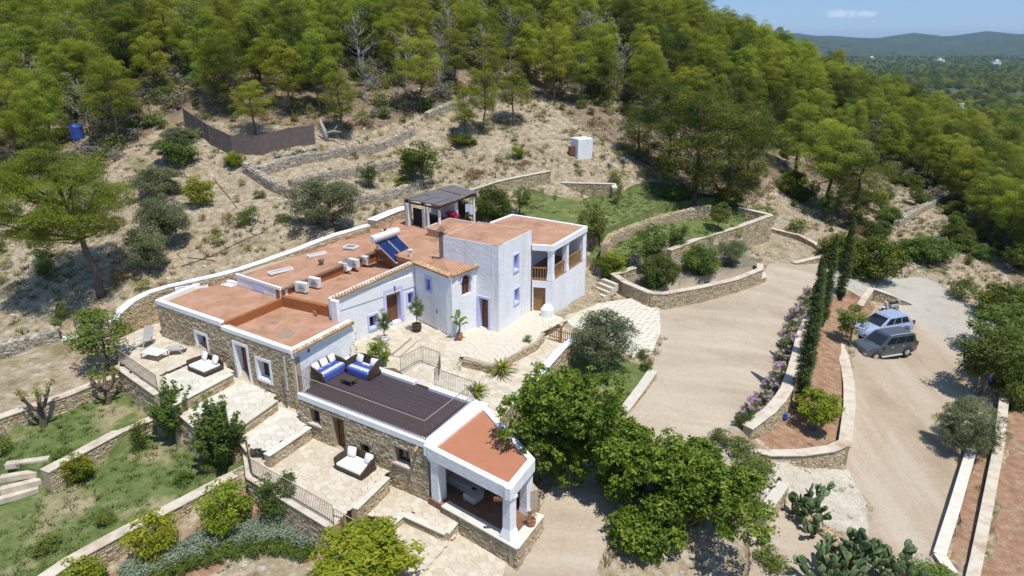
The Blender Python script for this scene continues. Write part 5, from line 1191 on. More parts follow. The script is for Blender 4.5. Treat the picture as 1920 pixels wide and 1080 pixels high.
def rosette(name, label, cat, p, n, L, w_, m, rise=(.1, 1.2), trunk=0, parts=False, group=None):
    t = thing(name, label, cat, tuple(p), 0, group)
    if trunk: MB().tube([(0, 0, -.1), (0, 0, trunk)], [.16, .12], 8).build('trunk', M_bark, t)
    allm = MB()
    for k in range(n):
        a = k*2.399; el = rise[0]+(rise[1]-rise[0])*U(0, 1); c, s = math.cos(a), math.sin(a); l = L*U(.8, 1.1); pts = []
        for i in range(5): q = i/4; rr = l*q*math.cos(el)*(1+.1*q); zz = trunk+l*q*math.sin(el)-l*.35*q*q; pts.append((c*rr, s*rr, zz, w_*(1-.75*q*q)))
        for i in range(4):
            x, y, z, ww = pts[i]; x2, y2, z2, w3 = pts[i+1]; allm.add([(x-s*ww, y+c*ww, z), (x, y, z-.02), (x+s*ww, y-c*ww, z), (x2+s*w3, y2-c*w3, z2), (x2, y2, z2-.02), (x2-s*w3, y2+c*w3, z2)], [(0, 1, 4, 5), (1, 2, 3, 4)], U(.2, .9))
    allm.build('fronds', m, t); return t
M_palm = leafmat('palm_fronds', [L3(.12,.16,.015), L3(.2,.24,.025), L3(.28,.30,.04)], .3, .15)
rosette('sago_palm', 'larger bright green sago palm beside the low courtyard wall', 'palm', W(941,700,5.5), 46, .95, .055, M_palm, trunk=.3)
rosette('sago_palm', 'smaller sago palm at the end of the deck railing', 'palm', W(893,742,5.5), 42, .85, .055, M_palm, trunk=.25)
potted(989,655,5.5, ('low bowl pot on the step below the tower', 'small green plant in the bowl pot below the tower'), 'shrub', .7, .4, (.24, .3))
potted(263,612,6.15, ('dark planter at the back of the upper patio', 'wispy plant in the dark planter of the upper patio'), 'scrub', .8, .4, (.3, .35), M_wicker)
potted(1422,505,4.7, ('terracotta jar at the end of the lavender terrace wall', ''), None, 0, 0, (.2, .6))
# vine on the white wall
pf = [(U(-.05, .12), U(-.04, .04), z, .06, .06, .12, 10, U(.2, .8)) for z in np.linspace(0, 2.2, 14)]; a = W(664,672,6.2)
t = thing('climbing_vine', 'thin dark vine climbing the white wall beside the daybeds', 'vine', tuple(a+np.array((.1, -.1, 0)))); link('leaves', leafmesh('leaves', pf, LF_dpine, size=.09, wid=.5), None, t)
# bougainvillea and greenery behind the back roof
at('bigshrub', 925,412,338,78, 'yellow green tree right of the pergola', 'tree'); at('almond', 975,404,345,44, 'small tree beside the yellow green one behind the villa', 'tree')
pf = ellip(20, .4, .5, .35, (.14, .28), 60); t = thing('bougainvillea', 'magenta bougainvillea flowering beside the pergola', 'flowering bush', tuple(W(848,414,9.9))); link('flowers', leafmesh('flowers', pf, LF_mag, size=.12, wid=.7), None, t)
at('darkshrub', 860,402,368,60, 'dark green creeper mass under the pergola edge', 'bush')
# trees of the terraces
at('almond', 1107,472,362,62, 'tall slender tree growing against the loggia side of the villa', 'tree', var=0)
at('citrusbush', 1150,500,462,60, 'low grey green shrub beside the loggia path'); at('bigshrub', 1140,505,478,60, 'spreading shrub at the foot of the grass terrace')
at('almond', 1212,510,412,76, 'leafy tree in the middle of the garden terraces', 'tree', var=1); at('bigshrub', 1235,535,465,78, 'round clipped olive bush at the left of the lavender terrace')
at('bigshrub', 1312,512,448,76, 'round clipped olive bush in the middle of the lavender terrace'); at('olive', 1368,495,440,60, 'grey olive bush at the right of the lavender terrace', 'olive tree')
at('almond', 1270,455,410,46, 'small fig like tree on the middle terrace', 'tree', var=2); at('almond', 1345,432,372,46, 'young tree with round crown on the middle terrace', 'tree', var=0)
at('shrub', 1155,382,352,0.1+24, 'bare young sapling by the long curved wall')
for u in (992, 1042, 1092, 1112): at('scrub', u, 372, 350, 9, {992: 'first', 1042: 'second', 1092: 'third', 1112: 'last'}[u]+' small climber in the row on the long curved wall')
at('almond', 792,350,252,84, 'dense round tree on the hillside above the pergola', 'tree', var=1); at('almond', 693,352,296,48, 'small tree between the dry stone walls', 'tree', var=2); at('citrusbush', 772,330,272,50, 'yellow green bush left of the dense hillside tree')
at('darkshrub', 868,272,246,46, 'dark low bush under the slender pine'); at('citrusbush', 760,352,328,44, 'light bush at the foot of the hillside tree')
for (u, vb, vt, wd, lab, vr) in ((1192-318,262,160,58,'slender pine with a dark bush at its foot',0), (906,252,108,60,'tallest slender pine on the bare hilltop',3), (962,232,120,72,'umbrella shaped pine on the bare hilltop',5), (480,255,140,78,'pine inside the metal fence',2), (642,262,120,76,'pine right of the metal fence',4)):
    at('pine', u, vb, vt, wd, lab, 'pine tree', var=vr)
at('rust', 890,332,312,46, 'rusty orange bush above the narrow path'); at('rust', 980,310,296,38, 'smaller rusty bush right of the first'); at('rust', 985,290,278,22, 'tiny rusty bush near the water tank path')
at('citrusbush', 970,296,268,30, 'bright green bush on the bare hill'); at('scrub', 1085,328,310,26, 'green bush above the long curved wall end'); at('shrub', 1155,362,334,34, 'shrub at the right end of the long curved wall')
rosette('agave', 'blue agave on the bare slope below the pines', 'agave', G(1168,306), 22, 1.0, .07, LF_agave, (.3, 1.4)); rosette('agave', 'smaller agave left of the blue one', 'agave', G(1143,312), 18, .6, .05, LF_agave, (.3, 1.4))
for i, (u, v) in enumerate(((555,290), (572,287), (545,296), (520,300), (590,284))): rosette('agave', 'agave of the row on the stone wall below the metal fence', 'agave', G(u, v), 20, .8, .06, LF_agave, (.2, 1.3), group='agaves on the stone wall')
# dark pines right of the bare hill
for (u, vb, vt, wd, lab) in ((1250,335,135,120,'leftmost of the big dark pines above the top lawn'), (1300,378,150,150,'largest dark pine above the top lawn'), (1362,388,165,150,'dense dark pine right of the largest one'), (1400,350,185,90,'dark pine behind the terrace wall end'),
      (1545,398,205,130,'big pine above the driveway bend'), (1600,415,260,120,'dark pine above the cypresses'), (1195,300,185,80,'small dark pine at the edge of the bare hill'), (1490,330,190,110,'pine above the bare patch')):
    at('darkpine' if u < 1450 or u == 1600 else 'pine', u, vb, vt, wd, lab, 'pine tree')
at('bigshrub', 1265,372,340,60, 'bushy undergrowth at the foot of the dark pines'); at('bigshrub', 1365,385,345,60, 'bushy undergrowth right of the dark pines'); at('shrub', 1490,440,405,50, 'round green shrub above the ploughed plot'); at('shrub', 1430,412,380,60, 'shrub behind the terrace wall corner')
at('darkshrub', 1632,520,425,118, 'large dark carob bush behind the cypresses'); at('darkshrub', 1575,498,425,90, 'dark carob bush left of the large one'); at('bigshrub', 1735,488,432,110, 'wide bright green shrub beyond the road'); at('shrub', 1800,560,516,64, 'round green shrub at the roadside on the right')
# cypresses
for (u, vb, vt, wd, lab) in ((1497,768,470,36,'nearest and tallest cypress in the red bed'), (1512,712,482,26,'second cypress close beside the tallest'), (1541,612,432,24,'slim cypress in the middle of the row'), (1576,560,402,26,'farthest cypress by the road')):
    p = G(u, vb); H = ztop(p[0], p[1], vt)-p[2]; plant('cypress', p, H*.97, wd/2*(p[1]*CP+(CAMH-p[2])*SP)/FPX*1.15, lab, 'cypress')
at('almond', 1592,648,562,62, 'leafy mimosa tree beside the parked cars', 'tree', var=1); at('citrus', 1527,806,728,92, 'round orange tree in the lower end of the cypress bed', 'citrus tree', var=1)
at('rosemary', 1808,842,742,124, 'large round rosemary bush at the edge of the parking area', 'bush')
# oleander hedge along the driveway
for i, (u, v, wd) in enumerate(((1398,792,34), (1412,778,38), (1432,762,40), (1448,735,40), (1462,712,38), (1470,685,44), (1478,655,46), (1484,630,44), (1494,605,38), (1505,585,34), (1515,568,30), (1388,800,28))):
    t = at('shrub', u, v, v-34, wd, ('purple flowering oleander' if i < 7 else 'green oleander')+' bush in the hedge along the driveway', group='oleander bushes along the driveway')
    pf = ellip(20 if i < 9 else (8 if i < 11 else 3), .72, .75, .62, (.1, .2), 34, flatbot=.5, inner=.75); link('flowers', leafmesh('flowers', pf, LF_pink, size=.12, wid=.7), None, t, 'stuff')
# olive by the apron
at('olive', 1133,690,572,122, 'round bushy olive tree on the small lawn beside the driveway', 'olive tree', var=1); at('shrub', 1206,672,650,34, 'small clipped shrub at the corner of the white paving'); at('shrub', 1212,694,672,30, 'second small clipped shrub beside the kerb')
# right hand trees
for (kd, u, vb, vt, wd, lab) in (('almond',1838,742,600,120,'slender tree over the end of the stained wall'), ('bigshrub',1880,720,600,120,'big green bush right of the parking area'), ('almond',1855,660,552,110,'loose tree shading the road end'), ('almond',1905,650,540,90,'tree at the right edge above the road end'), ('darkshrub',1880,600,520,110,'dark bushes above the right road end'), ('bigshrub',1910,760,640,90,'bush at the right edge above the red field')):
    at(kd, u, vb, vt, wd, lab, 'tree' if kd == 'almond' else 'bush')
# ---- two big broad leaved trees
def broadleaf(label, c, rad, n, trunk_base, seed, leaf=.26):
    random.seed(seed); t = thing('broadleaf_tree', label, 'tree', tuple(trunk_base)); pf = []; tb = np.array(trunk_base)
    lobes = [(np.array((U(-.75, .75)*rad[0], U(-.7, .7)*rad[1], U(-.6, .5)*rad[2])), U(.22, .5)) for _ in range(20)]
    while len(pf) < n:
        lc, lr = random.choice(lobes); d = np.array([random.gauss(0, 1) for _ in range(3)]); d /= np.linalg.norm(d)
        if d[2] < -.8: continue
        q = lc+d*np.array(rad)*lr*U(.75, 1.05); p = np.array(c)-tb+q; s = U(.18, .34); pf.append((p[0], p[1], p[2], s, s, s*.6, 24, U(.1, .95)))
    m = MB(); b0 = Vector((0, 0, -.3)); cc = Vector(tuple(np.array(c)-tb)); m.tube([b0, Vector((cc.x*.2, cc.y*.2, cc.z*.35))], [.26, .2], 8)
    for lc, lr in lobes: e = cc+Vector(tuple(lc)); m.tube([Vector((cc.x*.2, cc.y*.2, cc.z*.33)), (cc*.55+e*.45)*.8, e], [.14, .1, .04], 6)
    for p in random.sample(pf, 60): lc = min(lobes, key=lambda l: np.linalg.norm(np.array(c)-tb+l[0]-np.array(p[:3])))[0]; e = cc+Vector(tuple(lc)); m.tube([e, p[:3]], [.03, .012], 4)
    link('trunk', m.mesh('trunk', True), M_bark, t); link('crown', leafmesh('crown', pf, LF_fig, size=leaf, wid=.42, up=.4, droop=.2, shell=(.3, 1.15), tjit=.3), None, t)
b1 = G(1085,905); b2 = G(1290,1010)
def crown_at(u, v, base, h): q = base.copy(); dd = ray(u, v); t_ = (base[1]+.1)/dd[1]; k = (base[2]+h-CAMH)/dd[2]; return np.array((dd[0]*k, dd[1]*k, base[2]+h))
broadleaf('dark glossy broad leaved tree beside the covered porch', crown_at(1066,782,b1,3.4), (2.75,2.6,3.2), 1500, b1, 21, .21)
broadleaf('widest bright green broad leaved tree in the bottom foreground', crown_at(1285,925,b2,2.3), (3.8,2.8,2.6), 1900, b2, 33, .21)
b3 = G(1195,930); broadleaf('lower broad leaved tree between the two larger ones', crown_at(1205,850,b3,2.3), (2.8,2.2,2.2), 1250, b3, 44, .21)
at('shrub', 1385,850,815,60, 'pale oleander bush beside the rocky bank'); at('shrub', 1410,905,855,90, 'green oleander below the rocky bank'); at('shrub', 1425,885,850,70, 'second green oleander below the rocky bank'); at('shrub', 1350,830,800,50, 'oleander with dry tips at the driveway end')
at('shrub', 1450,1060,1030,80, 'low leafy weeds beside the lower track'); at('shrub', 1740,1085,1060,110, 'grey bush at the bottom edge below the parking area')
# ---- prickly pears: every pad a part
def prickly(label, p, n, R_, seed, H=1.6):
    random.seed(seed); t = thing('prickly_pear', label, 'cactus', tuple(p)); me = MB().ball((0, 0, .19), (.13, .035, .19), 9, 6, .5).mesh('pad', True); me.materials.append(LF_cact)
    me2 = MB().ball((0, 0, .19), (.12, .03, .18), 9, 6, .15).mesh('pad', True); me2.materials.append(LF_cact); me3 = MB().ball((0, 0, .19), (.13, .035, .2), 9, 6, .85).mesh('pad', True); me3.materials.append(LF_cact)
    tips = []
    for k in range(max(4, n//9)):
        a = U(0, 6.28); r = U(0, .75)*R_; tips.append((Vector((math.cos(a)*r, math.sin(a)*r, -.05)), 0))
    c = 0
    while c < n and tips:
        b, lv = tips.pop(0); d = Vector((U(-.6, .6)+b.x*.35, U(-.6, .6)+b.y*.35, U(.55, 1))).normalized(); s = U(.85, 1.25)*1.15
        o = link('pad', random.choice((me, me2, me3)), None, t); q = d.to_track_quat('Z', 'Y'); o.rotation_mode = 'QUATERNION'; o.rotation_quaternion = q @ Matrix.Rotation(U(0, 6.28), 3, 'Z').to_quaternion(); o.location = b; o.scale = (s, s, s); c += 1
        e = b+d*.34*s
        if lv < 5 and e.z < H: tips += [(e, lv+1)]*(2 if U(0, 1) < .75 else 1)
prickly('prickly pear cactus beside the short stone wall', G(1500,960), 110, 1.0, 4, 1.9); prickly('large prickly pear clump at the bottom of the rocky bank', G(1600,1065), 150, 1.5, 6, 2.0)
prickly('prickly pear clump at the bottom edge beside the lower track', G(1545,1095), 90, 1.2, 8, 1.4); prickly('small prickly pear at the foot of the first clump', G(1525,998), 30, .5, 9, .8)
prickly('right part of the large prickly pear clump', G(1665,1075), 100, 1.2, 12, 1.7)
# ------------------------------------------------------------------ masses: instances on points in one object each
def scatter(name, pts, srcs, scales, rots, kinds, label=None, sz=None):
    """pts (n,3); srcs list of meshes; one object, its pieces set by geometry nodes"""
    me = bpy.data.meshes.new(name); me.vertices.add(len(pts)); me.vertices.foreach_set('co', np.asarray(pts, np.float32).ravel())
    sc3 = np.asarray(scales, np.float32); sc3 = np.repeat(sc3[:, None], 3, 1) if sc3.ndim == 1 else sc3
    a = me.attributes.new('scl', 'FLOAT_VECTOR', 'POINT'); a.data.foreach_set('vector', sc3.ravel())
    a = me.attributes.new('rot', 'FLOAT_VECTOR', 'POINT'); a.data.foreach_set('vector', np.asarray(rots, np.float32).ravel())
    a = me.attributes.new('kid', 'INT', 'POINT'); a.data.foreach_set('value', np.asarray(kinds, np.int32))
    o = link(name, me, kind='stuff')
    if label: o['label'] = label
    g = bpy.data.node_groups.new(name+'_nodes', 'GeometryNodeTree'); g.interface.new_socket('Geometry', in_out='INPUT', socket_type='NodeSocketGeometry'); g.interface.new_socket('Geometry', in_out='OUTPUT', socket_type='NodeSocketGeometry')
    n = g.nodes; l = g.links; gi = n.new('NodeGroupInput'); go = n.new('NodeGroupOutput'); jn = n.new('GeometryNodeJoinGeometry')
    def attr(nm, ty): q = n.new('GeometryNodeInputNamedAttribute'); q.data_type = ty; q.inputs['Name'].default_value = nm; return q.outputs['Attribute']
    s_, r_, k_ = attr('scl', 'FLOAT_VECTOR'), attr('rot', 'FLOAT_VECTOR'), attr('kid', 'INT')
    for i, sm in enumerate(srcs):
        so = bpy.data.objects.new(name+'_piece', sm)       # mesh library entry, not placed in the scene
        oi = n.new('GeometryNodeObjectInfo'); oi.inputs['Object'].default_value = so; oi.transform_space = 'ORIGINAL'
        try: oi.inputs['As Instance'].default_value = True
        except Exception: pass
        cm = n.new('FunctionNodeCompare'); cm.data_type = 'INT'; cm.operation = 'EQUAL'; l.new(k_, cm.inputs[2]); cm.inputs[3].default_value = i
        ip = n.new('GeometryNodeInstanceOnPoints'); l.new(gi.outputs[0], ip.inputs['Points']); l.new(cm.outputs[0], ip.inputs['Selection']); l.new(oi.outputs['Geometry'], ip.inputs['Instance'])
        l.new(r_, ip.inputs['Rotation']); l.new(s_, ip.inputs['Scale']); l.new(ip.outputs[0], jn.inputs[0])
    l.new(jn.outputs[0], go.inputs[0]); md = o.modifiers.new('scatter', 'NODES'); md.node_group = g
    return o
random.seed(99)
# the pine wood
frow = lambda u: np.interp(u, [-400,0,150,235,340,345,430,600,640,700,780,850,900,950,1010,1060,1200,1235,1400,1440,1480,1500,1560,1640,1700,1760,1830,1920,2400], [330,335,340,300,215,205,228,234,236,238,220,190,178,172,172,205,232,238,262,272,292,300,310,320,350,375,440,510,700])
cand = []
def tryadd(x, y, jit):
    x += random.uniform(-jit, jit); y += random.uniform(-jit, jit)
    if y < 20: return
    z = float(gz(x, y)) if (x < 113 and x > -74 and y < 188) else float(base_z(x, y)[0])
    if z < -29: return
    u, v = proj(x, y, z)
    if u < -330 or u > 2250 or v < -1500: return
    if v > frow(u): return
    if 560 < u < 700 and 235 < v: return
    if 1440 < u < 1475 and v > 260 and random.random() < .6: return
    dens = float(vnoise(np.array([x]), np.array([y]), .06, 13)[0]); 
    if dens < -.30 and random.random() < .7 and u < 1100: return
    if v > 150 and u < 1000 and random.random() < .22: return
    cand.append((x, y, z, math.hypot(x, y)))
y = 30.0
while y < 125:
    x = -75.0
    while x < 150: tryadd(x, y, 1.5); x += 3.5
    y += 3.4
while y < 330:
    x = -130.0
    while x < 260: tryadd(x, y, 2.2); x += 4.7
    y += 4.6
cand.sort(key=lambda c: c[3] if -40 < proj(c[0], c[1], c[2])[0] < 1960 else c[3]+200)
pines = PROTO['pine']; thin = PROTO['thin']; dk = PROTO['darkpine']
far = []
near_n = 0
for i, (x, y, z, d) in enumerate(cand):
    u, v = proj(x, y, z); left = u < 1100; pt = .17 if left else .10; r = random.random(); kind = 'thin' if r < pt else ('darkpine' if r < pt+(.10 if left else .16) else 'pine'); s = random.uniform(.72, 1.08)
    if near_n < 292:
        near_n += 1; side = 'left' if u < 640 else ('middle' if u < 1280 else 'right')
        lab = {'pine': 'rounded green pine in the wood covering the hillside, '+side+' part', 'thin': 'sparse grey half bare pine in the hillside wood, '+side+' part', 'darkpine': 'dense dark green pine in the hillside wood, '+side+' part'}[kind]
        plant(kind, (x, y, z-.1), PROTO[kind][0][0]*s, PROTO[kind][0][1]*s*random.uniform(.9, 1.2), lab, 'pine tree', group=lab.replace('pine in', 'pines in'))
    else:
        k = random.randrange(7) if kind == 'pine' else (7+random.randrange(3) if kind == 'thin' else 10+random.randrange(3)); far.append((x, y, z-.1, s*(1.15 if y > 125 else 1.05), k))
far = np.array(far); srcs = [p[3] for p in pines]+[p[3] for p in thin]+[p[3] for p in dk]
scatter('pine_wood', far[:, :3], srcs, np.c_[far[:, 3]*1.1, far[:, 3]*1.1, far[:, 3]], np.c_[np.zeros((len(far), 2)), RNG.uniform(0, 6.28, len(far))], far[:, 4].astype(int))
tr = [p[2] for p in pines[:4]]; scatter('pine_wood_trunks', far[:, :3], tr, far[:, 3], np.c_[np.zeros((len(far), 2)), RNG.uniform(0, 6.28, len(far))], RNG.integers(0, 4, len(far)))
# low undergrowth covering the floor of the wood
ug = []
for q in range(3):
    pf = ellip(16, .5, .8, .5, (.2, .4), 34, flatbot=1, inner=.1); V, F, T = leaves(pf, size=.2, wid=.3, up=.8); me = mesh_np('undergrowth', V, F, T); me.materials.append((LF_scrub, LF_shrub, LF_lavdry)[q]); ug.append(me)
xs = RNG.uniform(-85, 130, 16000); ys = RNG.uniform(40, 175, 16000); zs = base_z(xs, ys); us, vs = proj(xs, ys, zs); ok = (vs < np.array([frow(q) for q in us])-4) & (us > -120) & (us < 2050) & (vs > -60) & ~((us > 560) & (us < 700) & (vs > 235)) & (vnoise(xs, ys, .09, 61) > -.2)
xs, ys, us = xs[ok], ys[ok], us[ok]; zs = ground(xs, ys); s_ = RNG.uniform(.6, 1.5, len(xs))*np.where(us > 1300, 1.25, 1)
scatter('forest_undergrowth', np.c_[xs, ys, zs], ug, s_, np.c_[np.zeros((len(xs), 2)), RNG.uniform(0, 6.28, len(xs))], RNG.integers(0, 3, len(xs)))
# trees of the valley
n = 15000; yy = 210+3000*RNG.random(n)**1.6; xx = yy*RNG.uniform(.3, 1.05, n); sc = RNG.uniform(.7, 1.3, n); mk = (vnoise(xx, yy, .008, 5) > -.3) & ((yy > 478) | (xx > 418) | (base_z(xx, yy) < -24))
scatter('valley_trees', np.c_[xx, yy, np.full(n, -31.5)+np.clip((yy-1500)/2000, 0, 1)*5][mk], srcs[:3]+srcs[10:], np.c_[sc*1.6, sc*1.6, sc*.9][mk], np.c_[np.zeros((n, 2)), RNG.uniform(0, 6.28, n)][mk], RNG.integers(0, 6, n)[mk])
# undergrowth, stones and dry grass on open ground
def open_ground(n, umin=-150, umax=2100, vmin=150, vmax=1150, regs=('hillside',), noise=None, ymax=125):
    out = []
    xs = RNG.uniform(-62, 85, n*6); ys = RNG.uniform(16, ymax, n*6); i = np.clip(np.round((xs-GX[0])/.5).astype(int), 0, len(GX)-1); j = np.clip(np.round((ys-GY[0])/.5).astype(int), 0, len(GY)-1)
    zs, lb = GZ[j, i], GL[j, i]; names = np.array(['hillside']+[r.name for r in REG])[lb+1]; ok = np.isin(names, regs); us, vs = proj(xs, ys, zs); ok &= (us > umin) & (us < umax) & (vs > vmin) & (vs < vmax)
    ok &= ~inpoly(us, vs, [(430,500),(760,395),(900,400),(1110,400),(1110,640),(1010,900),(960,1060),(560,740),(280,570)])
    if noise is not None: ok &= vnoise(xs, ys, noise[0], noise[1]) > noise[2]
    k = np.where(ok)[0][:n]; return np.c_[xs, ys, zs][k], us[k], vs[k]
rocks = []
for q in range(4):
    m = MB(); m.ball((0, 0, 0), (1, .8, .55), 7, 5, .5, .28); m.t = [random.random()*.4+.3*q/2]*len(m.f); me = m.mesh('rock'); me.materials.append(M_stoneg); rocks.append(me)
P_, u_, v_ = open_ground(15000, regs=('hillside', 'rocky_bank', 'ploughed_plot')); zf = ground(P_[:, 0], P_[:, 1]); P_[:, 2] = zf; nn = len(P_); s = .05+.16*RNG.random(nn)**3+.05*(RNG.random(nn) < .05)
scatter('loose_stones', P_, rocks, s, RNG.uniform(-.4, .4, (nn, 3))+np.c_[np.zeros((nn, 2)), RNG.uniform(0, 6.28, nn)], RNG.integers(0, 4, nn))
def tuft(m, n=26, h=.3, r=.16, w_=.016):
    V = []; T = []
    for k in range(n):
        a = U(0, 6.28); q = U(0, r); x, y = math.cos(a)*q, math.sin(a)*q; e = (x+math.cos(a)*h*U(.2, .8), y+math.sin(a)*h*U(.2, .8), h*U(.5, 1)); s_, c_ = math.sin(a+U(-1, 1)), math.cos(a+U(-1, 1)); ww = w_*U(.7, 1.4)
        V += [(x-s_*ww, y+c_*ww, -.02), (x+s_*ww, y-c_*ww, -.02), (e[0]+s_*ww*.3, e[1]-c_*ww*.3, e[2]), (e[0]-s_*ww*.3, e[1]+c_*ww*.3, e[2])]; T.append(U(0, 1))
    me = mesh_np('tuft', np.array(V), np.arange(len(V)).reshape(-1, 4), T); me.materials.append(m); return me
dry = [tuft(LF_grass) for _ in range(3)]; turf = [tuft(LF_turf, 22, .10, .14, .012) for _ in range(3)]
P_, u_, v_ = open_ground(5500, noise=(.25, 21, -.05)); P_[:, 2] = ground(P_[:, 0], P_[:, 1]); nn = len(P_)
scatter('dry_grass', P_, dry, RNG.uniform(.6, 1.5, nn), np.c_[np.zeros((nn, 2)), RNG.uniform(0, 6.28, nn)], RNG.integers(0, 3, nn))
P_, u_, v_ = open_ground(17000, regs=('lower_garden', 'upper_garden', 'grass_terrace', 'middle_garden_terrace', 'olive_lawn'), noise=(.45, 31, -.16)); P_[:, 2] = ground(P_[:, 0], P_[:, 1]); nn = len(P_)
scatter('lawn_grass', P_, turf, RNG.uniform(.7, 1.5, nn), np.c_[np.zeros((nn, 2)), RNG.uniform(0, 6.28, nn)], RNG.integers(0, 3, nn))
P_, u_, v_ = open_ground(1600, regs=('parking_area', 'driveway', 'access_road', 'cypress_bed', 'red_flower_bed', 'right_red_field', 'dirt_terrace', 'verge_strip')); P_[:, 2] = ground(P_[:, 0], P_[:, 1])-.01; nn = len(P_)
scatter('pebbles', P_, rocks, .015+.05*RNG.random(nn)**3, np.c_[np.zeros((nn, 2)), RNG.uniform(0, 6.28, nn)], RNG.integers(0, 4, nn))
for reg_, nn_p in (('verge_strip', 900), ('right_red_field', 500)):
    P_, u_, v_ = open_ground(nn_p, regs=(reg_,), noise=(.6, 41, 0)); P_[:, 2] = ground(P_[:, 0], P_[:, 1]); nn = len(P_)
    if nn: scatter('weeds', P_, turf, RNG.uniform(1.2, 3, nn), np.c_[np.zeros((nn, 2)), RNG.uniform(0, 6.28, nn)], RNG.integers(0, 3, nn))
# lavender: a mass on the terrace, and the long curved grey green hedge at the lower left
lav = []
for q in range(3):
    pf = [(U(-.12, .12), U(-.12, .12), .18, .16, .16, .2, 40, U(.2, .8))]; V, F, T = leaves(pf, size=.13, wid=.16, up=1.2); me = mesh_np('lav', V, F, T); me.materials.append(LF_lavdry if q else LF_shrub); lav.append(me)
P_, u_, v_ = open_ground(1500, regs=('lavender_terrace',), noise=(.5, 3, -.25)); P_[:, 2] = ground(P_[:, 0], P_[:, 1]); nn = len(P_)
scatter('lavender_mass', P_, lav, RNG.uniform(1.0, 1.9, nn), np.c_[np.zeros((nn, 2)), RNG.uniform(0, 6.28, nn)], RNG.integers(0, 3, nn))
lv2 = []
for q in range(3):
    pf = [(U(-.1, .1), U(-.1, .1), .2, .2, .2, .24, 60, U(.2, .9))]; V, F, T = leaves(pf, size=.14, wid=.2, up=1.0); me = mesh_np('lav', V, F, T); me.materials.append(LF_lav if q < 2 else LF_shrub); lv2.append(me)
arc = [(240,1110),(300,1074),(360,1048),(430,1026),(500,1015),(552,1018),(600,1030)]; pts = []
aw = [G(u, v) for u, v in arc]
for a, b in zip(aw[:-1], aw[1:]):
    d = b-a; L = np.hypot(*d[:2]); nrm = np.array((-d[1], d[0]))/L
    for k in range(int(L*70)): t_ = U(0, 1); o_ = U(-.75, .75); p = a+d*t_; x, y = p[0]+nrm[0]*o_, p[1]+nrm[1]*o_; pts.append((x, y, 0, 1.5 if o_ > -.35 else 1.15, (RNG.integers(0, 2) if o_ > -.3 else 2)))
pts = np.array(pts); pts[:, 2] = ground(pts[:, 0], pts[:, 1]); pts = pts[pts[:, 2] < 3.0]
scatter('lavender_hedge', pts[:, :3], lv2, pts[:, 3]*RNG.uniform(.8, 1.2, len(pts)), np.c_[np.zeros((len(pts), 2)), RNG.uniform(0, 6.28, len(pts))], pts[:, 4].astype(int))
# scrub bushes, each a thing
sp, su, sv = open_ground(300, umin=-60, umax=1990, vmin=190, vmax=640, noise=(.16, 51, -.25)); 
for p, u, v in zip(sp, su, sv):
    if v > 420 and 440 < u < 1200: continue
    if u > 1480 and v > 480: continue
    r = random.random(); kd = 'scrub' if r < .6 else ('shrub' if r < .93 else 'rust'); s = random.uniform(.5, 1.15); side = 'left' if u < 640 else ('middle' if u < 1200 else 'right')
    lab = {'scrub': 'wispy dry scrub bush on the stony hillside, ', 'shrub': 'small green scrub bush on the stony hillside, ', 'rust': 'small rusty brown bush on the stony hillside, '}[kd]+side+' part'
    plant(kd, (p[0], p[1], ground(p[0], p[1])-.03), 1.1*s, .75*s, lab, 'bush', group=lab.replace(' bush', ' bushes'))
# undergrowth among the pines and the thicket on the right
cnt = 0
for k in range(4000):
    x, y = U(-60, 70), U(40, 120); z = float(gz(x, y)); u, v = proj(x, y, z)
    if not (-60 < u < 1990 and v < frow(u)+14 and v > 60) : continue
    if u < 1400 and v > 150 and U(0, 1) < .5: continue
    kd = random.choice(('bigshrub', 'shrub', 'scrub', 'darkshrub') if u > 1400 else ('shrub', 'scrub', 'bigshrub')); s = U(.4, .9)
    side = 'left' if u < 640 else ('middle' if u < 1280 else 'right')
    plant(kd, (x, y, z-.05), PROTO[kd][0][0]*s, PROTO[kd][0][1]*s, 'green undergrowth bush between the pines, '+side+' part', 'bush', group='undergrowth bushes between the pines, '+side+' part'); cnt += 1
    if cnt > 240: break
# thicket right of the road
for k in range(120):
    u, v = U(1480, 1960), U(340, 560)
    if v > np.interp(u, [1480,1560,1700,1800,1960], [400,420,470,500,600]) or v < np.interp(u, [1480,1700,1960], [300,330,400]): continue
    if inpoly(np.array([u]), np.array([v]), [(1640,440),(1700,400),(1780,370),(1830,400),(1760,470),(1820,510),(1700,520),(1660,470)])[0] and U(0, 1) < .6: continue
    p = G(u, v); kd = random.choice(('bigshrub', 'shrub', 'scrub', 'darkshrub', 'almond')); s = U(.5, .95)
    plant(kd, p, PROTO[kd][0][0]*s, PROTO[kd][0][1]*s, 'green bush in the thicket right of the road', 'bush', group='bushes in the thicket right of the road')
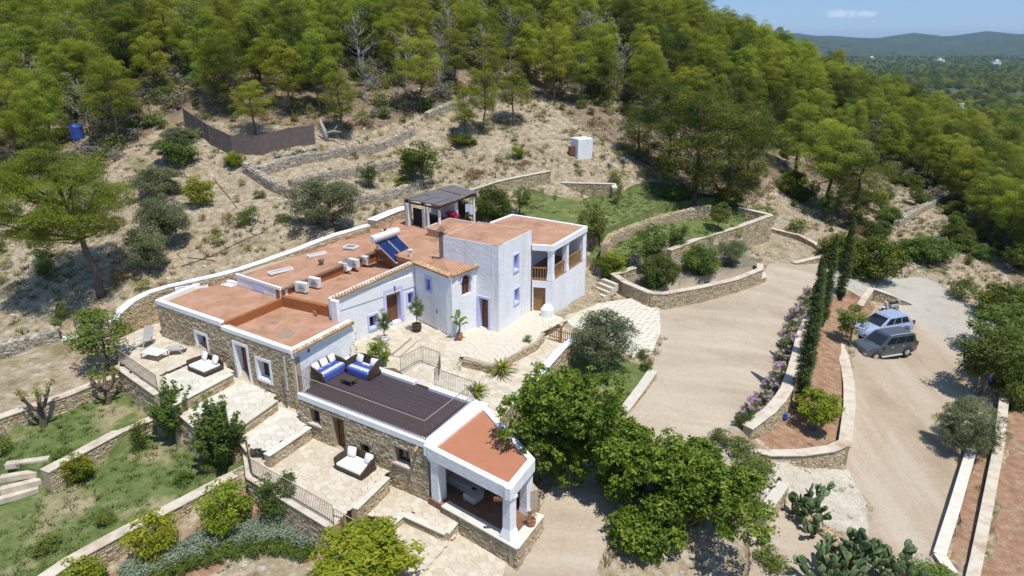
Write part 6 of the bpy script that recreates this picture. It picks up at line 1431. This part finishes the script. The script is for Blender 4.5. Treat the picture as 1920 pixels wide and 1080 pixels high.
# ------------------------------------------------------------------ furniture, roof equipment, vehicles
random.seed(5)
def local(o, loc, rz, s=1): o.location = loc; o.rotation_euler = (0, 0, rz); return o
angB = math.atan2(*(V2(G1_)-V2(F1))[::-1]); angA = math.atan2(*(D1-D0)[::-1])
M_bluethrow = bpy.data.materials.new('blue_striped_throw'); M_bluethrow.use_nodes = True
_n = M_bluethrow.node_tree.nodes; _l = M_bluethrow.node_tree.links; _t = _n.new('ShaderNodeTexCoord'); _w = _n.new('ShaderNodeTexWave'); _w.inputs['Scale'].default_value = .55; _w.inputs['Distortion'].default_value = .6; _w.bands_direction = 'Y'
_r = _n.new('ShaderNodeValToRGB'); _r.color_ramp.elements[0].color = L3(.03,.05,.30); _r.color_ramp.elements[1].color = L3(.62,.66,.80); _e = _r.color_ramp.elements.new(.5); _e.color = L3(.12,.18,.50)
_l.new(_t.outputs['Object'], _w.inputs['Vector']); _l.new(_w.outputs['Color'], _r.inputs['Fac']); _l.new(_r.outputs[0], _n['Principled BSDF'].inputs['Base Color']); _n['Principled BSDF'].inputs['Roughness'].default_value = .9
def pillow(t, x, y, z, w_, h, rx=0, rz=0, m=None, th=.11):
    mb = MB(); mb.ball((0, 0, 0), (w_/2*1.12, th, h/2*1.12), 12, 8)
    for i, v in enumerate(mb.v): mb.v[i] = (max(-w_/2, min(w_/2, v[0]*1.25)), v[1], max(-h/2, min(h/2, v[2]*1.25)))
    o = mb.build('pillow', m or M_cush, t, smooth=True); o.location = (x, y, z); o.rotation_euler = (rx, 0, rz); return o
def daybed(label, p, rz, L=1.9, D=1.15, back=.85, ends=(.6, .6), throw=True, pil=3, corner=False, cat='daybed', seat=.42, round_=.3):
    t = thing('wicker_daybed', label, cat, tuple(p), rz, 'wicker daybeds')
    MB().box(-L/2+.03, -D/2+.03, .04, L/2-.03, D/2-.03, seat-.12).build('base', M_wicker, t, bevel=.06)
    # curved back and arms
    pts = []; 
    plan = [(-L/2, -D/2+.05, ends[0]), (-L/2, -D*.1, ends[0]+(back-ends[0])*.5), (-L/2+round_*.3, D/2-round_*.4, back*.98), (-L/2+round_, D/2, back), (L/2-round_, D/2, back), (L/2-round_*.3, D/2-round_*.4, back*.98), (L/2, -D*.1, ends[1]+(back-ends[1])*.5), (L/2, -D/2+.05, ends[1])]
    if ends[1] < .3: plan = plan[:5]+[(L/2-.02, D/2, back*.8)]
    m = MB(); n = len(plan)
    for x, y, z in plan:
        q = Vector((x, y, 0)); q2 = Vector((x*.92, y*.9 if y > 0 else y*.98, 0)); m.v += [(q.x, q.y, .04), (q.x*1.03, q.y*1.03, z), (q2.x, q2.y, z), (q2.x, q2.y, .04)]
    for i in range(n-1):
        for j in range(4): m.f.append((i*4+j, i*4+(j+1) % 4, i*4+4+(j+1) % 4, i*4+4+j)); m.t.append(.5)
    m.f += [(0, 3, 2, 1), (4*n-4, 4*n-3, 4*n-2, 4*n-1)]; m.t += [.5, .5]; m.build('back', M_wicker, t, bevel=.015)
    MB().box(-L/2+.1, -D/2+.05, seat-.12, L/2-.1, D/2-.12, seat+.03).build('mattress', M_cush, t, bevel=.05)
    if throw:
        m = MB(); nx_, ny_ = 14, 10
        for i in range(nx_+1):
            for j in range(ny_+1):
                x = -L/2+.12+(L-.24)*i/nx_; s = j/ny_*(D*.95+.25); y = D/2-.2-s; z = seat+.045+.008*math.sin(i*1.9)+.006*math.sin(j*2.3+i)
                if y < -D/2+.03: z -= (-D/2+.03-y); y = -D/2+.03-.02
                m.v.append((x, y, z))
        for i in range(nx_):
            for j in range(ny_): a = i*(ny_+1)+j; m.f.append((a, a+1, a+ny_+2, a+ny_+1)); m.t.append(.5)
        m.build('blue_throw', M_bluethrow, t, smooth=True)
    for k in range(pil):
        x = -L/2+.32+(L-.64)*k/max(1, pil-1) if pil > 1 else 0
        pillow(t, x, D/2-.25, seat+.26, .46, .46, R(-22), U(-.25, .25))
    return t
dz_ = 6.2
bed1 = W(616,702,dz_); daybed('wicker daybed with blue striped throw and three white cushions beside the tiled wall', (bed1[0], bed1[1], 6.17), angB+math.pi, 1.85, 1.0, .8, (.55, .6), True, 3)
bo = bpy.data.objects['wicker_daybed']; bo.rotation_euler.z = angB
bed2 = W(683,700,dz_); daybed('wicker daybed with dark blue throw and two large white cushions at the far deck edge', (bed2[0], bed2[1], 6.17), angA, 1.7, 1.05, .9, (.75, .55), True, 2)
def low_table(name, label, p, rz, L, D, h, m, mt, cat='table', legs=.04):
    t = thing(name, label, cat, tuple(p), rz); MB().box(-L/2, -D/2, h-.05, L/2, D/2, h).build('tabletop', mt, t, bevel=.008)
    for sx in (-1, 1):
        for sy in (-1, 1): MB().box(sx*(L/2-legs)-legs/2, sy*(D/2-legs)-legs/2, 0, sx*(L/2-legs)+legs/2, sy*(D/2-legs)+legs/2, h-.05).build('leg', m, t)
    return t
low_table('coffee_table', 'low dark coffee table between the two daybeds on the deck', W(655,719,6.17), angA, .75, .5, .3, M_wood, M_wicker)
low_table('patio_table', 'low table with a white top between the sling chairs', W(291,671,6.13), angA+.25, 1.25, .8, .42, M_woodl, M_cush)
def sling_chair(label, p, rz):
    t = thing('sling_chair', label, 'chair', tuple(p), rz, 'grey sling chairs')
    for sx in (-1, 1):
        MB().tube([(sx*.3, -.75, .02), (sx*.3, -.2, .42), (sx*.3, .35, .3), (sx*.3, .75, 1.0)], .02, 6).build('frame', M_grey, t); MB().tube([(sx*.3, .35, .3), (sx*.3, .6, .02)], .018, 6).build('leg', M_grey, t)
        MB().tube([(sx*.33, -.3, .55), (sx*.33, .5, .58)], .025, 6).build('armrest', M_grey, t)
    m = MB(); P4 = [(-.2, .43), (.35, .31), (.78, 1.02)]; P5 = [(-.7, .1)]+P4
    for y, z in P4: m.v += [(-.29, y, z), (.29, y, z)]
    for i in range(len(P4)-1): m.f.append((2*i, 2*i+1, 2*i+3, 2*i+2)); m.t.append(.5)
    m.build('sling', mat('grey_sling_fabric', [L3(.34,.33,.31), L3(.42,.41,.39)], 20, rough=.9), t); return t
sling_chair('reclining grey sling chair left of the white topped table', W(270,650,6.13), R(-10)); sling_chair('grey sling chair in front of the rubble wall behind the table', W(326,663,6.13), R(-75))
d3 = W(386,694,5.93); daybed('square wicker daybed with white mattress and striped cushions under the first window', d3, angA, 1.6, 1.2, .62, (.6, .1), False, 2, seat=.36)
d4 = W(668,880,3.98); daybed('six sided wicker daybed with white mattress on the lower stone patio', d4, angA, 1.75, 1.15, .72, (.62, .35), False, 2, seat=.34)
# sofa and footstool under the porch
M_sofa = mat('beige_sofa_cover', [L3(.38,.35,.32), L3(.48,.45,.42)], 5, rough=.9)
c_ = P0*.42+P1*.2+P3*.38; t = thing('porch_sofa', 'light corner sofa with cushions in the shade of the covered porch', 'sofa', (c_[0], c_[1], 3.53), pa)
MB().box(-1.0, -.45, 0, 1.0, .45, .4).build('seat', M_sofa, t, bevel=.05); MB().box(-1.0, .3, .38, 1.0, .5, .85).build('backrest', M_sofa, t, bevel=.05); MB().box(-1.2, -.45, 0, -1.0, .5, .65).build('armrest', M_sofa, t, bevel=.04)
for k in range(3): pillow(t, -.6+k*.55, .22, .6, .42, .4, R(-15))
c2 = c_+dp*1.0-npv*.55; t = thing('footstool', 'square light footstool in front of the porch sofa', 'footstool', (c2[0], c2[1], 3.53), pa); MB().box(-.35, -.35, .05, .35, .35, .4).build('cushion', M_sofa, t, bevel=.05); MB().box(-.32, -.32, 0, .32, .32, .05).build('base', M_wood, t)
potted(996,985,3.58, ('round pot on the porch edge by the tree', 'trailing grey plant in the round porch pot'), 'rust', .5, .35, (.2, .3))
# ---- roof equipment
def ac(label, u, v, z, rz=0, s=1):
    p = W(u, v, z); t = thing('air_conditioner', label, 'air conditioner', tuple(p), rz, 'air conditioning units on the roof', s); MB().box(-.42, -.16, .05, .42, .16, .66).build('casing', M_ac, t, bevel=.015)
    MB().tube([(.1, -.165, .36), (.1, -.185, .36)], .25, 16).build('fan_grille', M_grey, t)
    for k in range(4): MB().tube([(.1, -.19, .36), (.1+.23*math.cos(k*1.57), -.19, .36+.23*math.sin(k*1.57))], .01, 4).build('fan_blade', M_iron, t)
    for sx in (-.3, .3): MB().box(sx-.04, -.16, 0, sx+.04, .16, .05).build('foot', M_iron, t)
rzA = angB-math.pi/2
ac('front left air conditioner near the roof step', 567,548,8.5, rzA+.1); ac('second air conditioner right of the first near the roof step', 591,539,8.5, rzA); ac('air conditioner left of the satellite dish', 645,508,8.6, rzA, .9); ac('air conditioner behind the satellite dish', 664,502,8.7, rzA, .95); ac('rightmost air conditioner near the solar panels', 683,496,8.6, rzA, .95)
p = W(655,512,8.5); t = thing('satellite_dish', 'white satellite dish among the air conditioners', 'satellite dish', tuple(p), R(-20)); m = MB(); n = 16
for i, (r, z) in enumerate(((0.01, 0), (.2, .03), (.36, .1), (.42, .15))):
    for k in range(n): m.v.append((r*math.cos(6.283*k/n), -z, r*math.sin(6.283*k/n)*1.05+.65))
for i in range(3):
    for k in range(n): m.f.append((i*n+k, i*n+(k+1) % n, i*n+n+(k+1) % n, i*n+n+k)); m.t.append(.5)
m.build('dish', M_ac, t, smooth=True); MB().tube([(0, .05, 0), (0, .05, .65)], .025, 6).build('mast', M_grey, t); MB().tube([(0, -.1, .3), (0, -.5, .6)], .012, 5).build('feed_arm', M_grey, t); MB().box(-.04, -.56, .56, .04, -.48, .66).build('receiver', M_grey, t)
# solar water heater
a0_, a1_, b0_, b1_ = W(703,455,10.35), W(744,441,10.35), W(743,494,9.0), W(779,486,9.0)
t = thing('solar_water_heater', 'two tilted blue solar panels with a white cylindrical tank on the roof', 'solar panel', (0, 0, 0))
def lerp(a, b, s): return a+(b-a)*s
b1_ = b0_+(a1_-a0_)*1.0; 
for k in range(2):
    s0, s1 = k*.5+.01, k*.5+.49; q = [lerp(b0_, b1_, s0), lerp(b0_, b1_, s1), lerp(a0_, a1_, s1), lerp(a0_, a1_, s0)]; nrm = np.cross(q[1]-q[0], q[3]-q[0]); nrm /= np.linalg.norm(nrm); nrm = nrm if nrm[2] > 0 else -nrm
    m = MB(); m.add([tuple(x-nrm*.08) for x in q]+[tuple(x) for x in q], [(0,3,2,1),(4,5,6,7),(0,1,5,4),(1,2,6,5),(2,3,7,6),(3,0,4,7)]); fr_ = m.build('panel_frame', M_grey, t)
    c = sum(q)/4; g = [c+(x-c)*np.array((.93, .93, .93))+nrm*.006 for x in q]; m = MB(); m.add([tuple(x) for x in g], [(0,1,2,3)]); m.build('solar_panel', M_solar, t)
up_ = np.array((0, 0, .28)); ta, tb = a0_+up_-(a1_-a0_)*.12, a1_+up_+(a1_-a0_)*.06
MB().tube([ta, lerp(ta, tb, .02), lerp(ta, tb, .98), tb], [.22, .27, .27, .22], 18).build('tank', M_ac, t, smooth=False)
for s in (.1, .5, .9):
    x0, y0, z0 = lerp(a0_, a1_, s); MB().tube([(x0, y0, z0), (x0, y0, 9.0)], .025, 5).build('strut', M_iron, t); x1, y1, z1 = lerp(b0_, b1_, s); MB().tube([(x1, y1, z1), (x0, y0, 9.1)], .025, 5).build('strut', M_iron, t)
# ---- pergola behind the roofs
zc = 11.65; Pg = [W(754,372,zc), W(824,386,zc), W(896,360,zc+.05), W(848,346,zc+.05)]
t = thing('pergola', 'open pergola with a weathered dark reed roof and white curtains', 'pergola', (0, 0, 0)); m = MB()
def bil(s, q): return (Pg[0]*(1-s)+Pg[1]*s)*(1-q)+(Pg[3]*(1-s)+Pg[2]*s)*q
for i in range(6):
    for j in range(3):
        a, b, c, d = bil(i/6+.005, j/3+.01), bil((i+1)/6-.005, j/3+.01), bil((i+1)/6-.005, (j+1)/3-.01), bil(i/6+.005, (j+1)/3-.01); dz = U(-.03, .05)
        MB().add([(x[0], x[1], x[2]+dz-.06) for x in (a, b, c, d)]+[(x[0], x[1], x[2]+dz) for x in (a, b, c, d)], [(0,3,2,1),(4,5,6,7),(0,1,5,4),(1,2,6,5),(2,3,7,6),(3,0,4,7)]).build('reed_mat', M_reed, t)
for s, q in ((.12, .06), (.92, .06), (.92, .94), (.12, .94), (.5, .06)):
    a = bil(s, q); MB().tube([(a[0], a[1], 8.8), (a[0], a[1], zc-.1)], .1, 8).build('post', M_white, t)
for s in (.06, .5, .94): a, b = bil(s, 0), bil(s, 1); MB().obox(a, b, .12, zc-.24, zc-.09).build('beam', M_wood, t)
for q in (.04, .96): a, b = bil(0, q), bil(1, q); MB().obox(a, b, .12, zc-.35, zc-.23).build('beam', M_wood, t)
def curtain(s0, s1, q):
    m = MB(); n = 14
    for k in range(n+1):
        a = bil(s0+(s1-s0)*k/n, q+.02*math.sin(k*1.9)); pinch = .5 if False else 1; m.v += [(a[0], a[1], zc-.3), (a[0]+.0, a[1], 9.3)]
    for k in range(n): m.f.append((2*k, 2*k+1, 2*k+3, 2*k+2)); m.t.append(.5)
    m.build('curtain', M_cloth, t, smooth=True)
curtain(.02, .14, .02); curtain(.50, .60, .02); curtain(.62, .68, .02)
a, b = bil(.15, .1), bil(.5, .1); MB().obox(a, b, .08, 9.0, 10.9).build('screen', M_dark, t)
t = thing('pergola_room', 'low white walled kitchen with a dark counter under the pergola', 'kitchen', (0, 0, 0)); a, b = bil(.12, .5), bil(.9, .5); MB().obox(a, b, .3, 8.8, 11.4).build('wall', M_white, t); a, b = bil(.2, .3), bil(.8, .3); MB().obox(a, b, .5, 8.8, 10.2).build('counter', M_wood, t)
# parasol / blue and white cloth by the pergola
p = W(880,402,10.3); t = thing('towel_rack', 'rack with blue and white towels beside the pergola', 'towel rack', tuple(p+np.array((0,0,-.1)))); MB().tube([(-.3, 0, -.9), (-.3, 0, .9)], .02, 5).build('post', M_iron, t); MB().tube([(.3, 0, -.9), (.3, 0, .9)], .02, 5).build('post', M_iron, t); MB().box(-.3, -.03, .3, .05, .03, .9).build('towel', M_blue, t); MB().box(.06, -.03, .1, .3, .03, .85).build('towel', M_cloth, t)
# ---- metal fence among the pines
M_rust = mat('dull_brown_metal', [L3(.11,.085,.08), L3(.17,.135,.125)], 3, rough=.7); fp = [G(348,238), G(396,270), G(438,290), G(492,292), G(545,277), G(592,270)]
t = thing('metal_fence', 'brown metal panel fence bending between the pines', 'fence', (0, 0, 0)); k = 0
for a, b in zip(fp[:-1], fp[1:]):
    n = max(1, int(np.hypot(*(b-a)[:2])/1.0))
    for i in range(n):
        p, q = a+(b-a)*i/n, a+(b-a)*(i+1)/n; d = (q-p)*.015; zb = min(p[2], q[2]); MB().obox(p+d, q-d, .05, (p[2]-.3, q[2]-.3), (p[2]+1.75, q[2]+1.75)).build('panel', M_rust, t)
        MB().box(p[0]-.04, p[1]-.04, p[2]-.2, p[0]+.04, p[1]+.04, p[2]+1.82).build('post', M_iron, t)
# driftwood like dead stump
p = G(612,262); t = thing('dead_tree_stump', 'silver dead tree stump with broken limbs on the dry stone wall', 'tree stump', tuple(p)); m = MB(); m.tube([(0, 0, -.2), (-.1, 0, .9), (-.45, 0, 2.0)], [.3, .22, .08], 7); m.tube([(-.1, 0, .6), (.7, .1, .9), (1.5, 0, .8)], [.16, .1, .03], 6); m.tube([(.7, .1, .9), (1.1, .2, 1.4)], [.08, .02], 5); m.build('trunk', M_deadbark, t, smooth=True)
# water hut
p = G(1090,290); t = thing('water_tank_hut', 'small white block shaped water hut on the bare hill', 'hut', tuple(p), R(25)); MB().box(-.85, -.75, -.5, .85, .75, 1.55).build('wall', M_white, t, bevel=.03); MB().box(-.8, -.7, 1.55, .8, .7, 1.6).build('roof', M_whitetrim, t)
p = G(1071,291); t = thing('electric_box', 'small brown box beside the white water hut', 'box', tuple(p), R(20)); MB().box(-.25, -.2, -.1, .25, .2, .9).build('casing', M_wood, t); MB().box(-.22, -.23, .05, .22, -.2, .85).build('door', M_wood, t)
# ---- wooden picket fence of the courtyard
fa, fb = W(1030,622,6.0), W(1078,634,6.0); t = thing('picket_fence', 'short wooden picket fence with a thick post at the courtyard edge', 'fence', (0, 0, 0)); n = 14
for i in range(n+1): q = fa+(fb-fa)*i/n; MB().box(q[0]-.025, q[1]-.025, 5.4, q[0]+.025, q[1]+.025, 6.35+.05*math.sin(i)).build('picket', M_woodl, t)
for z in (5.75, 6.2): MB().tube([(fa[0], fa[1], z), (fb[0], fb[1], z)], .03, 5).build('rail', M_woodl, t)
q = fa+(fb-fa)*.45; MB().tube([(q[0], q[1], 5.3), (q[0], q[1], 6.6)], .09, 8).build('post', M_woodl, t)
# curved stone wall beside the white pier
# hoses on the slope
for lab, px in (('long black irrigation hose lying across the bare slope', [(340,498), (370,489), (400,481), (430,466), (460,450), (490,438), (522,418)]), ('short black hose looping on the slope behind the roofs', [(352,485), (400,487), (404,494)]), ('thin hose curving through the stones near the olive', [(470,438), (474,428), (482,415), (486,400)]), ('hose running down the dirt path between dry walls', [(400,335), (412,350), (430,372), (445,392)])):
    pts = [G(u, v)+np.array((0, 0, .05)) for u, v in px]; o = MB().tube(pts, .022, 5).build('irrigation_hose', M_dark); tag(o, lab, 'hose', kind='thing')
# blue things
p = G(1470,788); t = thing('blue_pot', 'bright blue pot with a plant in the lower planter', 'plant pot', tuple(p)); MB().lathe([(.12, 0), (.2, .2), (.17, .38), (.2, .42)], 12).build('pot', M_deepblue, t)
p = G(1845,735); t = thing('meter_post', 'white and blue post half hidden under the slender tree', 'post', tuple(p)); MB().box(-.05, -.05, -.1, .05, .05, 1.3).build('post', M_grey, t); MB().box(-.25, -.1, .9, .25, .1, 1.35).build('blue_panel', mat('blue_box_paint', [L3(.12,.16,.55), L3(.2,.24,.65)], 5), t); MB().box(-.25, -.1, 1.36, .25, .1, 1.8).build('white_panel', M_ac, t)
p = G(146,262); t = thing('blue_tank', 'bright blue plastic tank half hidden among the pines', 'tank', (p[0], p[1], p[2])); MB().lathe([(.55, 0), (.6, .1), (.6, 1.2), (.45, 1.4), (.15, 1.5)], 14).build('tank', M_deepblue, t)
# wall lamps
for (u, v, P, Q) in ((577,655,V2(F1),V2(G1_)), (739,540,M0,M1)):
    s, z = onwall(u, v, P, Q); q = onw(P, Q, s, .05); MB().box(q[0]-.05, q[1]-.05, z-.14, q[0]+.05, q[1]+.05, z+.14).build('wall_lamp', M_iron, villa)
# ---- vehicles
def carpaint(name, c, r=.25): 
    m = mat(name, [c, tuple(x*1.12 for x in c[:3])+(1,)], 1.5, rough=r, spec=.6); m.node_tree.nodes['Principled BSDF'].inputs['Coat Weight'].default_value = .5; return m
M_tyre = mat('tyre_rubber', [L3(.018,.017,.016), L3(.03,.028,.026)], 9, rough=.85); M_rim = glassmat('alloy_rim', L3(.42,.41,.40), .35); M_plast = mat('black_plastic', [L3(.02,.02,.02), L3(.035,.034,.033)], 9, rough=.6)
M_lampg = glassmat('headlight_glass', L3(.55,.57,.6), .1); M_tail = glassmat('tail_light_glass', L3(.35,.02,.02), .15)
def car(label, p, rz, L, Wd, H, belt, paint, top, roof_, wheels, hood=.72, rail=True, gw=.80, group='parked cars'):
    """top: list (x, z) of the body's upper line from tail to nose; roof_: (x0 base, x0 top, x1 top, x1 base) of the cabin"""
    t = thing('parked_car', label, 'car', tuple(p), rz, group); w_ = Wd/2; m = MB(); K = 0; rings = []
    for i, (x, z) in enumerate(top):
        e = min(1, (L/2-abs(x))/.25+.55); zz = .30 if .06 < 1 else 0
        nar = w_*(.93+.07*min(1, (L/2-abs(x))/.4)); lo = .28 if abs(x) < L/2-.35 else .36
        rings.append([(x, -nar*.94, lo), (x, -nar, lo+.22), (x, -nar, z-.22), (x, -nar*.93, z-.04), (x, -nar*.6, z+.015), (x, 0, z+.03), (x, nar*.6, z+.015), (x, nar*.93, z-.04), (x, nar, z-.22), (x, nar, lo+.22), (x, nar*.94, lo)])
    k = len(rings[0]); 
    for r_ in rings: m.v += r_
    for i in range(len(rings)-1):
        for j in range(k): m.f.append((i*k+j, i*k+k+j, i*k+k+(j+1) % k, i*k+(j+1) % k)); m.t.append(.5)
    m.f += [tuple(range(k)), tuple(reversed(range(len(m.v)-k, len(m.v))))]; m.t += [.5, .5]
    o = m.build('body', paint, t, smooth=False, bevel=.03)
    xa, xb, xc, xd = roof_; g = w_*gw; gb = w_*.94; mid = (belt+H)/2
    cb = [(xa, -gb, belt-.06), (xd, -gb, belt-.06), (xd, gb, belt-.06), (xa, gb, belt-.06), (xb, -g, H-.05), (xc, -g, H-.05), (xc, g, H-.05), (xb, g, H-.05)]
    MB().add(cb, [(0,3,2,1),(4,5,6,7),(0,1,5,4),(1,2,6,5),(2,3,7,6),(3,0,4,7)]).build('cabin', paint, t, bevel=.05)
    MB().box(xb+.05, -g+.03, H-.07, xc-.05, g-.03, H+.0).build('roof_panel', paint, t, bevel=.06)
    C = [Vector(v) for v in cb]
    def pane(a, b, c, d, u0, u1, v0, v1, nm, out=.012):
        f = lambda u, v: (a*(1-u)+b*u)*(1-v)+(d*(1-u)+c*u)*v
        q = [f(u0, v0), f(u1, v0), f(u1, v1), f(u0, v1)]; n = (q[1]-q[0]).cross(q[3]-q[0]).normalized(); mm_ = MB().add([tuple(x+n*out) for x in q]+[tuple(x-n*.03) for x in q], [(0,1,2,3),(4,5,1,0),(5,6,2,1),(6,7,3,2),(7,4,0,3)]); return mm_.build(nm, M_glass, t)
    pane(C[1], C[2], C[6], C[5], .06, .94, .10, .93, 'windshield'); pane(C[3], C[0], C[4], C[7], .1, .9, .25, .9, 'rear_window')
    for (u0, u1) in ((.08, .34), (.37, .62), (.65, .90)):
        pane(C[0], C[1], C[5], C[4], u0, u1, .2, .88, 'side_window'); pane(C[2], C[3], C[7], C[6], 1-u1, 1-u0, .2, .88, 'side_window')
    wr = .37
    for x in wheels:
        for s in (-1, 1):
            wo = MB().tube([(x, s*(w_-.22), wr), (x, s*(w_-.2), wr), (x, s*(w_-.02), wr), (x, s*(w_+.01), wr)], [wr-.03, wr, wr, wr-.03], 20).build('wheel', M_tyre, t)
            MB().tube([(x, s*(w_+.0), wr), (x, s*(w_+.018), wr)], [.23, .2], 16).build('rim', M_rim, wo)
            for q in range(5): a = q*1.2566; MB().tube([(x, s*(w_+.022), wr), (x+.19*math.cos(a), s*(w_+.022), wr+.19*math.sin(a))], .025, 4).build('spoke', M_rim, wo)
            m = MB(); n = 12
            for q in range(n+1):
                a = math.pi*q/n*1.06-.1; 
                for rr in (wr+.05, wr+.11): m.v.append((x+rr*math.cos(a), s*(w_+.012), wr+rr*math.sin(a)))
            for q in range(n): m.f.append((2*q, 2*q+1, 2*q+3, 2*q+2)); m.t.append(.5)
            m.build('wheel_arch', M_plast, t)
    nz = top[-1][1]; hz = nz-.2
    for s in (-1, 1):
        MB().box(L/2-.16, s*w_*.86-.17, hz-.1, L/2+.015, s*w_*.86+.07 if s > 0 else s*w_*.86+.17, hz+.08).build('headlight', M_lampg, t, bevel=.03)
        MB().box(-L/2-.015, s*w_*.86-.1, .8, -L/2+.1, s*w_*.86+.1, 1.15).build('tail_light', M_tail, t, bevel=.02)
        q = MB().ball((xd-.25, s*(w_+.12), belt+.12), (.1, .12, .09), 8, 6).build('mirror', M_ac if rail is None else paint, t, smooth=True)
        for hx in (xd-1.0, xd-2.0): MB().box(hx-.1, s*(w_+.015)-.012, belt-.17, hx+.1, s*(w_+.015)+.012, belt-.13).build('door_handle', M_grey, t)
        for hx in (xd-.35, xd-1.25, xd-2.15): MB().box(hx-.006, s*(w_+.003)-.004, .42, hx+.006, s*(w_+.003)+.004, belt-.08).build('door_seam', M_plast, t)
        MB().box(wheels[0]+.5, s*(w_+.03)-.07, .27, wheels[1]-.5, s*(w_+.03)+.07, .34).build('side_step', M_grey, t, bevel=.01)
        if rail: MB().tube([(xb+.15, s*g*.93, H), (xb+.25, s*g*.93, H+.07), (xc-.25, s*g*.93, H+.07), (xc-.1, s*g*.93, H)], .022, 6).build('roof_rail', M_plast if rail == 1 else M_grey, t)
    MB().box(L/2-.3, -w_*.93, .34, L/2+.07, w_*.93, .64).build('bumper', paint, t, bevel=.05); MB().box(L/2-.05, -w_*.5, .66, L/2+.025, w_*.5, hz+.07).build('grille', M_plast, t, bevel=.01)
    for k in range(4): MB().box(L/2+.02, -w_*.36+k*w_*.24-.02, .68, L/2+.035, -w_*.36+k*w_*.24+.02, hz+.05).build('grille_bar', M_rim, t)
    MB().box(L/2+.07, -.26, .44, L/2+.085, .26, .55).build('number_plate', M_ac, t); MB().box(-L/2-.06, -w_*.85, .36, -L/2+.1, w_*.85, .62).build('bumper', M_plast, t, bevel=.03); MB().box(-L/2-.07, -.26, .7, -L/2-.01, .26, .81).build('number_plate', M_ac, t)
    for s in (-.3, .3): MB().tube([(xd+.02, s-.2, belt-.0), (xd-.18, s+.2, belt+.14)], .012, 4).build('wiper', M_plast, t)
    return t
zc_ = ground(*G(1668,668)[:2]); wf, wr_ = W(1641.5,678,zc_), W(1697,669.5,zc_); hd = (wf-wr_)[:2]; hd /= np.hypot(*hd); rzc = math.atan2(hd[1], hd[0]); side = np.array((-hd[1], hd[0])); side = side if side[1] > 0 else -side
cc = (wf+wr_)[:2]/2+side*.9
top1 = [(-2.37,.95), (-2.3,1.08), (-1.9,1.1), (-.5,1.1), (.9,1.1), (1.15,1.12), (1.6,1.12), (2.1,1.08), (2.3,1.02), (2.38,.88)]
car('dark grey off road car with roof rails parked nearest to the camera', (cc[0], cc[1], zc_+.02), rzc, 4.76, 1.86, 1.78, 1.12, carpaint('dark_grey_paint', L3(.06,.07,.08)), top1, (-2.28,-2.1,.25,1.05), (-1.45,1.42), rail=2)
cc2 = cc+side*2.35+np.array((hd[0], hd[1]))*-2.0; z2 = ground(cc2[0], cc2[1])
top2 = [(-2.42,.85), (-2.35,1.0), (-1.9,1.06), (-.5,1.02), (.7,1.0), (1.1,1.0), (1.6,1.0), (2.1,.93), (2.35,.82), (2.44,.68)]
car('pale silver blue long car parked behind the dark grey one', (cc2[0], cc2[1], z2+.02), rzc+.06, 4.9, 1.9, 1.66, 1.03, carpaint('silver_blue_paint', L3(.30,.36,.52), .3), top2, (-2.25,-1.75,.1,1.1), (-1.5,1.5), rail=0, gw=.76)
# motorbike
p = G(1668,584); t = thing('motor_scooter', 'grey and white motor scooter parked at the stone wall', 'motorbike', (p[0], p[1], p[2]), R(200))
for x in (-.62, .68): wo = MB().tube([(x, -.06, .27), (x, .06, .27)], [.27, .27], 16).build('wheel', M_tyre, t); MB().tube([(x, -.065, .27), (x, .065, .27)], [.15, .15], 12).build('rim', M_rim, wo)
Mb = mat('scooter_grey', [L3(.32,.36,.36), L3(.42,.46,.46)], 4, rough=.35)
MB().box(-.7, -.17, .38, .12, .17, .72).build('body', Mb, t, bevel=.08); MB().box(-.7, -.15, .72, .1, .15, .84).build('seat', M_plast, t, bevel=.05); MB().box(.0, -.16, .25, .45, .16, .36).build('footboard', M_woodl, t, bevel=.02)
MB().add([(.42,-.22,.3),(.42,.22,.3),(.56,.17,1.0),(.56,-.17,1.0),(.5,-.22,.3),(.5,.22,.3),(.66,.15,.98),(.66,-.15,.98)], [(0,1,2,3),(4,7,6,5),(0,4,5,1),(1,5,6,2),(2,6,7,3),(3,7,4,0)]).build('leg_shield', M_ac, t, bevel=.02)
MB().tube([(.68, 0, .3), (.52, 0, 1.02)], .035, 6).build('fork', M_grey, t); MB().tube([(.48, -.34, 1.08), (.52, 0, 1.04), (.48, .34, 1.08)], .018, 6).build('handlebar', M_plast, t); MB().ball((.64, 0, .95), (.09, .1, .1), 10, 7).build('headlight', M_lampg, t, smooth=True); MB().box(.52, -.11, .5, .92, .11, .56).build('mudguard', M_ac, t, bevel=.03)
for s in (-1, 1): MB().tube([(.5, s*.28, 1.08), (.5, s*.33, 1.28)], .01, 5).build('mirror', M_plast, t)
MB().box(-.85, -.16, .8, -.6, .16, 1.02).build('top_box', Mb, t, bevel=.04)
# vent pipe and small roof pieces on the back roofs
for u, v, z in ((770,478,9.6), (722,437,9.5)):
    a = W(u, v, z); MB().lathe([(.1, -.2), (.1, .3), (.16, .32), (.16, .38)], 10, tuple(a)).build('vent_pipe', M_riser if u < 730 else M_ac, villa)
